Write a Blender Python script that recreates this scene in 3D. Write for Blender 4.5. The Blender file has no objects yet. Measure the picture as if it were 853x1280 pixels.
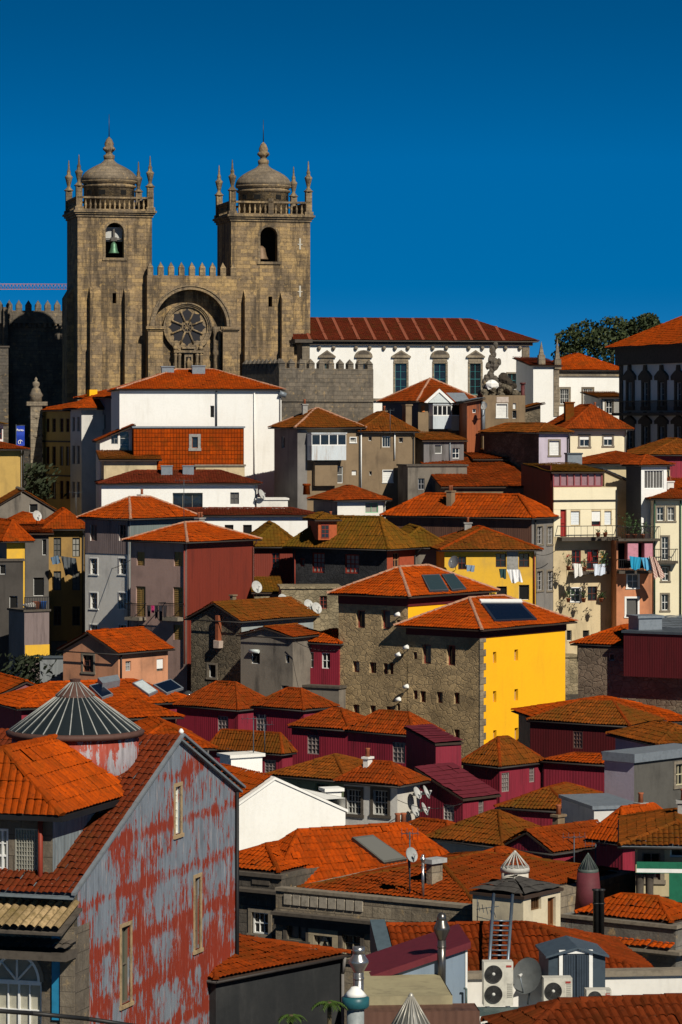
SKYSAT, SKYHUE, SKYVAL, EXPO = 1.5, .497, 2.2, 0.10
import bpy, math, random
from mathutils import Vector, Matrix
random.seed(7)
F, CX, HY = 4000.0, 426.5, 530.0      # focal length, centre column and horizon row, all in photograph pixels
R = math.radians
sc = bpy.context.scene
COL = sc.collection
SUN_A, SUN_E = R(30.5), R(39)

def P(px, py, Y): return Vector(((px - CX) * Y / F, Y, (HY - py) * Y / F))

GP = [(-400, -28), (120, -27), (170, -25), (200, -22.5), (228, -20.5), (250, -17.5), (262, -12), (282, -7), (300, -2.5), (340, -2), (1e5, -2)]
def ground(x, y):
    for (a, za), (b, zb) in zip(GP, GP[1:]):
        if y <= b:
            t = max(0, (y - a) / (b - a)); return za + (zb - za) * t
    return GP[-1][1]

# ------------------------------------------------------------------ materials
MATS = {}
class NT:
    def __init__(s, m): s.t = m.node_tree; s.n = s.t.nodes; s.l = s.t.links
    def add(s, ty, **kw):
        n = s.n.new(ty)
        for k, v in kw.items():
            if k.startswith('i_'): n.inputs[k[2:].replace('_', ' ')].default_value = v
            else: setattr(n, k, v)
        return n
    def link(s, a, b): s.l.new(a, b)
    def math(s, op, a, b=None, c=None, clamp=False):
        n = s.n.new('ShaderNodeMath'); n.operation = op; n.use_clamp = clamp
        for i, v in enumerate((a, b, c)):
            if v is None: continue
            if isinstance(v, (int, float)): n.inputs[i].default_value = v
            else: s.l.new(v, n.inputs[i])
        return n.outputs[0]
    def mix(s, fac, a, b, mode='MIX'):
        n = s.n.new('ShaderNodeMix'); n.data_type = 'RGBA'; n.blend_type = mode
        for sock, v in ((n.inputs[0], fac), (n.inputs[6], a), (n.inputs[7], b)):
            if isinstance(v, (int, float)): sock.default_value = v
            elif isinstance(v, tuple): sock.default_value = (v[0], v[1], v[2], 1)
            else: s.l.new(v, sock)
        return n.outputs[2]
    def noise(s, vec, scale, detail=4, rough=.55, mscale=None):
        if mscale:
            mp = s.n.new('ShaderNodeMapping'); mp.inputs['Scale'].default_value = mscale; s.l.new(vec, mp.inputs[0]); vec = mp.outputs[0]
        n = s.n.new('ShaderNodeTexNoise'); n.inputs['Scale'].default_value = scale; n.inputs['Detail'].default_value = detail; n.inputs['Roughness'].default_value = rough
        s.l.new(vec, n.inputs['Vector']); return n.outputs['Fac']
    def ramp(s, fac, a, b):
        n = s.n.new('ShaderNodeMapRange'); n.inputs[1].default_value = a; n.inputs[2].default_value = b; n.interpolation_type = 'SMOOTHSTEP'
        s.l.new(fac, n.inputs[0]); return n.outputs[0]

def newmat(key):
    m = bpy.data.materials.new(key); m.use_nodes = True; t = NT(m)
    b = t.n['Principled BSDF']; b.inputs['Roughness'].default_value = .85
    b.inputs['Specular IOR Level'].default_value = .25
    MATS[key] = m; return m, t, b
def bump(t, b, h, strength, dist):
    n = t.n.new('ShaderNodeBump'); n.inputs['Strength'].default_value = strength; n.inputs['Distance'].default_value = dist
    t.link(h, n.inputs['Height']); t.link(n.outputs[0], b.inputs['Normal']); return n
def scal(c, k): return tuple(min(1, x * k) for x in c)
def mixc(a, b, t): return tuple(x * (1 - t) + y * t for x, y in zip(a, b))
def objvec(t):
    # world-anchored coordinates with a per-object offset so that copies never repeat a pattern
    tc = t.add('ShaderNodeNewGeometry'); return tc.outputs['Position']
def uvvec(t): return t.add('ShaderNodeUVMap').outputs[0]

def tile(col=(.46, .10, .018), dark=(.13, .035, .012), moss=.25, mosscol=(.10, .055, .012), name=None, lich=.25, rows=0):
    key = name or 'roof_tiles_%s_%s_%s_%s_%s' % (col, dark, moss, mosscol, lich)
    if key in MATS: return MATS[key]
    m, t, b = newmat(key)
    uv, ob = uvvec(t), objvec(t)
    fl = t.n.new('ShaderNodeVectorMath'); fl.operation = 'FLOOR'; t.link(uv, fl.inputs[0])
    wn = t.n.new('ShaderNodeTexWhiteNoise'); wn.noise_dimensions = '2D'; t.link(fl.outputs[0], wn.inputs['Vector'])
    big = t.noise(ob, .35, 5, .6)
    fine = t.noise(ob, 3.2, 5, .7)
    c = t.mix(t.ramp(wn.outputs[0], .0, 1.0), mixc(col, dark, .45), scal(col, 1.15))
    c = t.mix(t.ramp(big, .38, .68), c, mixc(col, dark, .45))
    mm = t.ramp(t.math('ADD', t.math('MULTIPLY', big, .55), t.math('MULTIPLY', fine, .6)), .78 - moss * .45, .92 - moss * .35)
    c = t.mix(mm, c, mosscol)
    fn = t.noise(ob, 9, 4, .75)
    c = t.mix(t.ramp(fn, .50 - moss * .08, .72), c, dark)
    md = t.noise(ob, 1.3, 5, .7); c = t.mix(t.math('MULTIPLY', t.ramp(md, .5, .68), .55), c, scal(col, .5))
    lf = t.noise(ob, 14, 2, .6)
    c = t.mix(t.math('MULTIPLY', t.ramp(lf, .68, .74), lich), c, (.40, .30, .2))
    oi = t.n.new('ShaderNodeObjectInfo')
    pa = t.noise(ob, .9, 6, .75); c = t.mix(t.math('MULTIPLY', t.ramp(pa, .5, .62), t.math('ADD', .25, t.math('MULTIPLY', oi.outputs['Random'], .5))), c, mixc(mosscol, dark, .5))
    c = t.mix(t.math('MULTIPLY', t.ramp(oi.outputs['Random'], .35, 1.0), .38), c, mixc(scal(col, .45), dark, .35))
    stx = t.noise(uv, .5, 5, .75, (1, .12, 1)); c = t.mix(t.math('MULTIPLY', t.ramp(stx, .5, .66), .45), c, dark)
    t.link(c, b.inputs['Base Color'])
    b.inputs['Specular IOR Level'].default_value = .03
    bump(t, b, t.math('ADD', t.math('MULTIPLY', wn.outputs[0], .4), fn), .5, .03)
    return m

def plaster(col, stain=.3, dirt=None, streak=.5, name=None, rough=.9):
    key = name or 'plaster_%s_%s_%s_%s' % (col, stain, dirt, streak)
    if key in MATS: return MATS[key]
    m, t, b = newmat(key); ob = objvec(t)
    dirt = dirt or scal(col, .35)
    big = t.noise(ob, .45, 6, .62); st = t.noise(ob, 1.6, 5, .65, (1, 1, .16)); fine = t.noise(ob, 7, 5, .7)
    c = t.mix(t.math('MULTIPLY', t.ramp(big, .42, .75), min(1, stain * 1.1)), col, dirt)
    c = t.mix(t.math('MULTIPLY', t.ramp(st, .5, .76), min(1, stain * 1.4 * streak * 1.6)), c, dirt)
    c = t.mix(t.math('MULTIPLY', t.ramp(fine, .4, .8), .22 + stain * .3), c, scal(col, .72))
    t.link(c, b.inputs['Base Color']); b.inputs['Roughness'].default_value = rough
    bump(t, b, t.math('ADD', fine, t.math('MULTIPLY', big, 1.2)), .25, .015 if col[0] > .7 else .03)
    return m

def corr(col, stain=.3, dirt=None, pitch=.10, paint=None, amt=0, name=None, rough=.6):
    """corrugated sheet cladding; paint = colour of flaking patches"""
    key = name or 'corrugated_%s_%s_%s_%s_%s_%s' % (col, stain, dirt, pitch, paint, amt)
    if key in MATS: return MATS[key]
    m, t, b = newmat(key); uv, ob = uvvec(t), objvec(t); dirt = dirt or scal(col, .4)
    st = t.noise(ob, 2.2, 6, .7, (1, 1, .12)); big = t.noise(ob, .5, 4, .6); fine = t.noise(ob, 8, 4, .7, (1, 1, .4))
    c = t.mix(t.math('MULTIPLY', t.ramp(st, .45, .75), stain * 1.6, clamp=True), col, dirt)
    c = t.mix(t.math('MULTIPLY', t.ramp(fine, .5, .8), .35), c, scal(col, .6))
    if paint:
        # flaking in sheet-high bands: a coarse band along the height plus vertical runs
        sep = t.n.new('ShaderNodeSeparateXYZ'); t.link(uv, sep.inputs[0])
        seam = t.ramp(t.math('PINGPONG', t.math('ADD', sep.outputs[1], t.math('MULTIPLY', t.noise(ob, 1.6, 6, .7), .45)), .62), .02, .24)
        hi = t.noise(ob, 13, 6, .75, (1, 1, .09)); mid = t.noise(ob, 4.2, 8, .75, (1, 1, .38)); big_ = t.noise(ob, .5, 3, .5)
        hgt = t.math('MULTIPLY', t.math('SUBTRACT', sep.outputs[1], 15.5), .020)
        v = t.math('ADD', hgt, t.math('ADD', t.math('ADD', t.math('MULTIPLY', hi, .6), t.math('MULTIPLY', mid, .75)), t.math('ADD', t.math('MULTIPLY', seam, .10), t.math('MULTIPLY', big_, .62))))
        pm = t.ramp(v, 1.035 - amt, 1.065 - amt)
        pc = t.mix(t.ramp(t.noise(ob, 5, 4, .7, (1, 1, .2)), .4, .75), paint, scal(paint, .62))
        c = t.mix(pm, c, pc)
        wh = t.noise(ob, 9, 3, .7, (1, 1, .1))
        c = t.mix(t.math('MULTIPLY', t.ramp(wh, .60, .68), .5), c, (.5, .42, .4))
    t.link(c, b.inputs['Base Color']); b.inputs['Roughness'].default_value = rough
    sp = t.n.new('ShaderNodeSeparateXYZ'); t.link(uv, sp.inputs[0])
    w = t.math('SINE', t.math('MULTIPLY', sp.outputs[0], 2 * math.pi / pitch))
    bump(t, b, w, .35, pitch * .06)
    return m

def rubble(col=(.30, .25, .16), col2=(.20, .16, .10), mortar=(.10, .08, .055), size=.55, depth=.05, name=None, flat=1.5):
    key = name or 'rubble_stone_%s_%s_%s_%s' % (col, col2, mortar, size)
    if key in MATS: return MATS[key]
    m, t, b = newmat(key); uv, ob = uvvec(t), objvec(t)
    mp = t.n.new('ShaderNodeMapping'); mp.inputs['Scale'].default_value = (1, flat, 1); t.link(uv, mp.inputs[0])
    wob = t.n.new('ShaderNodeTexNoise'); wob.inputs['Scale'].default_value = 1.3; t.link(mp.outputs[0], wob.inputs['Vector'])
    vm = t.n.new('ShaderNodeVectorMath'); vm.operation = 'MULTIPLY_ADD'; t.link(wob.outputs['Color'], vm.inputs[0]); vm.inputs[1].default_value = (.5, .5, 0); t.link(mp.outputs[0], vm.inputs[2])
    vo = t.n.new('ShaderNodeTexVoronoi'); vo.inputs['Scale'].default_value = 1 / size; vo.feature = 'F1'; t.link(vm.outputs[0], vo.inputs['Vector'])
    ve = t.n.new('ShaderNodeTexVoronoi'); ve.inputs['Scale'].default_value = 1 / size; ve.feature = 'DISTANCE_TO_EDGE'; t.link(vm.outputs[0], ve.inputs['Vector'])
    sp = t.n.new('ShaderNodeSeparateColor'); t.link(vo.outputs['Color'], sp.inputs[0])
    c = t.mix(sp.outputs[0], col, col2)
    c = t.mix(t.ramp(t.noise(ob, .5, 5, .65), .4, .72), c, scal(col2, .6))
    c = t.mix(t.ramp(t.noise(ob, 7, 5, .75), .45, .8), c, scal(col2, .55))
    e = t.ramp(ve.outputs['Distance'], .0, .09)
    c = t.mix(t.math('MULTIPLY', t.math('SUBTRACT', 1, e), .55), c, mortar)
    t.link(c, b.inputs['Base Color'])
    bump(t, b, t.math('ADD', t.math('MULTIPLY', e, .6), t.math('MULTIPLY', t.noise(ob, 5, 5, .75), 1.2)), .8, depth)
    return m

def ashlar(col=(.36, .28, .17), col2=(.24, .18, .11), mortar=(.15, .12, .08), w=.85, h=.42, weather=.5, name=None, wcol=(.07, .06, .05)):
    key = name or 'cut_stone_%s_%s_%s_%s' % (col, col2, w, weather)
    if key in MATS: return MATS[key]
    m, t, b = newmat(key); uv, ob = uvvec(t), objvec(t)
    br = t.n.new('ShaderNodeTexBrick'); t.link(uv, br.inputs['Vector'])
    br.inputs['Scale'].default_value = 1; br.inputs['Brick Width'].default_value = w; br.inputs['Row Height'].default_value = h
    br.inputs['Mortar Size'].default_value = .012; br.inputs['Mortar Smooth'].default_value = .3
    br.inputs['Color1'].default_value = (*col, 1); br.inputs['Color2'].default_value = (*col2, 1); br.inputs['Mortar'].default_value = (*mortar, 1)
    br.offset = .43; br.squash = 1.25; br.squash_frequency = 3
    c = t.mix(t.ramp(t.noise(ob, .33, 6, .66), .42, .66), br.outputs['Color'], mixc(col2, wcol, .5))
    c = t.mix(t.math('MULTIPLY', t.ramp(t.noise(ob, 1.1, 6, .75), .5, .62), .55), c, scal(col2, .5))
    c = t.mix(t.math('MULTIPLY', t.ramp(t.noise(ob, 1.3, 6, .7, (1, 1, .2)), .48, .74), weather), c, wcol)
    c = t.mix(t.math('MULTIPLY', t.ramp(t.noise(ob, 5, 5, .75), .42, .75), .5), c, scal(col2, .55))
    c = t.mix(t.math('MULTIPLY', t.ramp(t.noise(ob, 2.4, 4, .75), .56, .72), .5), c, (.50, .34, .15))
    t.link(c, b.inputs['Base Color'])
    bump(t, b, t.math('ADD', t.math('MULTIPLY', br.outputs['Fac'], -.7), t.noise(ob, 4, 5, .75)), .7, .05)
    return m

def simple(col, rough=.6, metal=0.0, var=.25, name=None, spec=.3):
    key = name or 'painted_%s_%s_%s' % (col, rough, metal)
    if key in MATS: return MATS[key]
    m, t, b = newmat(key); ob = objvec(t)
    n = t.noise(ob, 5, 4, .7)
    c = t.mix(t.math('MULTIPLY', t.ramp(n, .4, .75), min(1, var * 2)), col, scal(col, .5)); t.link(c, b.inputs['Base Color'])
    b.inputs['Roughness'].default_value = rough; b.inputs['Metallic'].default_value = metal; b.inputs['Specular IOR Level'].default_value = spec
    return m

def glassmat(col=(.012, .014, .017), rough=.12, name='window_glass'):
    if name in MATS: return MATS[name]
    m, t, b = newmat(name); b.inputs['Base Color'].default_value = (*col, 1); b.inputs['Roughness'].default_value = rough
    b.inputs['Specular IOR Level'].default_value = .5
    bump(t, b, t.noise(objvec(t), 1.2, 2), .25, .05)
    return m

# ------------------------------------------------------------------ mesh builder
class MB:
    def __init__(s): s.v = []; s.f = []; s.uv = []; s.m = []; s.sm = []
    def face(s, pts, uv=None, mi=0, smooth=False):
        b = len(s.v); s.v += [tuple(p) for p in pts]; s.f.append(tuple(range(b, b + len(pts))))
        if uv is None:
            n = Vector((0, 0, 0)); pv = [Vector(p) for p in pts]
            for i in range(1, len(pv) - 1): n += (pv[i] - pv[0]).cross(pv[i + 1] - pv[0])
            if n.length < 1e-12: n = Vector((0, 0, 1))
            n.normalize()
            if abs(n.z) > .75: uv = [(p[0], p[1]) for p in pv]
            else:
                tx, ty = -n.y, n.x; l = math.hypot(tx, ty) or 1; tx /= l; ty /= l
                uv = [(p[0] * tx + p[1] * ty, p[2]) for p in pv]
        s.uv += list(uv); s.m.append(mi); s.sm.append(smooth); return s
    def box(s, x0, x1, y0, y1, z0, z1, mi=0, M=None, skip=''):
        c = [Vector((x, y, z)) for z in (z0, z1) for y in (y0, y1) for x in (x0, x1)]
        if M: c = [M @ p for p in c]
        for k, q in (('b', (0, 2, 3, 1)), ('t', (4, 5, 7, 6)), ('f', (0, 1, 5, 4)), ('k', (3, 2, 6, 7)), ('l', (2, 0, 4, 6)), ('r', (1, 3, 7, 5))):
            if k not in skip: s.face([c[i] for i in q], None, mi)
        return s
    def prism(s, poly, d, mi=0, M=None):
        """poly: 3D points of a planar face, extruded by vector d"""
        d = Vector(d); a = [Vector(p) for p in poly]; b2 = [p + d for p in a]
        if M: a = [M @ p for p in a]; b2 = [M @ p for p in b2]
        s.face(a, None, mi); s.face(b2[::-1], None, mi)
        for i in range(len(a)):
            j = (i + 1) % len(a); s.face([a[j], a[i], b2[i], b2[j]], None, mi)
        return s
    def tube(s, p0, p1, r0, r1=None, n=8, mi=0, caps=True, smooth=True):
        p0, p1 = Vector(p0), Vector(p1); r1 = r0 if r1 is None else r1
        ax = (p1 - p0); L = ax.length
        if L < 1e-6: return s
        ax.normalize(); t = ax.orthogonal().normalized(); bt = ax.cross(t)
        ra = [p0 + (t * math.cos(a) + bt * math.sin(a)) * r0 for a in [2 * math.pi * i / n for i in range(n)]]
        rb = [p1 + (t * math.cos(a) + bt * math.sin(a)) * r1 for a in [2 * math.pi * i / n for i in range(n)]]
        for i in range(n):
            j = (i + 1) % n
            s.face([ra[i], ra[j], rb[j], rb[i]], [(i * .1, 0), (i * .1 + .1, 0), (i * .1 + .1, L), (i * .1, L)], mi, smooth)
        if caps:
            s.face(ra[::-1], None, mi); s.face(rb, None, mi)
        return s
    def path(s, pts, r, n=6, mi=0):
        for a, b in zip(pts, pts[1:]): s.tube(a, b, r, n=n, mi=mi)
        return s
    def lathe(s, prof, c=(0, 0, 0), n=24, mi=0, smooth=True, a0=0, sq=False, closed=True):
        """prof: [(r, z)] bottom to top. sq: 4-sided"""
        c = Vector(c)
        if sq: n = 4; a0 = math.pi / 4
        rings = [[c + Vector((r * math.cos(a0 + 2 * math.pi * i / n), r * math.sin(a0 + 2 * math.pi * i / n), z)) for i in range(n)] for r, z in prof]
        rm = max(r for r, z in prof)
        for k in range(len(prof) - 1):
            for i in range(n):
                j = (i + 1) % n
                q = [rings[k][i], rings[k][j], rings[k + 1][j], rings[k + 1][i]]
                u0, u1 = 2 * math.pi * rm * i / n, 2 * math.pi * rm * (i + 1) / n
                uv = [(u0, prof[k][1]), (u1, prof[k][1]), (u1, prof[k + 1][1]), (u0, prof[k + 1][1])]
                if prof[k][0] < 1e-5: q = q[1:]; uv = uv[1:]
                elif prof[k + 1][0] < 1e-5: q = q[:3]; uv = uv[:3]
                s.face(q, uv, mi, smooth and not sq)
        if closed and prof[0][0] > 1e-5: s.face(rings[0][::-1], None, mi)
        if closed and prof[-1][0] > 1e-5: s.face(rings[-1], None, mi)
        return s
    def build(s, name, mats, parent=None, merge=False):
        me = bpy.data.meshes.new(name)
        v, f = s.v, s.f
        me.from_pydata(v, [], f)
        ul = me.uv_layers.new(name='UVMap')
        flat = [x for u in s.uv for x in (u[0], u[1])]
        ul.data.foreach_set('uv', flat)
        me.polygons.foreach_set('material_index', s.m)
        me.polygons.foreach_set('use_smooth', s.sm)
        for m in (mats if isinstance(mats, (list, tuple)) else [mats]): me.materials.append(m)
        if merge or any(s.sm):
            import bmesh
            bm = bmesh.new(); bm.from_mesh(me); bmesh.ops.remove_doubles(bm, verts=bm.verts, dist=1e-4); bm.to_mesh(me); bm.free()
        me.update()
        o = bpy.data.objects.new(name, me); COL.objects.link(o)
        if parent: o.parent = parent
        return o

def tag(o, label=None, cat=None, group=None, kind=None):
    if label: o['label'] = label
    if cat: o['category'] = cat
    if group: o['group'] = group
    if kind: o['kind'] = kind
    return o
def empty(name, loc, rz=0, label=None, cat=None, group=None):
    o = bpy.data.objects.new(name, None); COL.objects.link(o); o.location = loc; o.rotation_euler = (0, 0, rz)
    o.empty_display_size = .5
    return tag(o, label, cat, group)
def copy_tree(o, parent=None):
    c = o.copy(); COL.objects.link(c); c.parent = parent
    for ch in [x for x in o.children]: copy_tree(ch, c)
    return c

# ------------------------------------------------------------------ roofs made of real tiles
def clip_half(poly, f):
    out = []
    for i in range(len(poly)):
        a, b = poly[i], poly[(i + 1) % len(poly)]; fa, fb = f(a), f(b)
        if fa >= 0: out.append(a)
        if (fa > 0 and fb < 0) or (fa < 0 and fb > 0):
            t = fa / (fa - fb); out.append(tuple(x + (y - x) * t for x, y in zip(a, b)))
    return out

def tile_plane(mb, poly, e0, e1, p=.20, r=.36, arc=.032, lift=.022, mi=0, K=4, seed=0):
    """cover planar polygon poly (3D) with tile courses; e0->e1 is the eave line direction"""
    poly = [Vector(q) for q in poly]; e0, e1 = Vector(e0), Vector(e1)
    d = (e1 - e0).normalized()
    n = Vector((0, 0, 0))
    for i in range(1, len(poly) - 1): n += (poly[i] - poly[0]).cross(poly[i + 1] - poly[0])
    n.normalize()
    if n.z < 0: n = -n
    g = n.cross(d); 
    if g.z < 0: g = -g
    q2 = [((q - e0).dot(d), (q - e0).dot(g)) for q in poly]
    smin, smax = min(a for a, _ in q2), max(a for a, _ in q2)
    def rng(s_):
        ts = []
        for i in range(len(q2)):
            (a, ta), (b, tb) = q2[i], q2[(i + 1) % len(q2)]
            if abs(a - b) < 1e-9:
                if abs(s_ - a) < 1e-6: ts += [ta, tb]
                continue
            if min(a, b) - 1e-6 <= s_ <= max(a, b) + 1e-6:
                t = (s_ - a) / (b - a); ts.append(ta + (tb - ta) * max(0, min(1, t)))
        return (min(ts), max(ts)) if ts else (0, 0)
    off = seed * 977.0
    i0, i1 = math.floor(smin / p), math.ceil(smax / p)
    rnd = random.Random(seed)
    for i in range(i0, i1):
        ss = [min(max((i + k / K) * p, smin), smax) for k in range(K + 1)]
        hh = [arc * (1 - abs(2 * ((s_ / p - i) - .5)) ** 2.0) for s_ in ss]
        tr = [rng(s_) for s_ in ss]
        tmin, tmax = min(a for a, _ in tr), max(b for _, b in tr)
        if tmax - tmin < 1e-3: continue
        j0, j1 = math.floor(tmin / r), math.ceil(tmax / r)
        for j in range(j0, j1):
            ov = r * .12; jit = rnd.uniform(-.010, .012) + (rnd.random() < .03) * .03
            for k in range(K):
                if ss[k + 1] - ss[k] < 1e-4: continue
                lo = [min(max(j * r - ov, tr[q][0]), tr[q][1]) for q in (k, k + 1)]
                hi = [min(max((j + 1) * r, tr[q][0]), tr[q][1]) for q in (k, k + 1)]
                if hi[0] - lo[0] < 1e-3 and hi[1] - lo[1] < 1e-3: continue
                def pt(s_, t_, h_):
                    lf = lift * (1 - (t_ - j * r) / r)
                    return e0 + d * s_ + g * t_ + n * (.02 + h_ + lf + jit + .035 * (1 + math.sin(s_ * 1.1 + seed) * math.sin(t_ * 1.5 + seed * 2)))
                a, b_, c_, d_ = pt(ss[k], lo[0], hh[k]), pt(ss[k + 1], lo[1], hh[k + 1]), pt(ss[k + 1], hi[1], hh[k + 1]), pt(ss[k], hi[0], hh[k])
                cu, cv = off + i + .5, off + j + .5
                mb.face([a, b_, c_, d_], [(cu - .3, cv - .3), (cu + .3, cv - .3), (cu + .3, cv + .3), (cu - .3, cv + .3)], mi, False)

def ridge_tube(mb, a, b, r=.13, seg=.45, mi=0):
    a, b = Vector(a), Vector(b); L = (b - a).length
    if L < .1: return
    n = max(1, round(L / seg)); d = (b - a).normalized()
    side = d.cross(Vector((0, 0, 1)))
    if side.length < 1e-3: return
    side.normalize(); up = side.cross(d).normalized()
    for k in range(n):
        p0, p1 = a + d * (L * k / n - .03), a + d * (L * (k + 1) / n)
        jr = r * random.uniform(.92, 1.1)
        rows = []
        for p, rr in ((p0, jr * 1.12), (p1, jr * .92)):
            rows.append([p + side * math.cos(t) * rr + up * (math.sin(t) * rr * .95 + .02) for t in [math.pi * q / 5 for q in range(6)]])
        u = random.random() * 500
        for q in range(5):
            mb.face([rows[0][q + 1], rows[0][q], rows[1][q], rows[1][q + 1]], [(u, u)] * 4, mi, False)
        mb.face(rows[0], [(u, u)] * 6, mi, False)
RSEED = [0]
def roof(parent, w, d, z, rise, kind='hip', axis=None, over=.35, mat=None, rmat=None, p=.20, r=.36, ins=None, x0=0, y0=0,
         fascia=None, thick=.08, name='roof', e=None, ridge=True, arc=.032):
    """rectangle [x0, x0+w] x [y0, y0+d] in the parent's frame, eaves at z. kinds: hip gable shed_f (low at front) shed_l (low at left) shed_r shed_k flat.
    e = overhangs (left, right, front, back)"""
    el, er, ef, ek = e or (over,) * 4
    X0, X1, Y0, Y1 = x0 - el, x0 + w + er, y0 - ef, y0 + d + ek
    W, D = X1 - X0, Y1 - Y0
    axis = axis or ('x' if W >= D else 'y')
    z0 = z
    V = Vector
    A, B, C_, D_ = V((X0, Y0, z0)), V((X1, Y0, z0)), V((X1, Y1, z0)), V((X0, Y1, z0))
    planes, ridges, gables = [], [], []
    if kind in ('hip', 'gable', 'halfhip_a', 'halfhip_b'):
        half = (D if axis == 'x' else W) / 2; L = (W if axis == 'x' else D)
        i0 = i1 = min(half * (ins if ins is not None else 1), L / 2 - .01)
        if kind == 'gable': i0 = i1 = 0
        if kind == 'halfhip_a': i1 = 0      # hip at start, gable at the end
        if kind == 'halfhip_b': i0 = 0
        zt = z0 + rise
        if axis == 'x':
            r0, r1 = V((X0 + i0, (Y0 + Y1) / 2, zt)), V((X1 - i1, (Y0 + Y1) / 2, zt))
            planes = [([A, B, r1, r0], A, B), ([C_, D_, r0, r1], C_, D_)]
            planes += [([D_, A, r0], D_, A)] if i0 > 0 else []
            planes += [([B, C_, r1], B, C_)] if i1 > 0 else []
        else:
            r0, r1 = V(((X0 + X1) / 2, Y0 + i0, zt)), V(((X0 + X1) / 2, Y1 - i1, zt))
            planes = [([D_, A, r0, r1], D_, A), ([B, C_, r1, r0], B, C_)]
            planes += [([A, B, r0], A, B)] if i0 > 0 else []
            planes += [([C_, D_, r1], C_, D_)] if i1 > 0 else []
        ridges = [(r0, r1)]
        if axis == 'x':
            ridges += [(A, r0), (D_, r0)] if i0 > 0 else []
            ridges += [(B, r1), (C_, r1)] if i1 > 0 else []
        else:
            ridges += [(A, r0), (B, r0)] if i0 > 0 else []
            ridges += [(C_, r1), (D_, r1)] if i1 > 0 else []
    else:
        up = V((0, 0, rise))
        if kind == 'shed_f': D2, C2 = D_ + up, C_ + up; planes = [([A, B, C2, D2], A, B)]
        elif kind == 'shed_k': A2, B2 = A + up, B + up; planes = [([A2, B2, C_, D_], C_, D_)]
        elif kind == 'shed_l': B2, C2 = B + up, C_ + up; planes = [([A, B2, C2, D_], D_, A)]
        elif kind == 'shed_r': A2, D2 = A + up, D_ + up; planes = [([A2, B, C_, D2], B, C_)]
    mb = MB(); RSEED[0] += 1
    # the solid deck under the tiles
    for poly, ea, eb in planes:
        pv = [q + V((0, 0, 0)) for q in poly]
        mb.face(pv, [(.5, .5)] * len(pv), 1)
        lo = [q - V((0, 0, thick)) for q in poly]
        mb.face(lo[::-1], None, 1)
        for i in range(len(pv)):
            j = (i + 1) % len(pv)
            mb.face([lo[i], lo[j], pv[j], pv[i]], None, 1)
    for k, (poly, ea, eb) in enumerate(planes):
        tile_plane(mb, poly, ea, eb, p, r, arc, mi=0, seed=RSEED[0] * 7 + k)
    o = mb.build(name, [mat, fascia or simple((.045, .028, .02), .8)], parent)
    if ridge and ridges and ridges[0]:
        rb = MB()
        for a, b in ridges: ridge_tube(rb, a + V((0, 0, .025)), b + V((0, 0, .025)), r=max(.085, p * .5))
        if rb.v: rb.build('ridge_cap', [rmat or mat], o)
    return o

# ------------------------------------------------------------------ houses
def wall_grid(mb, org, du, nrm, poly, holes, mi=0, rmi=0, rec=.2):
    """poly: convex (s,z); holes: (s0,s1,z0,z1). nrm: outward normal"""
    org, du, nrm = Vector(org), Vector(du), Vector(nrm)
    S = sorted(set([round(p[0], 4) for p in poly] + [round(h[k], 4) for h in holes for k in (0, 1)]))
    Z = sorted(set([round(p[1], 4) for p in poly] + [round(h[k], 4) for h in holes for k in (2, 3)]))
    area = 0
    pc = poly
    cen = (sum(p[0] for p in pc) / len(pc), sum(p[1] for p in pc) / len(pc))
    def P3(s_, z_, d=0): 
        v = org + du * s_ - nrm * d; return Vector((v.x, v.y, v.z + z_))
    flip = du.cross(Vector((0, 0, 1))).dot(nrm) < 0
    for a, b in zip(S, S[1:]):
        if b - a < 1e-4: continue
        run = None
        for c, d in zip(Z, Z[1:]):
            if d - c < 1e-4: continue
            ms, mz = (a + b) / 2, (c + d) / 2
            if any(h[0] - 1e-4 < ms < h[1] + 1e-4 and h[2] - 1e-4 < mz < h[3] + 1e-4 for h in holes): continue
            cell = [(a, c), (b, c), (b, d), (a, d)]
            for i in range(len(pc)):
                p, q = pc[i], pc[(i + 1) % len(pc)]
                ex, ez = q[0] - p[0], q[1] - p[1]
                sg = 1 if ex * (cen[1] - p[1]) - ez * (cen[0] - p[0]) > 0 else -1
                cell = clip_half(cell, lambda w, p=p, ex=ex, ez=ez, sg=sg: sg * (ex * (w[1] - p[1]) - ez * (w[0] - p[0])) + 1e-7)
                if len(cell) < 3: break
            if len(cell) < 3: continue
            pts = [P3(*w) for w in cell]; uv = [(w[0], w[1]) for w in cell]
            if flip: pts.reverse(); uv.reverse()
            mb.face(pts, uv, mi)
    for s0, s1, z0, z1 in holes:
        q = [(s0, z0), (s1, z0), (s1, z1), (s0, z1)]
        for i in range(4):
            a, b = q[i], q[(i + 1) % 4]
            pts = [P3(*a), P3(*b), P3(b[0], b[1], rec), P3(a[0], a[1], rec)]
            if flip: pts.reverse()
            mb.face(pts, None, rmi)

GLASS = glassmat()
WR = random.Random(99)
DARKROOM = simple((.006, .006, .006), .9, name='dark_room', var=0)

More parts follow.
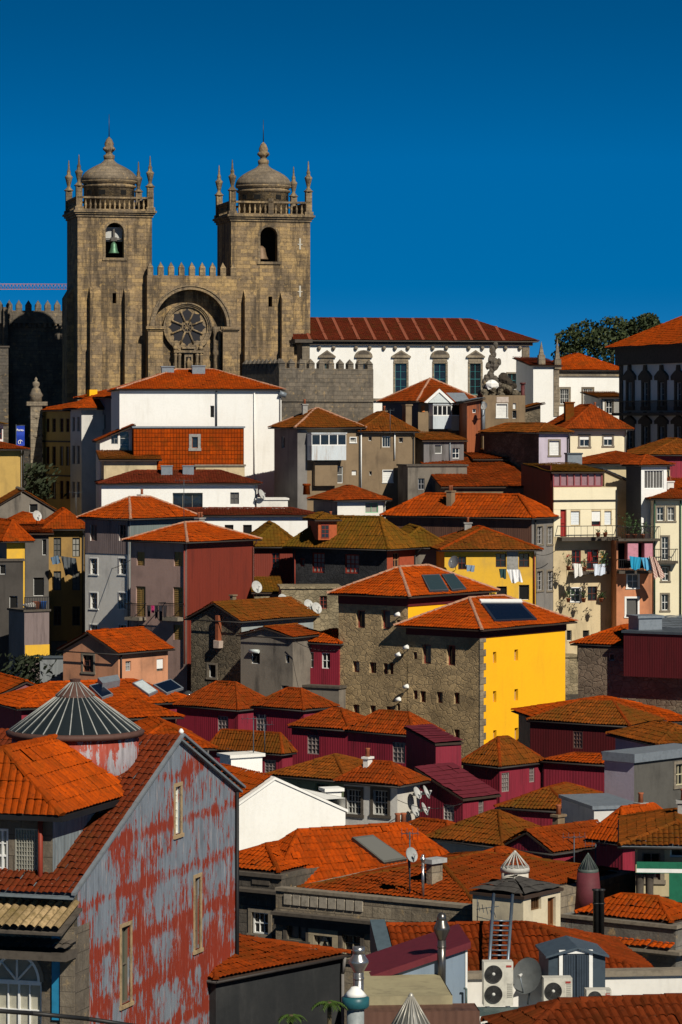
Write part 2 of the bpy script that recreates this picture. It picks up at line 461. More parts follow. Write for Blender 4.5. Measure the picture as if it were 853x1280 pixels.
class House:
    def __init__(s, name, label, cat, xl, xc, xr, Y, th, ye, a=None, b=None, group=None, wall=None, wallL=None, base=None, yb=None):
        th = R(th); s.th = th; s.Y = Y
        C = P(xc, ye, Y); s.C = C
        s.u = Vector((math.cos(th), math.sin(th), 0)); s.v = Vector((-math.sin(th), math.cos(th), 0))
        if a is None: a = s.hit('R', xr)[0]
        if xl is not None: b = s.hit('L', xl)[0]
        s.a, s.b = a, b
        cs = [C, C + s.u * a, C + s.v * b, C + s.u * a + s.v * b]
        zg = ground(C.x, C.y) if yb is None else P(0, yb, Y).z
        s.zg = zg; s.zE = C.z - zg
        s.zb = (min(ground(c.x, c.y) for c in cs) - .6 - zg) if yb is None else 0
        s.root = empty(name, (C.x, C.y, zg), th, label, cat, group); s.root['kind'] = 'thing'
        s.wm = wall; s.wl = wallL or wall
        s.holes = {'R': [], 'L': []}; s.top = {}; s.wdone = False; s.walls = None
    def hit(s, face, px):
        k = (px - CX) / F; c, n = math.cos(s.th), math.sin(s.th)
        if face == 'R': t = (k * s.C.y - s.C.x) / (c - k * n); return t, s.C.y + t * n
        t = (s.C.x - k * s.C.y) / (n + k * c); return t, s.C.y + t * c
    def sz(s, face, px, py):
        t, Yp = s.hit(face, px); return t, (HY - py) * Yp / F - s.zg
    def rect(s, face, x0, x1, y0, y1):
        a, Ya = s.hit(face, x0); b, Yb = s.hit(face, x1)
        if a > b: a, b = b, a
        Ym = (Ya + Yb) / 2
        return a, b, (HY - y1) * Ym / F - s.zg, (HY - y0) * Ym / F - s.zg
    def org(s, face): return (Vector((0, 0, 0)), Vector((1, 0, 0)), Vector((0, -1, 0))) if face == 'R' else (Vector((0, 0, 0)), Vector((0, 1, 0)), Vector((-1, 0, 0)))
    def M(s, face, s0, z0, out=0.0):
        """matrix: local x along the face, y outwards(-)/inwards(+), z up, origin at (s0, z0) on the face"""
        o, du, n = s.org(face)
        # for the left face, mirror so that x runs left to right as seen from outside
        if face == 'R': X = du
        else: X = -du
        Yv = -n
        p = o + du * s0 + n * out
        M = Matrix(((X.x, Yv.x, 0, p.x), (X.y, Yv.y, 0, p.y), (0, 0, 1, z0), (0, 0, 0, 1)))
        return M
    def win(s, face, x0, x1, y0, y1, style='sash', fc=(.75, .75, .72), sur=None, nx=2, ny=2, rec=.16, g=None, surw=.13, fw=.05, name='window', shut=None, sill=False, half=None, sproud=.03):
        a, b, z0, z1 = s.rect(face, x0, x1, y0, y1)
        s.holes[face].append((a, b, z0, z1))
        return s.window_at(face, a, b, z0, z1, style, fc, sur, nx, ny, rec, g, surw, fw, name, shut, sill, half, sproud)
    def window_at(s, face, a, b, z0, z1, style='sash', fc=(.75, .75, .72), sur=None, nx=2, ny=2, rec=.16, g=None, surw=.13, fw=.05, name='window', shut=None, sill=False, half=None, sproud=.03):
        w, h = b - a, z1 - z0
        M = s.M(face, a if face == 'R' else b, z0)
        fm = simple(fc, .5, var=.15)
        mb = MB()
        if style in ('sash', 'door'):
            mb.box(0.001, fw, rec - .07, rec, .001, h - .001, M=M); mb.box(w - fw, w - .001, rec - .07, rec, .001, h - .001, M=M)
            mb.box(fw, w - fw, rec - .069, rec - .001, .001, fw, M=M); mb.box(fw, w - fw, rec - .069, rec - .001, h - fw, h - .001, M=M)
            for i in range(1, nx):
                x = fw + (w - 2 * fw) * i / nx; t = fw * (.75 if nx % 2 == 0 and i == nx // 2 else .42)
                mb.box(x - t / 2, x + t / 2, rec - .06, rec - .002, fw, h - fw, M=M)
            for j in range(1, ny):
                z = fw + (h - 2 * fw) * j / ny; t = fw * (.8 if ny % 2 == 0 and j == ny // 2 else .42)
                mb.box(fw, w - fw, rec - .055, rec - .003, z - t / 2, z + t / 2, M=M)
        elif style == 'dark':
            mb.box(0.001, fw * .6, rec - .04, rec, .001, h - .001, M=M); mb.box(w - fw * .6, w - .001, rec - .04, rec, .001, h - .001, M=M)
            mb.box(fw * .6, w - fw * .6, rec - .039, rec - .001, .001, fw * .6, M=M); mb.box(fw * .6, w - fw * .6, rec - .039, rec - .001, h - fw * .6, h - .001, M=M)
        elif style == 'shutter':
            mb.box(.001, w / 2 - .01, rec - .06, rec, .001, h - .001, M=M); mb.box(w / 2 + .01, w - .001, rec - .06, rec, .001, h - .001, M=M)
            k = max(3, int(h / .14))
            for q in (0, 1):
                for i in range(k):
                    z = .08 + (h - .16) * i / k
                    mb.box(.05 + q * w / 2, w / 2 - .05 + q * w / 2, rec - .085, rec - .0605, z, z + (h - .16) / k * .55, M=M)
        elif style == 'roller':
            k = max(4, int(h / .12))
            for i in range(k):
                mb.box(.002, w - .002, rec - .05, rec, h * i / k + .004, h * (i + 1) / k - .004, M=M)
        o = mb.build(name, fm, s.root)
        gb = MB(); gb.face([M @ Vector(q) for q in ((0, rec - .001, 0), (w, rec - .001, 0), (w, rec - .001, h), (0, rec - .001, h))])
        if style == 'dark': gb = MB(); gb.face([M @ Vector(q) for q in ((0, rec + .0, 0), (w, rec + .0, 0), (w, rec + .0, h), (0, rec + .0, h))])
        if g is None and style == 'sash':
            q_ = WR.random(); g = GLASS if q_ < .62 else (glassmat((.10, .095, .085), .35, 'net_curtained_glass') if q_ < .85 else glassmat((.26, .25, .22), .4, 'curtained_glass'))
        gb.build('pane', g or (DARKROOM if style == 'dark' else GLASS), o)
        if half is not None:   # roller blind drawn over the upper part
            hb = MB(); hb.box(.01, w - .01, rec - .10, rec - .075, h * (1 - half), h - .01, M=M); hb.build('blind', simple((.78, .78, .76), .6, var=.1), o)
        if sur:
            q = surw; sm = sur; d = sproud; sb = MB()
            sb.box(-q, 0, -d, .04, -q * .0, h, M=M); sb.box(w, w + q, -d, .04, 0, h, M=M)
            sb.box(-q, w + q, -d - .003, .04, h, h + q, M=M); sb.box(-q - .04, w + q + .04, -d - .03, .04, -q, 0, M=M)
            sb.build('surround', sm, o)
        if shut:     # open shutters folded on the wall
            for q in (-1, 1):
                hb = MB(); x = -w / 2 - .02 if q < 0 else w + .02
                hb.box(x, x + w / 2, -.06, -.02, 0, h, M=M); hb.build('shutter', simple(shut, .6), o)
        return o
    def done(s, gable=None, topR=None, topL=None, rec=.25, name='wall', extra=None, gh=0, cap=True):
        """gable: axis whose ends carry gables ('x': on the L/back ends, 'y': on R/back) of height gh; or 'shed_..' """
        a, b, z, zb = s.a, s.b, s.zE, s.zb
        pR = [(0, zb), (a, zb), (a, z), (0, z)]; pL = [(0, zb), (b, zb), (b, z), (0, z)]
        pR2, pL2 = list(pR), list(pL)
        if gable == 'y': pR = pR2 = [(0, zb), (a, zb), (a, z), (a / 2, z + gh), (0, z)]
        if gable == 'x': pL = pL2 = [(0, zb), (b, zb), (b, z), (b / 2, z + gh), (0, z)]
        if gable == 'shed_l': pR = pR2 = [(0, zb), (a, zb), (a, z + gh), (0, z)]; pL2 = [(0, zb), (b, zb), (b, z + gh), (0, z + gh)]
        if gable == 'shed_r': pR = pR2 = [(0, zb), (a, zb), (a, z), (0, z + gh)]; pL = [(0, zb), (b, zb), (b, z + gh), (0, z + gh)]
        if gable == 'shed_f': pL = pL2 = [(0, zb), (b, zb), (b, z + gh), (0, z)]; pR2 = [(0, zb), (a, zb), (a, z + gh), (0, z + gh)]
        if gable == 'shed_k': pL = pL2 = [(0, zb), (b, zb), (b, z), (0, z + gh)]; pR = [(0, zb), (a, zb), (a, z + gh), (0, z + gh)]
        if topR: pR = topR
        if topL: pL = topL
        m = MB()
        wall_grid(m, (0, 0, 0), (1, 0, 0), (0, -1, 0), pR, s.holes['R'], 0, 0, rec)
        wall_grid(m, (0, 0, 0), (0, 1, 0), (-1, 0, 0), pL, s.holes['L'], 1, 1, rec)
        wall_grid(m, (a, 0, 0), (0, 1, 0), (1, 0, 0), pL2, [], 0, 0, rec)
        wall_grid(m, (0, b, 0), (1, 0, 0), (0, 1, 0), pR2, [], 0, 0, rec)
        if cap and not gable: m.face([(0, 0, z - .02), (a, 0, z - .02), (a, b, z - .02), (0, b, z - .02)], None, 0)
        # solid core set just behind the openings so that no ray passes through the house
        o = m.build(name, [s.wm, s.wl], s.root); s.walls = o
        return o
    def roof(s, rise, kind='hip', **kw):
        zz = kw.pop('z', s.zE)
        return roof(s.root, s.a, s.b, zz, rise, kind, **kw)
    def box(s, name, face, x0, x1, y0, y1, out, inn, mat, parent=None):
        a, b, z0, z1 = s.rect(face, x0, x1, y0, y1)
        M = s.M(face, a if face == 'R' else b, z0)
        return MB().box(0, b - a, -out, -inn, 0, z1 - z0, M=M).build(name, mat, parent or s.root)
    def band(s, name, z0, z1, mat, out=.05, faces='RL', parent=None):
        """a moulding that runs round the visible faces"""
        m = MB()
        if 'R' in faces: m.box(-(out if 'L' in faces else 0), s.a + out, -out, .0, z0, z1)
        if 'L' in faces: m.box(-out, 0, .0, s.b, z0 + .002, z1 - .002)
        return m.build(name, mat, parent or s.root)
    def zpx(s, py): return (HY - py) * s.C.y / F - s.zg
    def pipe(s, face, px, py0, py1, mat, out=.12, r=.05, parent=None):
        a, Yp = s.hit(face, px); z0, z1 = (HY - py1) * Yp / F - s.zg, (HY - py0) * Yp / F - s.zg
        M = s.M(face, a, 0)
        return MB().tube(M @ Vector((0, -out, z0)), M @ Vector((0, -out, z1)), r, n=6, mi=0).build('downpipe', mat, parent or s.root)

# ------------------------------------------------------------------ cathedral
CST = ashlar((.44, .31, .16), (.27, .19, .105), (.20, .145, .085), .62, .36, .9, name='cathedral_granite', wcol=(.065, .055, .045))
CST2 = ashlar((.36, .26, .145), (.24, .175, .105), (.15, .12, .08), .6, .3, .9, name='carved_granite', wcol=(.07, .06, .05))
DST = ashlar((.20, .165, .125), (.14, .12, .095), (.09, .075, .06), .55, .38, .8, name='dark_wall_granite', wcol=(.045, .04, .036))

def old_granite(name, warm, grey, dark, w=.6, h=.36):
    m, t, b = newmat(name); uv, ob = uvvec(t), objvec(t)
    br = t.n.new('ShaderNodeTexBrick'); t.link(uv, br.inputs['Vector']); br.inputs['Scale'].default_value = 1; br.inputs['Brick Width'].default_value = w; br.inputs['Row Height'].default_value = h
    br.inputs['Mortar Size'].default_value = .012; br.inputs['Mortar Smooth'].default_value = .5; br.offset = .43; br.squash = 1.3; br.squash_frequency = 3
    br.inputs['Color1'].default_value = (0, 0, 0, 1); br.inputs['Color2'].default_value = (1, 1, 1, 1); br.inputs['Mortar'].default_value = (.4, .4, .4, 1)
    sp = t.n.new('ShaderNodeSeparateColor'); t.link(br.outputs['Color'], sp.inputs[0])
    big = t.noise(ob, .22, 6, .7); med = t.noise(ob, .9, 7, .75); st = t.noise(ob, .8, 7, .75, (1, 1, .12)); fine = t.noise(ob, 4.5, 6, .8)
    c = t.mix(t.ramp(t.math('ADD', t.math('MULTIPLY', sp.outputs[0], .22), big), .42, .78), warm, grey)
    c = t.mix(t.math('MULTIPLY', sp.outputs[0], .4), c, scal(grey, .55))
    c = t.mix(t.math('MULTIPLY', t.ramp(med, .50, .62), .7), c, mixc(grey, dark, .65))
    c = t.mix(t.math('MULTIPLY', t.ramp(st, .47, .60), .8), c, dark)
    c = t.mix(t.math('MULTIPLY', t.ramp(fine, .45, .72), .55), c, scal(dark, .9))
    c = t.mix(t.math('MULTIPLY', t.ramp(t.noise(ob, 1.7, 5, .75), .58, .68), .5), c, (.55, .36, .13))
    c = t.mix(t.math('MULTIPLY', br.outputs['Fac'], .25), c, scal(dark, .8))
    t.link(c, b.inputs['Base Color']); bump(t, b, t.math('ADD', t.math('MULTIPLY', br.outputs['Fac'], -.3), fine), 1.0, .07); return m
CST = old_granite('cathedral_granite_blocks', (.46, .31, .14), (.27, .195, .12), (.065, .05, .035))
CST2 = old_granite('cathedral_carved_granite', (.38, .27, .14), (.25, .19, .125), (.07, .055, .04), .5, .3)
cath = House('cathedral', 'granite cathedral with two domed bell towers and a round rose window between them, on top of the hill', 'cathedral', 85, 97, 190, 300, 13, 265, wall=CST)
cath.root['label'] = 'granite cathedral on the hilltop with two domed bell towers flanking a round rose window'
CR = cath.root
def cz(px, py): return cath.sz('R', px, py)[1]
def cs(px): return cath.hit('R', px)[0]
ARCHN = 12
def arch_filler(m, s0, s1, zt, y0, y1, mi=0):
    """spandrels that turn the square top of an opening s0..s1 (top at zt) into a half circle"""
    r = (s1 - s0) / 2; c = (s0 + s1) / 2
    for sg in (-1, 1):
        pts = [(c + sg * r, zt)] + [(c + sg * r * math.cos(math.pi / 2 * k / ARCHN), zt - r + r * math.sin(math.pi / 2 * k / ARCHN)) for k in range(ARCHN + 1)]
        for k in range(1, len(pts) - 1):
            tri = [(p[0], y0, p[1]) for p in (pts[0], pts[k], pts[k + 1])]
            m.face(tri, [(p[0], p[2]) for p in tri], mi)
            m.face([(pts[k][0], y0, pts[k][1]), (pts[k + 1][0], y0, pts[k + 1][1]), (pts[k + 1][0], y1, pts[k + 1][1]), (pts[k][0], y1, pts[k][1])], None, mi)

def baluster_row(m, x0, x1, y, z0, z1, axis='x', n=11):
    prof = [(.10, 0), (.10, .08), (.06, .12), (.13, .35), (.12, .45), (.06, .72), (.06, .82), (.10, .88), (.10, 1)]
    h = z1 - z0
    for i in range(n):
        t = x0 + (x1 - x0) * (i + .5) / n
        c = (t, y, z0) if axis == 'x' else (y, t, z0)
        m.lathe([(r_, q * h) for r_, q in prof], c, n=6, closed=False)

def tower(sx, w, dz, bpx, bell):
    """square bell tower whose front left corner stands at sx on the front plane"""
    z = lambda py: cz(140, py) + dz
    base = -2.0; zc = z(265); d = 7.0
    m = MB()
    o0, o1 = bpx; oz0, oz1 = z(322), z(278)
    wall_grid(m, (sx, 0, 0), (1, 0, 0), (0, -1, 0), [(0, base), (w, base), (w, zc), (0, zc)], [(o0, o1, oz0, oz1), (w * .47, w * .52, z(379), z(366))], 0, 0, .9)
    arch_filler(m, sx + o0, sx + o1, oz1, 0.0, .9)
    m.face([(sx, 0, base), (sx, d, base), (sx, d, zc), (sx, 0, zc)][::-1]); m.face([(sx + w, 0, base), (sx + w, d, base), (sx + w, d, zc), (sx + w, 0, zc)])
    m.face([(sx, d, base), (sx + w, d, base), (sx + w, d, zc), (sx, d, zc)][::-1]); m.face([(sx, 0, zc - .01), (sx + w, 0, zc - .01), (sx + w, d, zc - .01), (sx, d, zc - .01)])
    t = m.build('bell_tower', CST, CR)
    m = MB()   # dark belfry chamber behind the opening
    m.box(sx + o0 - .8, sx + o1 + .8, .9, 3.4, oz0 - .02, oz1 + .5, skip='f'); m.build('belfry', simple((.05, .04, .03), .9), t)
    # arch trim round the opening
    m = MB(); c = sx + (o0 + o1) / 2; r = (o1 - o0) / 2
    for k in range(16):
        a0, a1 = math.pi * k / 16, math.pi * (k + 1) / 16
        q = [(c + rr * math.cos(a), -.06, oz1 - r + rr * math.sin(a)) for rr, a in ((r, a0), (r + .22, a0), (r + .22, a1), (r, a1))]
        m.prism(q, (0, .12, 0))
    m.box(sx + o0 - .22, sx + o0, -.06, .06, oz0, oz1 - r); m.box(sx + o1, sx + o1 + .22, -.06, .06, oz0, oz1 - r); m.box(sx + o0 - .3, sx + o1 + .3, -.12, .06, oz0 - .25, oz0)
    m.build('belfry_arch', CST2, t)
    # buttresses
    for a, b2, ys in ((w * .155, w * .30, 358), (w * .62, w * .76, 360)):
        m = MB(); zt = z(ys + 9); zs = z(ys)
        x0, x1 = sx + a, sx + b2
        m.box(x0, x1, -.75, .001, base, zt, skip='t'); m.face([(x0, -.75, zt), (x1, -.75, zt), (x1, 0, zs), (x0, 0, zs)]); m.face([(x0, -.75, zt), (x0, 0, zs), (x0, 0, zt)]); m.face([(x1, -.75, zt), (x1, 0, zt), (x1, 0, zs)])
        m.box(x0 - .05, x1 + .05, -.95, -.0, base, z(430), skip='b')
        m.build('buttress', CST, t)
    # cornice
    m = MB()
    for k, (o, za, zb2) in enumerate(((.12, -.45, -.22), (.26, -.219, -.04), (.40, -.039, .16))):
        m.box(sx - o, sx + w + o, -o, d + o, zc + za, zc + zb2)
    m.build('cornice', CST2, t)
    # balustrade
    m = MB(); zb0, zb1 = zc + .30, zc + 1.28
    for (x0, x1, y0, y1) in ((sx, sx + w, -.1, .25), (sx, sx + w, d - .25, d + .1), (sx - .1, sx + .25, .251, d - .251), (sx + w - .25, sx + w + .1, .251, d - .251)):
        m.box(x0, x1, y0, y1, zc + .16, zb0); m.box(x0 - .04, x1 + .04, y0 - .04, y1 + .04, zb1, zb1 + .18)
    baluster_row(m, sx + .55, sx + w - .55, .08, zb0, zb1, 'x', 13); baluster_row(m, sx + .55, sx + w - .55, d - .08, zb0, zb1, 'x', 13)
    baluster_row(m, .5, d - .5, sx + .08, zb0, zb1, 'y', 12); baluster_row(m, .5, d - .5, sx + w - .08, zb0, zb1, 'y', 12)
    if not bell: m.box(sx + w * .5 - .25, sx + w * .5 + .25, -.14, .3, zc + .16, zb1 + .45)
    m.build('balustrade', CST2, t)
    # drum and dome
    cx_, cy_ = sx + w / 2, d / 2; s = 300 / 4000
    m = MB()
    prof = [(2.42, zc + .1), (2.42, z(232)), (2.6, z(231)), (2.6, z(229)), (2.45, z(228.5)), (2.45, z(226.5)), (2.68, z(225)), (2.70, z(223))]
    m.lathe(prof, (cx_, cy_, 0), 32); m.build('drum', CST2, t)
    for an in (-150, -115, -65, -30, 30, 150):
        mm = Matrix.Translation((cx_, cy_, 0)) @ Matrix.Rotation(R(an), 4, 'Z')
        MB().box(2.38, 2.44, -.3, .3, z(241.5), z(236), M=mm).build('drum_window', DARKROOM, t)
    m = MB(); dp = [(2.70, 223), (2.64, 219), (2.52, 215.5), (2.30, 212), (2.0, 208.8), (1.6, 205.6), (1.15, 202.6), (.80, 200.3), (.55, 197.5), (.44, 195)]
    m.lathe([(r_, z(py)) for r_, py in dp], (cx_, cy_, 0), 32); m.build('dome', ashlar((.27, .215, .15), (.20, .16, .115), (.13, .105, .075), .5, .35, .7, name='dome_stone', wcol=(.06, .05, .042)), t)
    m = MB(); fp = [(.40, 196), (.52, 194.5), (.55, 190.5), (.36, 189), (.30, 187), (.44, 185), (.62, 182.8), (.55, 180.5), (.40, 178.5), (.46, 175.5), (.34, 172), (.28, 170), (.10, 167.5), (.0, 166)]
    m.lathe([(r_, z(py)) for r_, py in fp], (cx_, cy_, 0), 12)
    for k in range(4):
        a = math.pi / 2 * k + .6; m.lathe([(.0, z(184)), (.16, z(183)), (.18, z(181)), (.0, z(179.5))], (cx_ + .55 * math.cos(a), cy_ + .55 * math.sin(a), 0), 6)
    m.build('finial', CST2, t)
    MB().tube((cx_, cy_, z(168)), (cx_, cy_, z(138)), .05, .02, n=6).build('lightning_rod', simple((.05, .05, .05), .5, .6), t)
    # four corner pinnacles
    pw = .29
    for (px_, py_) in ((sx + .15, .15), (sx + w - .15, .15), (sx + .15, d - .15), (sx + w - .15, d - .15)):
        m = MB()
        m.box(px_ - pw, px_ + pw, py_ - pw, py_ + pw, zc + .16, z(233)); m.box(px_ - pw - .12, px_ + pw + .12, py_ - pw - .12, py_ + pw + .12, zc + .161, zc + .5)
        m.lathe([(.44, z(233)), (.46, z(231.6)), (.34, z(231)), (.24, z(229)), (.15, z(227.5)), (.19, z(225)), (.34, z(217)), (.39, z(215)), (.33, z(214)), (.21, z(212.4)), (.16, z(210)), (.20, z(208.5)), (.10, z(205)), (.05, z(195)), (0, z(193))], (px_, py_, 0), 8)
        m.build('pinnacle', CST2, t)
    # pale cross marks / bell
    bm_ = MB()
    if bell:
        zb = z(316); c = sx + (o0 + o1) / 2
        bm_.lathe([(.52, 0), (.50, .06), (.40, .2), (.32, .55), (.27, .85), (.16, 1.0), (.08, 1.05), (.08, 1.2)], (c, .6, zb), 14)
        bo = bm_.build('bell', simple((.10, .21, .13), .5, .5), t)
        y = MB(); y.box(c - .28, c + .28, .45, .75, zb + 1.15, zb + 1.5); y.box(c - .09, c + .09, .5, .7, zb + 1.5, zb + 2.3); y.box(sx + o0, sx + o1, .5, .7, zb + 1.32, zb + 1.42); y.build('bell_yoke', simple((.10, .09, .08), .8), bo)
        g = MB(); g.box(sx + o0 + .02, sx + o1 - .02, .84, .86, z(301), z(283)); g.build('belfry_panel', simple((.46, .46, .44), .8), t)  # plain pale grey panel across the upper opening
    else:
        zb = z(318.5); c = sx + o0 + .25
        bm_.lathe([(.72, 0), (.68, .08), (.55, .35), (.46, .75), (.40, 1.05), (.2, 1.25), (.08, 1.3)], (c + .05, 1.1, zb), 14)
        bm_.build('bell', simple((.20, .13, .08), .6, .3), t)
        for k in (292, 352):
            MB().box(sx + w * .86, sx + w * .88, -.05, -.001, z(k + 14), z(k)).box(sx + w * .84, sx + w * .90, -.055, -.002, z(k + 8), z(k + 7)).build('pale_cross', simple((.5, .47, .40), .6), t)  # flat pale cross on the wall face
    return t
wL = cs(190) - cs(97); sR = cs(289); wR = cs(388) - sR
tl = tower(0.0, wL, 0.0, (cs(132) - 0, cs(155)), True)
tr = tower(sR, wR, -.2, (cs(325.5) - sR, cs(347) - sR), False)
# side buttress of the left tower
m = MB(); x0, x1 = -.62, 0; 
zt, zs = cz(85, 370), cz(85, 356)
for (yy0, yy1) in ((2.6, 6.0),):
    m.box(x0, 0, yy0, yy1, -2, zt, skip='t'); m.face([(x0, yy0, zt), (x0, yy1, zt), (0, yy1, zs), (0, yy0, zs)]); m.face([(x0, yy0, zt), (0, yy0, zs), (0, yy0, zt)]); m.face([(x0, yy1, zt), (0, yy1, zt), (0, yy1, zs)])
m.build('side_buttress', CST, tl)

# the front between the towers
PROJ = 1.0
def fx(px):   # s and local x on the projecting plane y=-PROJ
    k = (px - CX) / F; o = cath.C - cath.v * PROJ
    return (k * o.y - o.x) / (math.cos(cath.th) - k * math.sin(cath.th))
X0, X1 = fx(184), fx(296.5); ztop = cz(236, 345) ; zf = lambda py: cz(236, py) 
ac = fx(238.5); ar = (fx(284) - fx(193)) / 2; zsp = zf(408)
m = MB(); yp = -PROJ; base = -2
N = 24
m.box(X0, ac - ar, yp, 0, base, zsp, skip='t'); m.box(ac + ar, X1, yp, 0, base, zsp, skip='t')
m.face([(X0, yp, zsp), (ac - ar, yp, zsp), (ac - ar, yp, ztop), (X0, yp, ztop)]); m.face([(ac + ar, yp, zsp), (X1, yp, zsp), (X1, yp, ztop), (ac + ar, yp, ztop)])
m.face([(X0, 0, zsp), (X0, yp, zsp), (X0, yp, ztop), (X0, 0, ztop)]); m.face([(X1, yp, zsp), (X1, 0, zsp), (X1, 0, ztop), (X1, yp, ztop)])
m.face([(X0, yp, ztop), (X1, yp, ztop), (X1, 1.5, ztop), (X0, 1.5, ztop)])
for k in range(N):
    a0, a1 = math.pi * (N - k) / N, math.pi * (N - k - 1) / N
    p0, p1 = (ac + ar * math.cos(a0), zsp + ar * math.sin(a0)), (ac + ar * math.cos(a1), zsp + ar * math.sin(a1))
    m.face([(p0[0], yp, p0[1]), (p1[0], yp, p1[1]), (p1[0], yp, ztop), (p0[0], yp, ztop)])
    m.face([(p0[0], yp, p0[1]), (p0[0], .3, p0[1]), (p1[0], .3, p1[1]), (p1[0], yp, p1[1])])
m.face([(ac - ar, .3, base), (ac + ar, .3, base), (ac + ar, .3, zsp + ar + .1), (ac - ar, .3, zsp + ar + .1)])
cen = m.build('gatehouse_front', CST, CR)
m = MB()   # moulded rings of the arch
for r0, r1, y0, y1 in ((ar - .02, ar + .28, yp - .10, yp + .02), (ar + .28, ar + .42, yp - .2, yp + .02)):
    for k in range(28):
        a0, a1 = math.pi * k / 28, math.pi * (k + 1) / 28
        m.prism([(ac + rr * math.cos(a), y0, zsp + rr * math.sin(a)) for rr, a in ((r0, a0), (r1, a0), (r1, a1), (r0, a1))], (0, y1 - y0, 0))
m.build('arch_moulding', CST2, cen)
nm = 9
for i in range(nm):
    m = MB(); x = X0 + .33 + (X1 - X0 - .66) * i / (nm - 1); hw = .27
    m.box(x - hw, x + hw, yp + .02, yp + .5, ztop, ztop + .75, skip='t')
    m.lathe([(.38, ztop + .75), (.0, ztop + 1.3)], (x, yp + .26, 0), sq=True); m.build('merlon', CST2, cen)
for px0, px1 in ((184.5, 203), (278, 297)):
    m = MB(); xa, xb = fx(px0), fx(px1)
    m.box(xa, xb, yp - .35, yp - .001, base, zf(412)); m.box(xa - .22, xb + .22, yp - .6, yp - .002, zf(412), zf(408.5)); m.box(xa - .1, xb + .1, yp - .45, yp - .003, zf(414), zf(412) - .001)
    m.build('pier', CST, cen)
# rose window on the recessed wall
rc = fx(236.5) + .02; rz = zf(408.8); s = 300 / 4000.
ring = MB()
for r0, r1, y0 in ((25.5, 27.5, .02), (27.5, 29.3, -.10), (29.3, 31, -.22)):
    for k in range(40):
        a0, a1 = 2 * math.pi * k / 40, 2 * math.pi * (k + 1) / 40
        ring.prism([(rc + rr * s * math.cos(a), y0 + .0, rz + rr * s * math.sin(a)) for rr, a in ((r0, a0), (r1, a0), (r1, a1), (r0, a1))], (0, .29 - y0, 0))
for k in range(48):
    a = 2 * math.pi * k / 48; ring.box(-.06, .06, -.12, .1, 28.1 * s, 28.7 * s, M=Matrix.Translation((rc, 0, rz)) @ Matrix.Rotation(a, 4, 'Y'))
ro = ring.build('rose_window', CST2, CR)
gl = MB(); pts = [(rc + 25.4 * s * math.cos(2 * math.pi * k / 40), .22, rz + 25.4 * s * math.sin(2 * math.pi * k / 40)) for k in range(40)]
gl.face(pts); gl.build('pane', CST2, ro)
for k in range(8):
    a = 2 * math.pi * k / 8
    mm = Matrix.Translation((rc, 0, rz)) @ Matrix.Rotation(a, 4, 'Y')
    q = [(-1.9, 8.2), (1.9, 8.2), (6.0, 17.0), (5.2, 19.6), (2.6, 20.6), (0, 24.2), (-2.6, 20.6), (-5.2, 19.6), (-6.0, 17.0)]
    MB().face([mm @ Vector((x * s, .205, z_ * s)) for x, z_ in q]).build('petal_glass', simple((.02, .018, .02), .4, var=0), ro)
    rb = MB(); rb.tube(mm @ Vector((0, .12, 0)) if False else Matrix.Translation((rc, 0, rz)) @ Matrix.Rotation(a + math.pi / 8, 4, 'Y') @ Vector((0, .12, 6.5 * s)), Matrix.Translation((rc, 0, rz)) @ Matrix.Rotation(a + math.pi / 8, 4, 'Y') @ Vector((0, .12, 22 * s)), .09, n=6); rb.build('spoke', CST2, ro)
hub = MB()
for k in range(24):
    a0, a1 = 2 * math.pi * k / 24, 2 * math.pi * (k + 1) / 24
    hub.prism([(rc + rr * s * math.cos(a), .08, rz + rr * s * math.sin(a)) for rr, a in ((5.4, a0), (6.9, a0), (6.9, a1), (5.4, a1))], (0, .13, 0))
for k in range(8):
    a = 2 * math.pi * k / 8; hub.tube(Matrix.Translation((rc, 0, rz)) @ Matrix.Rotation(a, 4, 'Y') @ Vector((0, .13, 0)), Matrix.Translation((rc, 0, rz)) @ Matrix.Rotation(a, 4, 'Y') @ Vector((0, .13, 5.5 * s)), .05, n=5)
hub.build('hub', CST2, ro)
MB().face([(rc + 5.4 * s * math.cos(2 * math.pi * k / 24), .195, rz + 5.4 * s * math.sin(2 * math.pi * k / 24)) for k in range(24)]).build('hub_glass', simple((.02, .018, .02), .4, var=0), ro)
# carved portal below the rose
pt = MB(); zb_, zt_ = -1.5, zf(441)
for px in (221, 226, 248, 253):
    pt.lathe([(.22, zb_), (.17, zb_ + .3), (.15, zt_ - .4), (.2, zt_ - .25), (.24, zt_)], (fx(px), -.35, 0), 8)
xa, xb = fx(218.5), fx(256)
pt.box(xa, xb, -.65, .3, zt_, zt_ + .22); pt.box(fx(229), fx(245), -.5, .3, zf(436), zf(434)); pt.box(fx(232), fx(242.5), -.45, .3, zb_, zt_)
for px in (221, 253): pt.lathe([(.2, zt_ + .22), (.25, zt_ + .5), (.1, zt_ + .8), (.0, zt_ + 1.2)], (fx(px), -.3, 0), 8)
po = pt.build('portal', CST2, CR)
nb = MB(); nb.box(fx(234), fx(240.5), -.47, -.449, zf(463), zf(446)); nb.build('niche_shade', DARKROOM, po)  # flat black slab in place of the shade behind the statue
st = MB(); st.lathe([(.22, zf(463)), (.20, zf(457)), (.24, zf(452)), (.12, zf(450)), (.13, zf(448.5)), (.0, zf(447))], (fx(237), -.6, 0), 10); st.build('statue', CST, po)
cl = MB()
for px in (271, 276): cl.lathe([(.22, -1), (.2, zf(445)), (.3, zf(440)), (.2, zf(436)), (.24, zf(425)), (.2, zf(418)), (.36, zf(412)), (.3, zf(408))], (fx(px), -.25, 0), 8)
cl.build('column_cluster', CST2, CR)
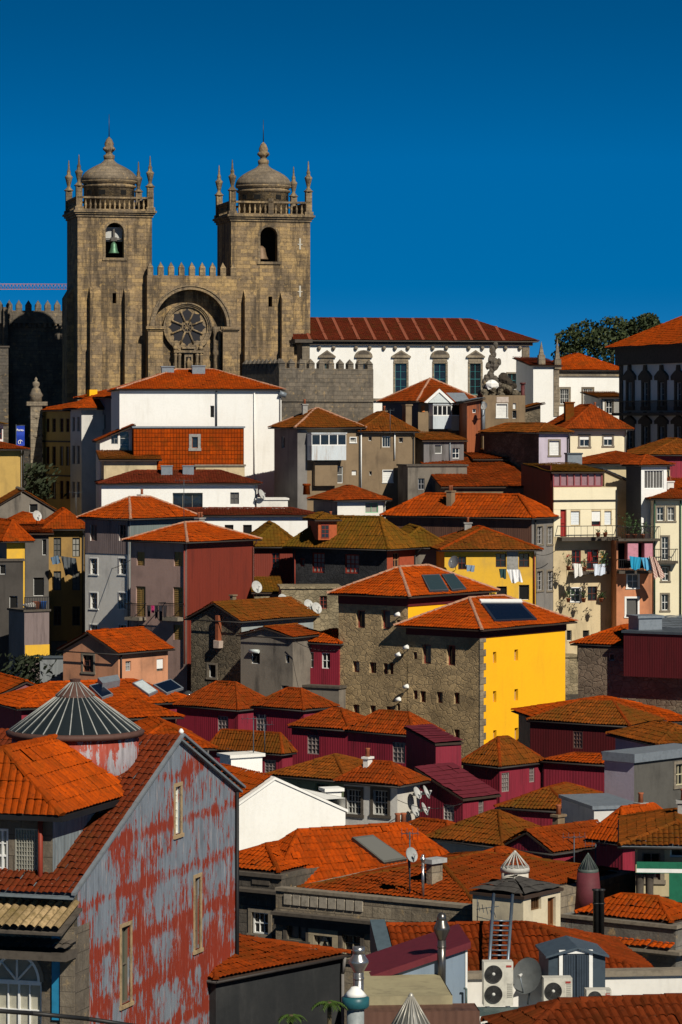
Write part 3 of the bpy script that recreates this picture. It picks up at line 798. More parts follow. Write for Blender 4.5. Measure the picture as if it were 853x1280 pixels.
# nave behind the towers, crenellated wall far left
m = MB(); m.box(6.2, sR + wR - 1.5, 5, 34, -2, cz(236, 352)); m.build('nave', CST, CR)
m = MB(); yb0 = 21
def bx(px):
    k = (px - CX) / F; o = cath.C + cath.v * yb0
    return (k * o.y - o.x) / (math.cos(cath.th) - k * math.sin(cath.th))
Yk = cath.C.y + yb0
bz = lambda py: (HY - py) * (Yk - 1.5) / F - cath.zg
xa, xb = bx(-60), bx(79) + 2.5
m.box(xa, xb, yb0, yb0 + 10, -2, bz(408)); m.box(xa, xb, yb0 - .35, yb0 + .5, bz(404), bz(388)); m.box(xa, xb, yb0 + .01, yb0 + .49, bz(408) - .01, bz(404))
for i in range(46): m.box(xa + .3 + i * .52, xa + .55 + i * .52, yb0 - .33, yb0, bz(408.5), bz(404) - .001)
m.box(bx(3), bx(8.5), yb0 - .9, yb0, -2, bz(384))
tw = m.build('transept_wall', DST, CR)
i = 0
for px in range(-50, 80, 12):
    m = MB(); x = bx(px + 1.5); m.box(x - .3, x + .3, yb0 - .3, yb0 + .25, bz(388), bz(381), skip='t'); m.lathe([(.42, bz(381)), (0, bz(374.5))], (x, yb0, 0), sq=True); m.build('merlon', DST, tw)

# crenellated retaining wall right of the towers
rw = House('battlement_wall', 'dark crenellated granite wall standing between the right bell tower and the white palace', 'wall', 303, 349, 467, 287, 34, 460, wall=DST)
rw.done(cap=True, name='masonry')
def merlons(h, face, n, L, z, hw=.3, hh=.7, th=.45, mat=DST):
    for i in range(n):
        t = .35 + (L - .7) * i / (n - 1); m = MB()
        if face == 'R': m.box(t - hw, t + hw, 0, th, z, z + hh, skip='t'); m.lathe([(hw * 1.4, z + hh), (0, z + hh + .45)], (t, th / 2, 0), sq=True)
        else: m.box(0, th, t - hw, t + hw, z, z + hh, skip='t'); m.lathe([(hw * 1.4, z + hh), (0, z + hh + .45)], (th / 2, t, 0), sq=True)
        m.build('merlon', mat, h.root)
merlons(rw, 'R', 10, rw.a, rw.zE, .30, .45)
merlons(rw, 'L', 9, rw.b, rw.zE, .30, .45)
rw.box('string_course', 'R', 350, 466, 499, 502, .12, 0, DST)

# ------------------------------------------------------------------ colours
T1 = tile((.40, .056, .003), (.12, .026, .006), .28, (.16, .06, .006), lich=.15)                                                     # bright terracotta
T1b = tile((.44, .062, .003), (.16, .03, .006), .15, (.16, .06, .006), lich=.15)              # freshest
T2 = tile((.30, .046, .005), (.09, .022, .006), .4, (.12, .045, .006), lich=.2)             # older
T3 = tile((.24, .06, .008), (.08, .03, .007), .5, (.11, .055, .008), lich=.2)   # mossy
T4 = tile((.15, .025, .010), (.06, .015, .008), .25, lich=.1)    # dark red
T5 = tile((.22, .08, .008), (.08, .04, .008), .65, (.12, .075, .008), lich=.15)     # yellow green moss
MORTAR = simple((.42, .22, .14), .9, var=.5, name='ridge_mortar')
WHITE = plaster((.82, .81, .77), .13, (.50, .46, .38), .8)
WHITE2 = plaster((.74, .72, .67), .25, (.25, .22, .18))
CREAM = plaster((.78, .70, .50), .12, (.3, .26, .17))
OCHRE = plaster((.52, .34, .10), .35, (.16, .11, .05))
YELLOW = plaster((.93, .48, .010), .16, (.66, .31, .02), .8)
YELLOWD = plaster((.72, .42, .04), .45, (.30, .22, .10))
BEIGE = plaster((.58, .47, .29), .45, (.12, .095, .06))
BROWNW = plaster((.23, .165, .10), .55, (.07, .05, .035))
GREYW = plaster((.22, .205, .19), .45, (.06, .06, .06))
GREYL = plaster((.64, .62, .58), .3, (.12, .12, .12))
CEMENT = plaster((.19, .165, .135), .7, (.035, .032, .03))
MAUVE = plaster((.38, .25, .21), .45, (.10, .07, .06))
SALMON = plaster((.58, .27, .15), .5, (.16, .09, .06))
TERRA = plaster((.58, .24, .12), .5, (.14, .07, .05))
PALEGR = plaster((.30, .33, .33), .35, (.10, .11, .11))
LILAC = plaster((.50, .44, .52), .3, (.22, .18, .2))
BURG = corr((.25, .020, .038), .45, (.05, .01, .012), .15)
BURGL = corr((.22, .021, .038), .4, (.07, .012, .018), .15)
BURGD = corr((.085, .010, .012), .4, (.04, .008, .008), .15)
REDC = corr((.17, .028, .016), .4, (.08, .018, .012), .16)
BROWNC = corr((.12, .06, .042), .6, (.04, .022, .018), .18)
GREYC = corr((.19, .205, .21), .45, (.06, .06, .06), .25)
MAUVC = corr((.20, .155, .15), .5, (.08, .06, .06), .2)
SLATE = rubble((.055, .055, .058), (.035, .035, .038), (.015, .015, .015), .28, .02, name='slate_shingles', flat=1.2)
RUB = rubble((.36, .29, .18), (.22, .18, .11), (.10, .08, .055), .36, .04)
RUBD = rubble((.21, .17, .115), (.12, .10, .07), (.05, .042, .03), .38, .05)
RUBY = rubble((.52, .37, .19), (.36, .26, .14), (.2, .15, .09), .46, .03, name='block_stone')
STONE = ashlar((.30, .25, .18), (.22, .18, .13), (.12, .10, .08), .7, .35, .6)
STONED = ashlar((.13, .11, .09), (.09, .08, .065), (.05, .045, .04), .6, .3, .6)
TRIM = simple((.22, .185, .14), .9, var=.4, name='stone_trim')
TRIMD = simple((.09, .075, .06), .9, var=.4, name='dark_stone_trim')
ZINC = simple((.22, .25, .28), .5, .3, name='zinc')
ZINCD = simple((.07, .085, .10), .5, .2, name='dark_zinc')
IRON = simple((.015, .015, .017), .6, .2, name='wrought_iron')
REDP = simple((.22, .03, .015), .6, name='red_paint')
BLACKP = simple((.02, .02, .02), .5, name='black_pipe')
GREENP = simple((.03, .09, .05), .5, name='green_pipe')
WPAINT = simple((.78, .78, .75), .5, var=.1, name='white_paint')
RGREY = simple((.30, .29, .27), .9, var=.4, name='cement_render')
TEAL = (.04, .22, .24); WH = (.78, .78, .75); DBR = (.05, .03, .02); DRED = (.12, .015, .012); DGRN = (.03, .06, .05)
def wallt(m, key, su=1 / .24, sv=1 / .34):
    """the tile material laid on a wall whose UVs are in metres"""
    c = m.copy(); c.name = key; t = NT(c); mp = t.n.new('ShaderNodeMapping'); mp.inputs['Scale'].default_value = (su, sv, 1)
    uvn = [n for n in t.n if n.type == 'UVMAP'][0]; links = [(l.to_socket) for l in uvn.outputs[0].links]
    t.link(uvn.outputs[0], mp.inputs[0])
    for so in links: t.link(mp.outputs[0], so)
    wv = t.n.new('ShaderNodeTexBrick'); t.link(mp.outputs[0], wv.inputs['Vector']); wv.offset = 0; wv.inputs['Scale'].default_value = 1; wv.inputs['Brick Width'].default_value = 1; wv.inputs['Row Height'].default_value = 1; wv.inputs['Mortar Size'].default_value = .08; wv.inputs['Mortar Smooth'].default_value = 1
    b = t.n['Principled BSDF']; b2 = t.n.new('ShaderNodeBump'); b2.inputs['Distance'].default_value = .06; b2.invert = True; t.link(wv.outputs['Fac'], b2.inputs['Height'])
    old = b.inputs['Normal'].links[0].from_socket; t.link(old, b2.inputs['Normal']); t.link(b2.outputs[0], b.inputs['Normal'])
    src = b.inputs['Base Color'].links[0].from_socket
    t.link(t.mix(t.math('MULTIPLY', wv.outputs['Fac'], .75), src, (.07, .02, .01)), b.inputs['Base Color'])
    return c
TWALL = wallt(T1b, 'tile_cladding')

PR = random.Random(4); DPIPES = [simple((.03, .03, .03), .6, name='black_gutter_pipe'), simple((.16, .15, .14), .6, name='grey_gutter_pipe'), simple((.10, .03, .02), .6, name='brown_gutter_pipe')]
def hs(name, label, cat, xl, xc, xr, Y, th, ye, wall, ry=None, rk='hip', tiles=None, wins=(), wallL=None, a=None, b=None, group=None, e=.35, rmat=None, gable=None, rise=None, ex=None, p=.20, r=.36, ins=None, axis=None, fascia=None, ridge=True, eo=None, yb=None, arc=.032):
    h = House(name, label, cat, xl, xc, xr, Y, th, ye, a, b, group, wall, wallL, yb=yb)
    for w_ in wins:
        h.win(*w_[:6], **(w_[6] if len(w_) > 6 else {}))
    if ry is not None:
        ym = {'shed_f': Y + h.b * math.cos(h.th), 'shed_k': Y, 'shed_l': Y + h.a * math.sin(h.th), 'shed_r': Y}.get(rk, Y + (h.b * math.cos(h.th) + h.a * math.sin(h.th)) / 2)
        rise = max(.3, (HY - ry) * ym / F - h.zg - h.zE)
    h.rise = rise
    g = gable
    if rk.startswith('shed'): g = rk
    if rk == 'gable': g = 'x' if (axis or ('x' if h.a >= h.b else 'y')) == 'x' else 'y'
    if g and not rk.startswith('shed') and rise: 
        h.done(gable=g, gh=rise * .9)
    elif g and rise: h.done(gable=g, gh=rise * .9)
    else: h.done()
    if rise is not None and rk != 'flat':
        kw = dict(over=e, mat=tiles or T1, rmat=rmat, p=p, r=r, ins=ins, axis=axis, fascia=fascia, ridge=ridge, e=eo, arc=arc)
        h.rf = h.roof(rise, rk, **kw)
    if rise is not None and rk in ('hip', 'gable') and e > .1:
        g = MB(); z = h.zE - .04; g.tube((-e - .04, -e - .03, z), (h.a + e, -e - .03, z), .04, n=6); g.tube((-e - .03, -e - .04, z), (-e - .03, h.b + e, z), .04, n=6); g.build('gutter', simple((.035, .03, .028), .6, name='old_gutter'), h.root)
        if h.zE > 3 and (h.a > 2.5 and not gable and rk == 'hip'):
            q = MB(); q.path([(h.a - .12, -e - .05, z), (h.a - .12, -.09, z - .45), (h.a - .12, -.09, h.zb)], .045, n=5); q.build('downpipe', DPIPES[PR.randrange(3)], h.root)
    elif rk == 'flat':
        m = MB(); m.box(-.1, h.a + .1, -.1, h.b + .1, h.zE, h.zE + .14); h.rf = m.build('coping', tiles or ZINC, h.root)
    return h

def dish(h, face, px, py, dia=.8, out=.45, az=25, el=25, label=None, mat=None, group='satellite dishes on the house walls'):
    """a satellite dish on a bracket fixed to a wall"""
    s_, z_ = h.sz(face, px, py); M = h.root.matrix_basis if False else Matrix.Translation(h.root.location) @ Matrix.Rotation(h.th, 4, 'Z')
    p = M @ (h.M(face, s_, z_) @ Vector((0, -out, 0)))
    pw = M @ (h.M(face, s_, z_ - .3) @ Vector((0, 0.02, 0)))
    return dish_at(p, pw, dia, az, el, label, mat, group)
def dish_at(p, pw, dia, az, el, label, mat=None, group='satellite dishes on the house walls', legs=False):
    rt = empty('satellite_dish', p, 0, label, 'satellite dish', group)
    d = Vector((math.sin(R(az)) * math.cos(R(el)), -math.cos(R(az)) * math.cos(R(el)), math.sin(R(el))))
    q = d.to_track_quat('Z', 'Y').to_matrix().to_4x4()
    m = MB(); r = dia / 2; dia *= .85; r = dia / 2; prof = [(r * k / 6, .22 * r * (k / 6) ** 2) for k in range(7)]
    rings = [[q @ Vector((rr * math.cos(2 * math.pi * i / 24), rr * 1.06 * math.sin(2 * math.pi * i / 24), zz)) for i in range(24)] for rr, zz in prof]
    for off in (0, -.02):
        o3 = d * off
        for k in range(6):
            for i in range(24):
                j = (i + 1) % 24
                a_ = [rings[k][i] + o3, rings[k][j] + o3, rings[k + 1][j] + o3, rings[k + 1][i] + o3]
                if k == 0: a_ = a_[1:]
                m.face(a_ if off == 0 else a_[::-1], None, 0, True)
    m.tube(q @ Vector((0, 0, -.02)), q @ Vector((0, 0, -.16)), .07, n=8)
    m.build('reflector', mat or simple((.45, .45, .43), .5, name='dish_paint'), rt)
    a = MB(); a.tube(q @ Vector((0, -r * .98, .2 * r)), q @ Vector((0, -r * .15, r * .85)), .018, n=5); a.build('arm', ZINC, rt)
    f = MB(); f.tube(q @ Vector((0, -r * .22, r * .95)), q @ Vector((0, -r * .02, r * .72)), .05, .03, n=8); f.build('receiver', simple((.5, .5, .48), .5), rt)
    b_ = MB(); b_.path([q @ Vector((0, 0, -.14)), pw - Vector(p)], .025, n=6); b_.build('bracket', ZINCD, rt)
    return rt

# ------------------------------------------------------------------ white palace beside the cathedral
pal = hs('white_palace', 'long white palace with dark red ribbed roof and teal windows right of the bell towers', 'palace', None, 377, 662, 304, 10, 425.5, WHITE, wallL=STONE, b=10, ry=None, wins=[
    ('R', 494.3, 508.5, 454.5, 493, 'sash', dict(fc=TEAL, nx=2, ny=4, sur=STONE, surw=.2)),
    ('R', 543, 557.5, 454.5, 493, 'sash', dict(fc=TEAL, nx=2, ny=4, sur=STONE, surw=.2)),
    ('R', 587.7, 601.3, 454.5, 493, 'sash', dict(fc=TEAL, nx=2, ny=4, sur=STONE, surw=.2)),
    ('R', 635, 646, 467, 484, 'sash', dict(fc=TEAL, nx=2, ny=2, sur=TRIM, surw=.15)),
    ('R', 402, 414, 454.5, 490, 'sash', dict(fc=TEAL, nx=2, ny=4, sur=STONE, surw=.2)),
    ('R', 448, 460.5, 454.5, 490, 'sash', dict(fc=TEAL, nx=2, ny=4, sur=STONE, surw=.2))])
pal.rf = pal.roof((HY - 398) * 309 / F - pal.zg - pal.zE, 'halfhip_b', axis='x', over=.9, mat=T4, e=(.9, .8, .6, .6), fascia=TRIMD)
rib = MB(); Hh = (pal.b + 1.2) / 2; zt = pal.zE + pal.rise if pal.rise else 0
rr = (HY - 398) * 309 / F - pal.zg - pal.zE
ribm = simple((.22, .06, .03), .9, name='roof_rib_mortar')
i = 0; x = .6
while x < pal.a - 1.5:
    k = MB(); 
    run = min(1, (pal.a + .8 - x) / Hh)
    y0_, z0_ = -.6, pal.zE; y1_, z1_ = -.6 + Hh * run, pal.zE + rr * run
    k.prism([(x, y0_, z0_ + .09), (x + .28, y0_, z0_ + .09), (x + .28, y1_, z1_ + .09), (x, y1_, z1_ + .09)], (0, 0, .05)); k.build('roof_rib', ribm, pal.rf); x += 1.57
pal.band('cornice', pal.zE - .42, pal.zE - .04, TRIMD, .28)
pal.box('corner_pilaster', 'R', 653, 662, 434, 520, .12, 0, STONE)
hs('stone_porch', 'narrow stone lean-to with a dark projecting eave at the foot of the right bell tower', 'porch', None, 378, 387.5, 296, 10, 430, STONE, b=3, rk='flat', tiles=TRIMD, e=.3)
sp_ = bpy.data.objects['stone_porch']; MB().box(-.75, .9, -.4, 3, -.02, .28).build('eave', TRIMD, sp_).location = (0, 0, (HY - 430) * 296 / F - ground(0, 296) + .15)
pal.box('ledge', 'R', 388, 653, 498, 501, .25, 0, STONE)
for px in (399, 417, 445, 462, 480, 494, 510, 541, 558, 586, 603, 632, 650):
    s_, z_ = pal.sz('R', px, 434); MB().lathe([(.0, z_ - .35), (.16, z_ - .18), (.2, z_), (.1, z_ + .1)], (s_, -.14, 0), 8).build('drop_ornament', TRIM, pal.root)
def pediment(h, face, x0, x1, yb_, yt, kind, mat):
    a, b, z0, z1 = h.rect(face, x0, x1, yt, yb_); M = h.M(face, a if face == 'R' else b, z0); w = b - a; hh = z1 - z0
    m = MB(); m.box(0, w, -.22, 0, 0, .14, M=M)
    if kind == 'tri': m.prism([(0, -.2, .14), (w, -.2, .14), (w / 2, -.2, hh)], (0, .2, 0), M=M); m.prism([(w * .2, -.203, .22), (w * .8, -.203, .22), (w / 2, -.203, hh * .78)], (0, .01, 0), 1, M=M)
    else:
        pts = [(w / 2 - w / 2 * math.cos(math.pi * k / 10), -.2, .14 + (hh - .14) * math.sin(math.pi * k / 10)) for k in range(11)]
        m.prism(pts[::-1], (0, .2, 0), M=M); m.prism([(w * .15 + p_[0] * .7, -.203, .2 + p_[2] * .65) for p_ in pts[::-1]], (0, .01, 0), 1, M=M)
    m.box(w * .12, w * .88, -.08, -.001, -.55, -.02, 0, M=M)
    m.build('pediment', [mat, TRIMD], h.root)
for x0, x1, k in ((398, 419.5, 'tri'), (443.5, 465.5, 'arc'), (489.5, 513.5, 'tri'), (538.5, 562, 'arc'), (583, 606, 'tri')):
    pediment(pal, 'R', x0, x1, 447, 437.5, k, STONE)

ann = hs('white_annex', 'narrow white wall block with two stone obelisks on its roof, right of the palace', 'building', None, 667, 699, 296, 10, 457, WHITE, b=7, ry=447, rk='shed_f', tiles=T4, e=.3)
ann.box('corner_pilaster', 'R', 692.5, 699, 458, 520, .1, 0, STONE)
for px, yb_, yt in ((677, 447, 426), (697, 452, 421.5)):
    p = P(px, yb_, 296.5); s_ = 296.5 / F; hh = (yb_ - yt) * s_
    m = MB(); M = Matrix.Translation(p) @ Matrix.Rotation(R(10), 4, 'Z')
    for r0, r1, z0, z1 in ((.32, .30, -.7, .25), (.22, .0, .25, hh)):
        v = [M @ Vector((sx_ * r0, sy_ * r0, z0)) for sx_, sy_ in ((-1, -1), (1, -1), (1, 1), (-1, 1))] + [M @ Vector((sx_ * r1, sy_ * r1, z1)) for sx_, sy_ in ((-1, -1), (1, -1), (1, 1), (-1, 1))]
        for q in ((0, 1, 5, 4), (1, 2, 6, 5), (2, 3, 7, 6), (3, 0, 4, 7), (4, 5, 6, 7)): m.face([v[i_] for i_ in q])
    o = m.build('obelisk', STONE); o.parent = ann.root; o.matrix_parent_inverse = (Matrix.Translation(ann.root.location) @ Matrix.Rotation(ann.th, 4, 'Z')).inverted()
ann2 = hs('white_rear_building', 'low white building with stone framed windows half in shadow beside the baroque palace', 'building', None, 690, 778, 300, 10, 463, WHITE, b=9, ry=443, tiles=T1b, e=.4, wins=[
    ('R', 700.5, 711.5, 486, 505, 'sash', dict(nx=4, ny=3, sur=STONE, surw=.18)), ('R', 729.5, 741, 486, 509, 'sash', dict(nx=4, ny=3, sur=STONE, surw=.18, rec=.1))], gable=None)
ann2.band('cornice', ann2.zE - .55, ann2.zE - .03, STONE, .15, 'R')
ann3 = hs('white_link_building', 'small plain house with low brown roof in shade beside the baroque palace', 'house', None, 752, 786, 289, 10, 497, WHITE2, b=6, ry=490, rk='shed_f', tiles=T3, wins=[('R', 758, 766, 501, 517, 'sash', dict(sur=TRIM))])
ann3.pipe('R', 753, 498, 530, BLACKP)

bar = hs('baroque_palace', 'tall shaded baroque palace with carved dark window frames and long iron balcony', 'palace', 775, 905, None, 258, 20, 428, WHITE, a=18, ry=None)
bar_specs = []
bar.walls and bpy.data.objects.remove(bar.walls)
for cxp, sc_ in ((789, .93), (808.5, .96), (829, 1), (850, 1.04), (872, 1.08), (895, 1.1)):
    for (y0, y1) in ((478, 508), (533, 560), (585, 612)):
        w2 = 3.1 * sc_
        bar.win('L', cxp - w2, cxp + w2, y0, y1, 'sash', nx=2, ny=4, sur=TRIMD, surw=.34, fc=(.45, .45, .44), sproud=.12)
    for (y0, y1) in ((455, 475), (514, 530)):
        a, b_, z0, z1 = bar.rect('L', cxp - 7.5 * sc_, cxp + 7.5 * sc_, y0, y1); M = bar.M('L', b_, z0); w_, hh = b_ - a, z1 - z0
        m = MB(); q = [(0, -.25, 0), (w_, -.25, 0), (w_ * 1.02, -.25, hh * .25), (w_ * .86, -.25, hh * .42), (w_ * .72, -.25, hh * .55), (w_ * .6, -.25, hh * .62), (w_ * .56, -.25, hh * .95), (w_ * .44, -.25, hh * .95), (w_ * .4, -.25, hh * .62), (w_ * .28, -.25, hh * .55), (w_ * .14, -.25, hh * .42), (-w_ * .02, -.25, hh * .25)]
        m.prism(q, (0, .25, 0), M=M); m.build('window_crest', TRIMD, bar.root)
bar.done()
bar.roof(5.2, 'hip', over=.9, mat=T1b, fascia=TRIMD)
bar.band('cornice', bar.zE - 1.5, bar.zE - .03, TRIMD, .45)
bal = MB(); zb = bar.zpx(515); bal.box(-.9, -.002, 1, bar.b - .3, zb - .25, zb); bl = bal.build('balcony', TRIMD, bar.root)
rl = MB(); rl.box(-.9, -.84, 1, bar.b - .3, zb + .95, zb + 1.02); y_ = 1.0
while y_ < bar.b - .3: rl.box(-.885, -.86, y_, y_ + .025, zb, zb + .95); y_ += .13
rl.build('railing', IRON, bl)
bar.box('corner_pilaster', 'L', 775.5, 779.5, 446, 640, .1, 0, TRIMD)

# tree behind the roofs
def tree(px, pyb, Y, cr, seed, label, name='tree', n=5200, trunk=True, cat='tree', leaf=.5, mats=None):
    rnd = random.Random(seed); base = P(px, pyb, Y); g = ground(base.x, Y); rt = empty(name, (base.x, Y, g), 0, label, cat)
    crn = MB(); tr = MB(); H = base.z - g
    lobes = cr
    tr.tube((0, 0, -.3), (0, 0, H * .6 + 1), .55, .38, n=10)
    for (lx, lz, ly, lr) in lobes:
        tr.tube((0, 0, H * .55), (lx, ly, H + lz), .25, .08, n=6)
    tr.build('trunk', simple((.06, .045, .03), .9), rt)
    for i in range(n):
        lx, lz, ly, lr = rnd.choice(lobes)
        while True:
            v = Vector((rnd.uniform(-1, 1), rnd.uniform(-1, 1), rnd.uniform(-1, 1)))
            if v.length < 1: break
        v = v.normalized() * (v.length ** .45) * lr * rnd.uniform(.75, 1.06); v.z *= .8
        c = Vector((lx, ly, H + lz)) + v
        a = Vector((rnd.gauss(0, 1), rnd.gauss(0, 1), rnd.gauss(0, 1))).normalized(); b_ = a.orthogonal().normalized(); s_ = leaf * rnd.uniform(.5, 1.2)
        c2 = a.cross(b_)
        crn.face([c + b_ * s_ * .5, c + c2 * s_ * .32, c - b_ * s_ * .5, c - c2 * s_ * .32], [(i * .01, 0)] * 4, rnd.choice((0, 0, 1)))
    crn.build('crown', mats or [simple((.028, .042, .014), .7, name='leaf_dark'), simple((.05, .065, .02), .7, name='leaf_olive')], rt)
    return rt
tree(765, 425, 325, [(-4.2, .0, 0, 1.7), (-2.6, .6, .5, 1.9), (-1.2, -.2, -1, 2.1), (.2, 1.0, 0, 1.9), (1.6, .7, 1, 1.7), (2.9, 1.3, 0, 1.5), (3.8, 1.9, .5, 1.1), (4.4, 1.2, 0, .9), (2, -.8, 0, 2.2), (-2.5, -1.6, 0, 2.6), (0, -1.5, 0, 3), (4.2, -.8, 0, 1.9), (-4.4, -1.6, 0, 1.7)], 3, 'dark evergreen tree rising behind the roofs left of the baroque palace', n=9000, leaf=.42)
# distant crane jib
cr = MB(); A0, A1 = P(-30, 361.5, 420), P(84, 361.5, 430); dz = Vector((0, 0, .7))
cr.tube(A0, A1, .05, n=4); cr.tube(A0 + dz, A1 + dz, .05, n=4)
for i in range(26):
    q0, q1 = A0.lerp(A1, i / 26), A0.lerp(A1, (i + .5) / 26); q2 = A0.lerp(A1, (i + 1) / 26); cr.tube(q0, q1 + dz, .03, n=3); cr.tube(q1 + dz, q2, .03, n=3)
crm = P(-28, 361, 420); cr.tube((crm.x, 420, -2), (crm.x, 420, crm.z + 2), .5, n=4)
tag(cr.build('tower_crane', simple((.45, .2, .16), .6)), 'thin red lattice jib of a crane against the sky left of the cathedral', 'crane')

# ------------------------------------------------------------------ far left group
hs('stone_tower_house', 'plain granite wall block at the left edge below the crenellated cathedral wing', 'building', None, -40, 10.5, 284, 8, 434, STONED, b=8, rk='flat', tiles=TRIMD)
oh = hs('ochre_house', 'small ochre house with low dark tiled roof at the left edge beside the blue banner', 'house', None, -40, 28.5, 262, 8, 562, OCHRE, b=9, ry=552, tiles=T2, e=.5)
oh.pipe('R', 29, 563, 616, BLACKP)
uh = hs('red_window_house', 'sliver of house with red window and ochre roof at the left edge', 'house', None, -40, 4, 268, 8, 531, WHITE2, b=8, ry=520, rk='shed_r', tiles=T5, e=.4, wins=[('R', -6, 2.5, 535, 549, 'sash', dict(fc=(.3, .03, .02)))])
fn = MB(); p = P(45, 595, 278); s_ = 278 / F; sq = [(1.15, 0), (1.15, .6), (.9, .7), (.85, 3.2), (1.05, 3.35), (1.1, 3.6), (.75, 3.75), (.7, 4.6)]
zg_ = ground(p.x, 278)
def pz(py, Y): return (HY - py) * Y / F - zg_
rt = empty('carved_stone_monument', (p.x, 278, zg_), R(10), 'carved granite monument with a tapering finial, in the dark gap left of the ochre row', 'monument')
m = MB(); m.box(-.5, .5, -.5, .5, -.3, pz(506, 278)); m.box(-.85, .95, -.6, .6, pz(507, 278), pz(502, 278)); m.build('shaft', STONE, rt)
m = MB(); m.lathe([(.55, pz(502, 278)), (.5, pz(497, 278)), (.62, pz(494, 278)), (.45, pz(490, 278)), (.35, pz(486, 278)), (.2, pz(484, 278)), (.34, pz(481, 278)), (.3, pz(478, 278)), (.1, pz(476, 278)), (.16, pz(474, 278)), (0, pz(471, 278))], n=10); m.build('finial', STONE, rt)
for zz in (516, 540, 565): MB().lathe([(.5, pz(zz + 8, 278)), (.66, pz(zz + 5, 278)), (.5, pz(zz, 278))], n=8).build('carved_collar', STONE, rt)
# blue banner on its pole
bp = P(25.5, 545, 273); zg_ = ground(bp.x, 273)
rt = empty('banner', (bp.x, 273, zg_), R(5), 'blue vertical banner with white lettering hanging above the ochre house', 'banner')
fb = MB(); x0, x1 = -.33, .36; z0, z1 = pz(557, 273), pz(532, 273)
NB = 10
for i in range(NB):
    za, zb2 = z0 + (z1 - z0) * i / NB, z0 + (z1 - z0) * (i + 1) / NB
    ya, yb2 = .05 * math.sin(i * .9), .05 * math.sin((i + 1) * .9)
    fb.face([(x0, ya, za), (x1, ya, za), (x1, yb2, zb2), (x0, yb2, zb2)], None, 0, True)
    fb.face([(x0, ya + .02, za), (x0, yb2 + .02, zb2), (x1, yb2 + .02, zb2), (x1, ya + .02, za)], None, 0, True)
fb.build('cloth', simple((.012, .05, .42), .7), rt)
MB().tube((-.36, .03, -.3), (-.36, .03, z1 + .1), .04, n=6).tube((-.4, .03, z1 + .02), (.4, .03, z1 + .02), .03, n=6).build('pole', ZINCD, rt)
def text(body, size, mat, parent, loc, rot, extr=.004, align='CENTER', name='lettering', bold=0):
    cu = bpy.data.curves.new(name, 'FONT'); cu.body = body; cu.size = size; cu.extrude = extr; cu.align_x = align; cu.align_y = 'CENTER'; cu.offset = bold
    t = bpy.data.objects.new(name, cu); COL.objects.link(t); bpy.context.view_layer.update()
    me = bpy.data.meshes.new_from_object(t.evaluated_get(bpy.context.evaluated_depsgraph_get())); bpy.data.objects.remove(t)
    o = bpy.data.objects.new(name, me); COL.objects.link(o); me.materials.clear(); me.materials.append(mat); o.parent = parent; o.location = loc; o.rotation_euler = rot; return o
text('Porto.', .25, WPAINT, rt, (0, -.075, z1 - .38), (R(90), 0, 0), bold=.008)
sw = MB()
for k in range(14):
    a0, a1 = R(20 + 16 * k), R(20 + 16 * (k + 1)); sw.prism([(.2 * math.cos(a0), -.08, z0 + .3 + .2 * math.sin(a0)), (.15 * math.cos(a0), -.08, z0 + .3 + .15 * math.sin(a0)), (.15 * math.cos(a1), -.08, z0 + .3 + .15 * math.sin(a1)), (.2 * math.cos(a1), -.08, z0 + .3 + .2 * math.sin(a1))], (0, .004, 0))
sw.box(-.02, .03, -.08, -.076, z0 + .16, z0 + .42); sw.build('emblem', WPAINT, rt)

WB = dict(fc=(.10, .03, .02), nx=2, ny=3)
r1 = hs('ochre_row_house', 'shaded ochre row house with dark windows left of the big white house', 'house', 53, 88, None, 272, 24, 513, OCHRE, a=8, ry=499, tiles=T1, e=.5,
   wins=[('L', x - 2.3, x + 2.3, y0, y1, 'sash', WB) for x in (59.5, 67.5, 77, 84.5) for y0, y1 in ((523, 540), (558, 582), (601, 624))])
r1.band('string_course', r1.zpx(553), r1.zpx(551), TRIMD, .08, 'L'); r1.band('string_course', r1.zpx(596), r1.zpx(594), TRIMD, .08, 'L')
r2 = hs('grey_row_house', 'narrow shaded grey row house beside the ochre row house', 'house', 88, 102, None, 269, 24, 511, GREYL, a=8, ry=496, tiles=T1, e=.5,
   wins=[('L', x - 1.8, x + 1.8, y0, y1, 'sash', dict(fc=(.3, .25, .22), nx=2, ny=3)) for x in (92, 98) for y0, y1 in ((521, 539), (557, 580), (602, 622))])
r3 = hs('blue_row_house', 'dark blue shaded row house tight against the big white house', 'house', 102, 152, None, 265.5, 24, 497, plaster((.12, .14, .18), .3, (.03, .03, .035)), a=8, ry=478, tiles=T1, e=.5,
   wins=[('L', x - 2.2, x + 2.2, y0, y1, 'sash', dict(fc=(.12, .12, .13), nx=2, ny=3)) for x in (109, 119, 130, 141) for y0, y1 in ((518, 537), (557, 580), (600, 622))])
MB().box(-.35, .35, -.35, .35, 0, .75).build('chimney', YELLOW, r2.root).location = (2, 3, r2.zE + .9)

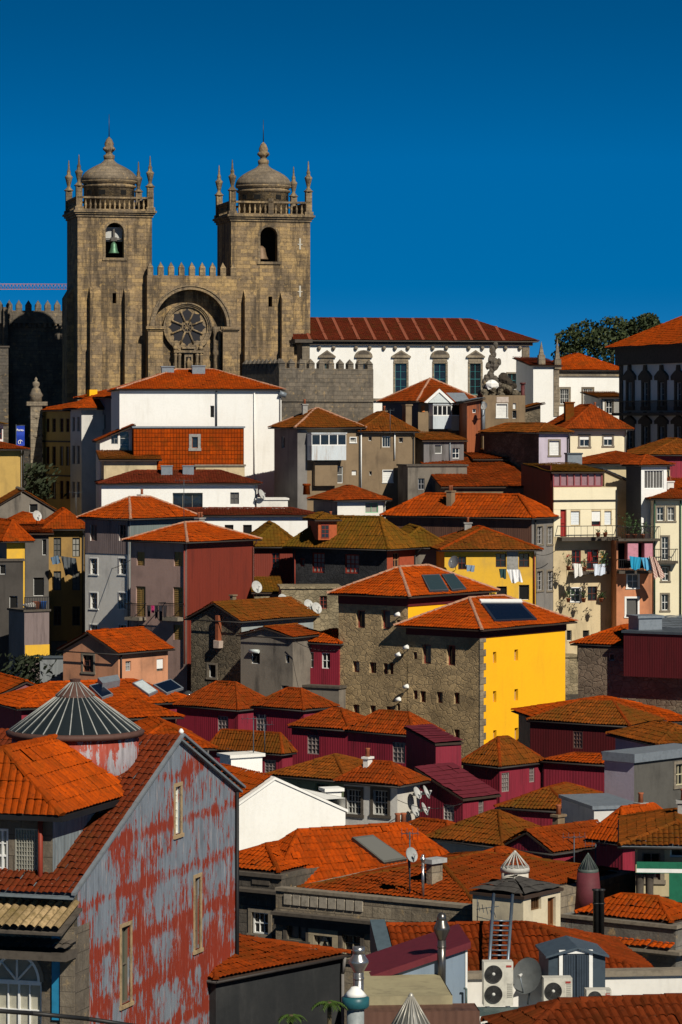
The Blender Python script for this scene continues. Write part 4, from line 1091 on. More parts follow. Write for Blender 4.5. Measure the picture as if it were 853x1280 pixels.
big = hs('big_white_house', 'large plain white house with bright orange hipped roof below the cathedral', 'house', None, 149.5, 352, 257, 8, 487, WHITE, b=10, ry=462.5, tiles=T1b, e=.25, rmat=MORTAR,
   wins=[('R', 263, 268, 507, 522, 'dark')])
big.pipe('R', 318, 491, 600, WHITE)
big.pipe('R', 270.5, 488, 535, ZINCD, r=.07)
for px0, px1, py0, py1 in ((202, 217, 456, 466), (240, 256, 457, 465)):
    q = P((px0 + px1) / 2, py1, 262); w_ = (px1 - px0) * 262 / F; M = big.root.location
    lx = (q.x - M.x); ly = q.y - M.y; c, n = math.cos(big.th), math.sin(big.th)
    X, Y_ = lx * c + ly * n, -lx * n + ly * c
    ob = MB(); ob.box(X - w_ / 2, X + w_ / 2, Y_ - .4, Y_ + .4, q.z - M.z - .6, q.z - M.z + .45); ob.box(X - w_ / 2 - .06, X + w_ / 2 + .06, Y_ - .46, Y_ + .46, q.z - M.z + .45, q.z - M.z + .55); ob.build('chimney', ZINC, big.rf)
hd = MB(); hd.tube((big.a - .2, -.15, big.zE - .25), (big.a + .35, -.15, big.zE - .45), .28, .2, n=8); hd.build('gutter_hopper', ZINC, big.root)

tlh = hs('tile_hung_house', 'house wall hung with orange roof tiles in front of the big white house', 'house', None, 167, 305, 251, 6, 535, TWALL, b=4, rk='flat', tiles=ZINC,
   wins=[('R', 240, 247.5, 546, 560, 'sash', dict(fc=(.3, .12, .06), sur=RGREY, surw=.22, nx=1, ny=1))])
hs('cement_lean_to', 'low cement block under the tile hung wall', 'shed', None, 245, 306, 250.4, 6, 583, BEIGE, b=1.2, rk='flat', tiles=TRIM)
gs = hs('glazed_roof_cabin', 'small white roof cabin with glazed front left of the tile hung wall', 'roof cabin', None, 125, 165, 253, 8, 552, WHITE2, b=5, ry=531, rk='shed_l', tiles=T2, e=.3,
   wins=[('R', 139, 147.5, 542, 555, 'sash', dict(nx=2, ny=2, fc=(.2, .2, .2))), ('R', 149.5, 162, 539, 565, 'sash', dict(nx=1, ny=3))], p=.3)
gs.walls.data.materials[0] = WHITE2
hs('olive_wall_house', 'small house with mossy tiles over an olive stained wall left of the tile hung wall', 'house', None, 130, 196, 249.5, 8, 575, BEIGE, b=3.2, ry=564, rk='shed_f', tiles=T3, e=.4)
lw = hs('white_house_wide_opening', 'white house with two grey chimneys and a wide dark opening', 'house', None, 127, 322, 246, 6, 605, WHITE, b=5.5, ry=589, tiles=T4, e=.3,
   wins=[('R', 216, 253.5, 616, 636, 'sash', dict(nx=3, ny=1, fc=(.35, .3, .22), rec=.3)), ('R', 288, 299, 615.5, 630, 'sash', dict(fc=(.1, .1, .1)))], rmat=T4)
for px0, px1 in ((203, 217), (230, 244)):
    a, b_, z0, z1 = lw.rect('R', px0, px1, 585, 600); ob = MB(); ob.box(a, b_, 1.6, 2.3, z0, z1 + .1); ob.box(a - .05, b_ + .05, 1.55, 2.35, z1 + .1, z1 + .18); ob.build('chimney', ZINC, lw.root)
dish(lw, 'R', 326, 618, .9, az=60, label='white satellite dish at the right corner of the wide white house')
hs('white_parapet_block', 'low stained white block beside the wide white house', 'building', None, 321, 360, 247, 6, 625, WHITE2, b=3, rk='flat', tiles=WHITE2)
lo = hs('long_low_white_house', 'long low white house with a row of small square dark windows', 'house', None, 200, 398, 240, 5, 645, WHITE, b=4, ry=636, tiles=T4, e=.3,
   wins=[('R', x, x + 11, 656, 669, 'dark', dict(fc=(.25, .1, .06))) for x in (281, 304, 327)] + [('R', 232, 242, 657, 669, 'dark')], rmat=T4)

# ------------------------------------------------------------------ middle of the upper group
gj = hs('grey_brown_house', 'tall grey and brown house with white enclosed balcony and mossy hipped roof', 'house', 343, 372, 451, 249, 22, 535, BROWNW, wallL=GREYW, ry=511, tiles=T3, e=.35, rmat=MORTAR, b=8,
   wins=[('R', 404, 415, 583, 604, 'sash', dict(nx=2, ny=2)), ('R', 421.5, 429, 583, 604, 'sash', dict(nx=1, ny=2)), ('R', 438, 445, 547, 553, 'sash', dict(sur=WPAINT, nx=1, ny=1, surw=.06)), ('R', 440, 446, 588, 594, 'roller'), ('L', 352, 356, 546, 560, 'dark')])
gj.box('grey_render', 'R', 372, 384, 537, 640, .02, 0, GREYW)
def enclosed(h, face, x0, x1, y0, ym, y1, out, n, panel, fc=WH, name='enclosed_balcony', roofm=None):
    a, b, z0, z1 = h.rect(face, x0, x1, y0, y1); zm = h.rect(face, x0, x1, y0, ym)[2]; M = h.M(face, a if face == 'R' else b, z0); w = b - a; hm = zm - z0; ht = z1 - z0
    m = MB(); m.box(0, w, -out, 0, 0, hm, M=M); m.box(-.06, w + .06, -out - .08, 0, ht, ht + .08, M=M); o = m.build(name, panel, h.root)
    g = MB(); g.box(.03, w - .03, -out + .05, -.01, hm, ht, M=M); g.build('glazing', GLASS, o)
    f = MB()
    for i in range(n + 1): x = w * i / n; f.box(max(0, x - .04), min(w, x + .04), -out, -out + .049, hm, ht, M=M)
    f.box(0, w, -out - .002, -out + .047, hm + .001, hm + .09, M=M); f.box(0, w, -out - .002, -out + .047, ht - .09, ht - .001, M=M); f.box(0, .04, -out + .05, -.01, hm, ht, M=M); f.box(w - .04, w, -out + .05, -.01, hm, ht, M=M)
    f.build('frame', simple(fc, .5, var=.15), o); return o
enc = enclosed(gj, 'R', 384, 427, 542, 557, 575, 1.0, 4, corr((.55, .60, .63), .5, (.3, .2, .12), .2))
bmp = gj.box('bay', 'R', 391, 419, 577, 607, .5, 0, BROWNW)
J2 = hs('brown_house', 'brown rendered house with mossy roof and white downpipe right of the enclosed white balcony', 'house', None, 452, 519, 251, 8, 540, BROWNW, b=8, ry=516, tiles=T3, e=.3,
   wins=[('R', 478, 488.5, 545, 559, 'sash', dict(nx=3, ny=1)), ('R', 479, 491, 588, 603, 'roller', dict(sur=WPAINT, surw=.05)), ('R', 461, 465, 546, 551, 'dark'), ('R', 462, 465, 589, 594, 'dark'), ('R', 499, 504, 547, 553, 'dark')])
J2.pipe('R', 493.5, 541, 574, WPAINT); J2.pipe('R', 451.5, 541, 612, WPAINT)
sm = hs('small_white_house', 'small white house with orange tiled roof and a green shuttered window below the brown houses', 'house', 392, 422, 482, 241, 22, 626, WHITE2, wallL=GREYW, ry=608, tiles=T2, e=.35, b=6, wins=[('R', 457, 473, 628.5, 641, 'sash', dict(nx=2, ny=1, fc=(.15, .4, .22), surw=.1))])
for px, py in ((398, 606), (450, 614)):
    a, b_, z0, z1 = sm.rect('R', px, px + 8, py, py + 8); MB().lathe([(.3, z0 - .3), (.26, z0 + .35), (.34, z0 + .4), (.32, z1 + .05)], (a, 2.4, 0), 8).build('chimney', T2, sm.root)

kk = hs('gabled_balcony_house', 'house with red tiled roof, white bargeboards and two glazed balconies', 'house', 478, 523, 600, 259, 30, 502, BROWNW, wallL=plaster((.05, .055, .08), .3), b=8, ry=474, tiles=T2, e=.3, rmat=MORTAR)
enclosed(kk, 'R', 536, 559, 506, 520, 536, .7, 4, corr((.50, .55, .58), .3, None, .15))
enclosed(kk, 'R', 560, 581, 505, 520, 538, .6, 2, plaster((.62, .56, .42), .2))
a, b_, z0, z1 = kk.rect('R', 523, 560.5, 486, 503); M = kk.M('R', a, z0); w_ = b_ - a; hh = z1 - z0; m = MB()
m.prism([(0, -.95, 0), (w_ / 2, -.95, hh - .0), (w_ / 2, -.95, hh - .28), (.32, -.95, -.05)], (0, .1, 0), M=M); m.prism([(w_, -.95, 0), (w_ - .32, -.95, -.05), (w_ / 2, -.95, hh - .28), (w_ / 2, -.95, hh)], (0, .1, 0), M=M); m.build('bargeboard', WPAINT, kk.root)
m = MB(); m.prism([(.2, -.85, -.02), (w_ - .2, -.85, -.02), (w_ / 2, -.85, hh - .2)], (0, .85, 0), M=M); m.build('gable', simple((.55, .60, .6), .7, name='pale_gable_paint'), kk.root)
m = MB(); m.prism([(-.1, -1.0, -.02), (w_ / 2, -1.0, hh + .05), (w_ / 2, 1.2, hh + .05), (-.1, 1.2, -.02)], (0, 0, .08), M=M); m.prism([(w_ + .1, -1.0, -.02), (w_ / 2, -1.0, hh + .05), (w_ / 2, 1.2, hh + .05), (w_ + .1, 1.2, -.02)], (0, 0, .08), M=M); m.build('gable_roof', T2, kk.root)
m = MB(); a, b_, z0, z1 = kk.rect('R', 559, 583, 492, 505); M = kk.M('R', a, z0); w_ = b_ - a; m.prism([(0, -.8, 0), (w_, -.8, 0), (w_, .3, z1 - z0), (0, .3, z1 - z0)], (0, 0, .08), M=M); m.build('awning', ZINC, kk.root)
kk.box('orange_patch', 'R', 527, 531, 507, 515, .04, 0, simple((.5, .16, .04), .8))
m = MB(); a, b_, z0, z1 = kk.rect('R', 505, 513, 507, 541); 
q = P(509, 541, 256.5); rt = kk.root.location; lx, ly = q.x - rt.x, q.y - rt.y; c, n = math.cos(kk.th), math.sin(kk.th); X, Y_ = lx * c + ly * n, -lx * n + ly * c
m.box(X - .28, X + .28, Y_ - .28, Y_ + .28, -1, q.z - rt.z + 34 * .064); m.box(X - .34, X + .34, Y_ - .34, Y_ + .34, q.z - rt.z + 34 * .064, q.z - rt.z + 34 * .064 + .12); m.build('chimney', BROWNW, kk.root)
ru = hs('rusty_cabin', 'narrow rusty metal clad cabin with a tiny window between the balcony house and the ruin', 'shed', None, 584, 601, 257, 10, 503, corr((.30, .085, .03), .7, (.08, .03, .02), .2), b=3, ry=498, rk='shed_l', tiles=ZINC, wins=[('R', 591, 595.5, 511, 516, 'sash', dict(nx=1, ny=1))], p=.4)
ru.pipe('R', 604, 502, 545, ZINC, r=.16)
rn = hs('ruined_house', 'roofless concrete ruin with a white shuttered window and rubble on top', 'ruin', None, 604, 657, 261, 8, 494, CEMENT if False else BROWNW, b=5, rk='none', wins=[('R', 621, 634.5, 505, 522, 'roller', dict(sur=WPAINT, surw=.05)), ('R', 641.5, 645.5, 504, 511, 'roller'), ('R', 641, 646, 513, 523, 'dark')])
rn.box('render_patch', 'R', 621, 636, 496, 503, .03, 0, simple((.5, .42, .36), .9))
def boulder(m, c, r, rnd, n=7, mi=0, sz=(1, 1, 1)):
    import bmesh
    rings = []; 
    for k in range(1, 5):
        ph = math.pi * k / 5; rings.append([Vector(c) + Vector((math.sin(ph) * math.cos(2 * math.pi * i / n) * r * sz[0] * rnd.uniform(.75, 1.2), math.sin(ph) * math.sin(2 * math.pi * i / n) * r * sz[1] * rnd.uniform(.75, 1.2), math.cos(ph) * r * sz[2] * rnd.uniform(.85, 1.15))) for i in range(n)])
    top, bot = Vector(c) + Vector((0, 0, r * sz[2])), Vector(c) - Vector((0, 0, r * sz[2]))
    for i in range(n):
        j = (i + 1) % n
        m.face([top, rings[0][i], rings[0][j]], None, mi); m.face([rings[3][i], bot, rings[3][j]], None, mi)
        for k in range(3): m.face([rings[k][i], rings[k + 1][i], rings[k + 1][j], rings[k][j]], None, mi)
rnd = random.Random(11)
m = MB(); L0 = rn.a
for i in range(60):
    x = rnd.uniform(.1, L0 - .1); boulder(m, (x, rnd.uniform(.2, 2.2), rn.zE + rnd.uniform(0, .9) * max(.1, 1 - abs(x - L0 * .45) / (L0 * .5))), rnd.uniform(.12, .36), rnd)
m.build('rubble', [RUBD], rn.root)
q = rn.sz('R', 617, 481); m = MB(); boulder(m, (q[0], .6, q[1]), .55, rnd, mi=0, sz=(1.0, .6, .8)); m.build('white_sheet', WHITE, rn.root)
m = MB()   # standing fragment of a carved wall
for px, py, r_ in ((616, 470, .42), (618, 462, .36), (621, 455, .55), (617, 449, .4), (620, 443, .32), (619, 437, .38), (623, 431, .32), (613, 457, .3), (611, 474, .4), (627, 452, .3), (622, 477, .5), (609, 480, .45), (628, 482, .55)):
    s_, z_ = rn.sz('R', px, py); boulder(m, (s_, 1.0, z_), r_ * .72, rnd, sz=(1, .8, 1.5))
m.build('wall_fragment', [STONED], rn.root)
m = MB()
for px, py, r_ in ((632, 472, .6), (637, 478, .6), (641, 486, .45), (630, 486, .6), (646, 482, .3)):
    s_, z_ = rn.sz('R', px, py); boulder(m, (s_, .8, z_), r_ * .75, rnd, sz=(1, .8, 1))
m.build('rubble_pile', [simple((.045, .035, .025), .95, name='burnt_debris')], rn.root)
s_, z_ = rn.sz('R', 655, 511); m = MB(); m.tube((s_, .4, z_), (s_, .4, z_ + 2.0), .16, n=8); m.tube((s_, .4, z_ + 2.0), (s_, .4, z_ + 2.15), .24, n=8); m.build('flue_pipe', simple((.10, .02, .02), .6), rn.root)
hs('ruined_side_wall', 'dark broken stone wall right of the concrete ruin', 'wall', None, 655, 676, 262.5, 8, 512, RUBD, b=3, ry=504, rk='shed_l', tiles=T3)

sh = hs('patched_shack', 'shack of weathered grey boards with a small white window under a sagging roof', 'shack', 510, 530, 580, 252, 26, 551, corr((.16, .15, .15), .7, (.05, .045, .04), .22), wallL=CEMENT, b=3.4, ry=541, rk='shed_f', tiles=T3, e=.25,
   wins=[('R', 544, 553, 556, 567, 'sash', dict(nx=1, ny=1)), ('R', 566, 575, 560, 573, 'sash', dict(nx=2, ny=2))])
sh.pipe('R', 562, 552, 585, ZINC)
hs('dark_stone_house', 'dark stone house under the patched shack with two small windows', 'house', None, 510, 584, 247, 10, 583, CEMENT, b=4, rk='flat', tiles=TRIMD,
   wins=[('R', 523, 531, 598, 612, 'sash', dict(fc=(.3, .3, .32))), ('R', 544, 553, 592, 600, 'dark')])
fl = hs('red_flat_roofed_shed', 'low shed with red corrugated front below the ruin', 'shed', None, 596, 655, 253, 8, 574, BROWNW, b=6, ry=562, rk='shed_f', tiles=T2)
lh = hs('cream_house_hipped_roof', 'cream fronted house with mossy hipped roof below the baroque palace', 'house', None, 711, 784, 253, 8, 537, CREAM, b=9, ry=507, tiles=T2, e=.45,
   wins=[('R', 725, 737, 545, 558, 'sash', dict(half=.35, sur=TRIM, nx=2, ny=1)), ('R', 755, 766, 545, 557, 'sash', dict(half=.35, sur=TRIM, nx=2, ny=1))])
for px in (722, 745, 776):
    a, b_, z0, z1 = lh.rect('R', px, px + 5, 566, 575)
lh.pipe('R', 712, 538, 566, BLACKP); lh.pipe('R', 783, 538, 566, BLACKP)
a, b_, z0, z1 = lh.rect('R', 680, 687, 502, 518)
MB().box(.3, 1.0, 2.5, 3.2, lh.zE + .3, lh.zE + 2.1).box(.24, 1.06, 2.44, 3.26, lh.zE + 2.1, lh.zE + 2.22).build('chimney', T3, lh.rf)
li = hs('lilac_house', 'lilac fronted house with white shutters and a dark stone side wall', 'house', 605, 674, 711, 249, 27, 541, LILAC, wallL=RUBD, ry=530, tiles=T3, e=.3, wins=[('R', 687, 699.5, 551, 569, 'roller', dict(sur=TRIM))])

# ------------------------------------------------------------------ right middle group
hs('brown_roof_house', 'low house with a wide patchy brown tiled roof in front of the dark stone house', 'house', None, 556, 662, 243, 8, 609, BROWNW, b=11, ry=573, rk='shed_f', tiles=T2, e=.3, p=.28)
hs('red_roof_house', 'house with a red tiled roof seen between the cream house and the white dormer', 'house', None, 728, 838, 246, 8, 581, BEIGE, b=7, ry=565, tiles=T2, e=.3)
m_ = House('chimney_stack', 'square grey cement chimney stack beside the red tiled roof', 'chimney', None, 710, 728, 243, 8, 568, b=1.0, wall=ZINC); m_.done(name='stack')
MB().box(-.06, m_.a + .06, -.06, 1.06, m_.zE, m_.zE + .12).build('cap', ZINCD, m_.root)

hm = hs('cream_balcony_house', 'tall cream and stained beige house with a pink glazed sunroom, red door and laundry balcony', 'house', 655, 692, 771, 236, 18, 609, BEIGE, wallL=REDC, b=8, rk='none', wins=[
  ('R', 701, 708, 637, 671, 'door', dict(fc=(.30, .02, .015), nx=1, ny=2, g=simple((.30, .02, .015), .6))),
  ('R', 714, 725, 639, 656, 'roller', dict(fc=(.7, .74, .76))), ('R', 740, 751, 639, 657, 'sash', dict(fc=(.25, .02, .02), half=.7, nx=1, ny=1)), ('R', 756, 764.5, 639, 656, 'roller', dict(fc=(.7, .74, .76))),
  ('R', 715, 726.5, 688, 712, 'sash', dict(fc=(.35, .03, .02), nx=2, ny=3)), ('R', 734, 748.5, 687, 712, 'sash', dict(fc=(.35, .03, .02), nx=2, ny=3, )),
  ('R', 714, 726, 735, 752, 'sash', dict(nx=2, ny=2, sur=WPAINT, surw=.06)), ('R', 735, 747, 733, 751, 'sash', dict(fc=(.12, .04, .03))), ('R', 709, 715, 788, 801, 'dark'), ('R', 729, 737, 788, 797, 'dark')])
hm.box('cream_render', 'R', 692.6, 771, 609.5, 636.5, .03, 0, CREAM); hm.box('cream_render', 'R', 708.6, 713.4, 637, 671, .03, 0, CREAM); hm.box('cream_render', 'R', 725.6, 739.4, 637, 671, .03, 0, CREAM); hm.box('cream_render', 'R', 765, 771, 637, 671, .03, 0, CREAM); hm.box('cream_render', 'R', 692.6, 700.5, 637, 671, .03, 0, CREAM); hm.box('cream_render', 'R', 708.7, 770.9, 658, 670.8, .034, 0, CREAM); hm.box('cream_render', 'R', 751.4, 755.6, 637, 658, .031, 0, CREAM)
hm.band('string_course', hm.zpx(627), hm.zpx(625), BLACKP, .1, 'R')
sr = MB(); z0 = hm.zE; zt = z0 + 18.5 * .059
sr.box(.05, 64 * .0605, .05, 2.6, z0, z0 + .03); so_ = sr.build('sunroom', REDC, hm.root)
g = MB(); g.box(.12, 3.85, .15, 2.6, z0 + .03, zt); g.build('glazing', simple((.30, .17, .19), .25, name='pink_curtained_glass'), so_)
f = MB()
for i in range(8): x = .05 + 3.85 * i / 7; f.box(x - .05, x + .05, .05, .14, z0 + .03, zt)
f.box(0, 3.95, .04, .139, z0 + .031, z0 + .12); f.box(0, 3.95, .04, .139, zt - .1, zt - .001); f.build('frame', simple((.26, .06, .07), .6), so_)
roof(so_, 3.95, 5.5, zt, .55, 'shed_f', over=.2, mat=T5, x0=0, y0=.05)
MB().box(-.02, .05, .5, 6.5, z0, z0 + 1.6).build('side_cladding', REDC, hm.root)
def balcony(h, face, x0, x1, yt, yb, out=.9, rail=.95, mat=TRIMD, rm=IRON, bars=.14, name='balcony'):
    a, b, z0, z1 = h.rect(face, x0, x1, yt, yb); M = h.M(face, a if face == 'R' else b, z0); w = b - a; t = z1 - z0
    o = MB().box(0, w, -out, -.001, 0, t, M=M).build(name, mat, h.root)
    r_ = MB(); r_.box(0, w, -out, -out + .04, t + rail - .05, t + rail, M=M); r_.box(.0, .04, -out + .04, 0, t + rail - .05, t + rail, M=M); r_.box(w - .04, w, -out + .04, 0, t + rail - .05, t + rail, M=M)
    x = .02
    while x < w: r_.box(x, x + .02, -out + .01, -out + .03, t, t + rail - .05, M=M); x += bars
    r_.build('railing', rm, o); return o, M, w, t
bo, M_, w_, t_ = balcony(hm, 'R', 697, 771, 671, 675.5, .9, .85, TRIMD, bars=.5)
bo2, M_2, _, _ = balcony(hm, 'R', 711, 757, 714, 717.5, .8, .8, TRIMD)
hm.pipe('R', 770.5, 612, 785, BLACKP)
# stone lower part
rubb = hs('rubble_base_wall', 'pale rubble stone wall at the foot of the stained beige house', 'wall', None, 705, 724, 233.5, 10, 822, RUB, b=2, rk='flat', tiles=RUB)

nb_ = hs('beige_gable_house', 'beige rendered house with plain side wall behind the plant terrace', 'house', None, 756, 820, 240, 8, 618, BEIGE, b=8, ry=586, rk='shed_r', tiles=ZINCD, ridge=False, e=.15)
nw = hs('white_dormer_house', 'white glazed dormer with vertical bars and a dark slate side under a red roof', 'dormer', 783, 802, 834, 236.5, 28, 582, WPAINT, wallL=simple((.05, .06, .075), .6, name='slate_blue_cladding'), b=4.5, ry=570, tiles=T2, e=.25, wins=[('R', 806, 830, 588, 611, 'sash', dict(nx=6, ny=1, fw=.07))])
wt = hs('terrace_house', 'terracotta and dark terrace house with a deep balcony hung with laundry', 'house', None, 771, 817, 235.4, 6, 676, TERRA, b=6, rk='none', wins=[
   ('R', 773, 815, 679, 711, 'dark', dict(rec=.9)), ('R', 784.5, 798.5, 718, 735, 'sash', dict(sur=WPAINT, surw=.08)), ('R', 783.5, 797.5, 748, 770, 'sash', dict(sur=WPAINT, surw=.14, fc=(.2, .2, .2), nx=1, ny=1))])
wt.box('pink_panel', 'R', 783, 796, 679, 700, -.6, .65, simple((.55, .24, .30), .7, name='pink_curtain')); wt.box('pink_panel', 'R', 804, 814, 679, 700, -.6, .65, simple((.55, .24, .30), .7, name='pink_curtain'))
balcony(wt, 'R', 771, 823, 673, 676, .8, .9, TRIMD)
balcony(wt, 'R', 771.5, 812, 713, 716.5, .9, .85, TRIMD)
cr_ = hs('cream_tall_house', 'tall pale cream house with white windows and green downpipes at the right edge', 'house', None, 817, 885, 235.6, 5, 624, CREAM, b=8, ry=612, tiles=T2, e=.4, wins=[
   ('R', x, x + 8.5, y0, y1, 'sash', dict(nx=2, ny=2, sur=TRIM, surw=.12)) for x, y0, y1 in ((821.5, 634, 651), (835, 634, 651), (828, 709, 726), (827.5, 743, 763), (857, 634, 651), (857, 709, 726))] + [('R', 827.5, 836, 671, 700, 'sash', dict(nx=2, ny=4, sur=TRIM, surw=.12))])
cr_.pipe('R', 818.5, 625, 780, GREENP); cr_.pipe('R', 851, 625, 780, GREENP)
balcony(cr_, 'R', 816.5, 846, 701, 704, .7, .9)
hs('maroon_side_house', 'dark maroon house with a mossy roof and skylight at the right edge', 'house', None, 816, 900, 251, 8, 569, BURG, b=9, ry=549, tiles=T3, e=.4)
sk = None
hs('orange_lean_to', 'strip of orange tiled lean-to at the right edge above the cream house', 'lean-to', None, 832, 900, 241, 8, 612, BEIGE, b=4, ry=598, rk='shed_f', tiles=T1)

hp = hs('brown_clad_house', 'house with a broad orange tiled roof, brown ribbed side and grey windowed end', 'house', 484, 665, 697, 233, 60, 648, GREYW, wallL=BROWNC, ry=619, tiles=T1, e=.35, p=.28, r=.5, wins=[
   ('R', x, x + 7, y0, y1, 'sash', dict(nx=2, ny=4, fc=(.4, .38, .36), sur=TRIM)) for x in (671.5, 684.5) for y0, y1 in ((658, 680), (714, 738))])
hp.pipe('R', 668, 650, 780, BLACKP)
hq = hs('yellow_stained_house', 'stained yellow house with mossy orange roof behind the bright yellow block', 'house', None, 556, 670, 219, 6, 688, YELLOWD, b=9, ry=660, tiles=T3, e=.4, p=.26, wins=[
   ('R', 620, 633, 692, 709, 'sash', dict(fc=(.08, .03, .02))), ('R', 649, 662, 692, 709, 'sash', dict(fc=(.08, .03, .02))), ('R', 573, 583, 696, 712, 'sash', dict(fc=(.12, .03, .02))), ('R', 621, 634, 733, 750, 'dark'), ('R', 649, 662, 731, 750, 'dark')], rmat=T1)
hq.box('cement_render', 'R', 634, 648, 689, 712, .03, 0, RGREY)
hq.pipe('R', 668, 690, 770, REDP)
hs('mossy_gable_house', 'dark weathered gable wall under mossy tiles between the slate house and the yellow house', 'house', None, 500, 557, 223, 6, 685, CEMENT, b=9, ry=659, tiles=T5, e=.4, p=.26)
hr = hs('slate_clad_house', 'house clad in dark slates with red windows under a big mossy roof with dormer', 'house', 366, 484, 519, 220, 55, 687, simple((.36, .07, .03), .8, name='red_render'), wallL=SLATE, ry=647, tiles=T5, e=.5, p=.26, r=.44, wins=[
   ('L', 390, 406, 691, 716, 'sash', dict(fc=(.28, .03, .015), nx=3, ny=4, fw=.09)), ('L', 431, 449, 693, 717, 'sash', dict(fc=(.28, .03, .015), nx=3, ny=4, fw=.09)), ('L', 375, 381, 698, 708, 'sash', dict(fc=(.28, .03, .015), nx=1, ny=1, fw=.09)),
   ('R', 491.5, 499.5, 691, 709, 'sash', dict(fc=(.4, .2, .1)))])
hr.pipe('L', 370, 688, 760, REDP)
a, b_, z0, z1 = hr.rect('L', 354, 424, 734, 830)
b_ = min(b_, hr.b)
hsb = hs('stone_base_house', 'rough stone lower house with one small window under the slate clad house', 'house', None, 352, 426, 214, 4, 736, RUB, b=3.5, rk='flat', tiles=RUB, wins=[('R', 400, 409, 745, 761, 'sash', dict(fc=(.25, .06, .04), nx=2, ny=3))])
# dormer
def local(h, px, py, Y):
    q = P(px, py, Y); rt = h.root.location; lx, ly = q.x - rt.x, q.y - rt.y; c, n = math.cos(h.th), math.sin(h.th)
    return Vector((lx * c + ly * n, -lx * n + ly * c, q.z - rt.z))
def dormer(h, x0, x1, y0, y1, Y, th, wall, tiles, win, depth=3, rise=.5, fc=(.28, .03, .015)):
    """a small roof house standing on the roof of h; x0..x1, y0 eave, y1 bottom"""
    d = House('dormer', None, None, None, x0, x1, Y, th, y0, b=depth, wall=wall)
    d.root.parent = h.rf; d.root.matrix_parent_inverse = (Matrix.Translation(h.root.location) @ Matrix.Rotation(h.th, 4, 'Z')).inverted()
    d.root['kind'] = ''
    del d.root['kind']
    d.zb = d.zpx(y1)
    return d
q = local(hr, 412, 673, 222)
dm = MB(); D0 = local(hr, 398, 673, 221); D1 = local(hr, 420, 673, 222.6); 
Mz = Matrix.Translation(hr.root.location) @ Matrix.Rotation(hr.th, 4, 'Z')
MI = Mz.inverted()
DM = MI @ Matrix.Translation(P(398, 675, 222.5)) @ Matrix.Rotation(R(14), 4, 'Z')
w_ = 24 * 222 / F; hh = 25 * 222 / F
dm.box(0, w_, 0, 3.2, 0, hh, M=DM); dmo = dm.build('dormer', simple((.40, .09, .03), .85, name='orange_red_render'), hr.rf)
f = MB(); f.box(.2, .78, -.03, -.001, .12, hh - .2, M=DM); f.box(.0, w_, -.06, -.001, hh - .12, hh - .001, M=DM); fo = f.build('window', simple((.2, .025, .012), .6), dmo)
g = MB()
for i in range(3):
    for j in range(2): g.box(.25 + j * .26, .47 + j * .26, -.04, -.031, .18 + i * .29, .42 + i * .29, M=DM)
g.build('pane', GLASS, fo)
dr = roof(dmo, w_, 3.2, hh, .45, 'hip', over=.3, mat=T5, name='dormer_roof', ridge=False); dr.matrix_local = DM
rwg = hs('red_clad_wing', 'dark red ribbed wing with one window left of the slate clad house', 'house', None, 318, 372, 229, 6, 684, REDC, b=8, ry=655, tiles=T5, e=.4, p=.26, wins=[('R', 340, 350, 691, 711, 'sash', dict(fc=(.28, .03, .015), nx=2, ny=3))])
hs('mossy_lean_to', 'small mossy tiled lean-to below the dark red wing', 'lean-to', None, 318, 352, 218, 6, 741, RUB, b=3.2, ry=722, rk='shed_f', tiles=T5, e=.2)

# ------------------------------------------------------------------ helpers for things lying on roof planes
def WM(h): return Matrix.Translation(h.root.location) @ Matrix.Rotation(h.th, 4, 'Z')
def roof_plane(h, side, over=.35, e=None, axis=None, kind='hip'):
    el, er, ef, ek = e or (over,) * 4
    X0, X1, Y0, Y1 = -el, h.a + er, -ef, h.b + ek; W, D = X1 - X0, Y1 - Y0; z, r = h.zE, h.rise
    ax = axis or ('x' if W >= D else 'y'); half = (D if ax == 'x' else W) / 2
    if kind == 'shed_f': half = D
    if side == 'F': p, n = Vector((X0, Y0, z)), Vector((0, -r, half))
    elif side == 'L': p, n = Vector((X0, Y0, z)), Vector((-r, 0, half))
    elif side == 'R': p, n = Vector((X1, Y0, z)), Vector((r, 0, half))
    n.normalize(); return p, n
def on_roof(h, side, quad, name, mats, thick=.12, parent=None, inner=None, lift=.1, **kw):
    """quad: four photograph pixels (clockwise from upper left) dropped onto the roof plane"""
    p, n = roof_plane(h, side, **kw); W = WM(h); wp, wn = W @ p, (W.to_3x3() @ n).normalized(); Wi = W.inverted()
    pts = []
    for px, py in quad:
        d = Vector(((px - CX) / F, 1, (HY - py) / F)); t = wp.dot(wn) / d.dot(wn); pts.append(Wi @ (d * t))
    m = MB(); base = [q + n * (lift - .02) for q in pts]; m.prism(base[::-1], n * thick)
    o = m.build(name, mats[0], parent or h.rf)
    if inner:
        c = sum(base, Vector()) / 4; g = MB(); g.face([q.lerp(c, .12) + n * (thick + .006) for q in base][::-1]); g.build(inner, mats[1], o)
    return o, pts, n

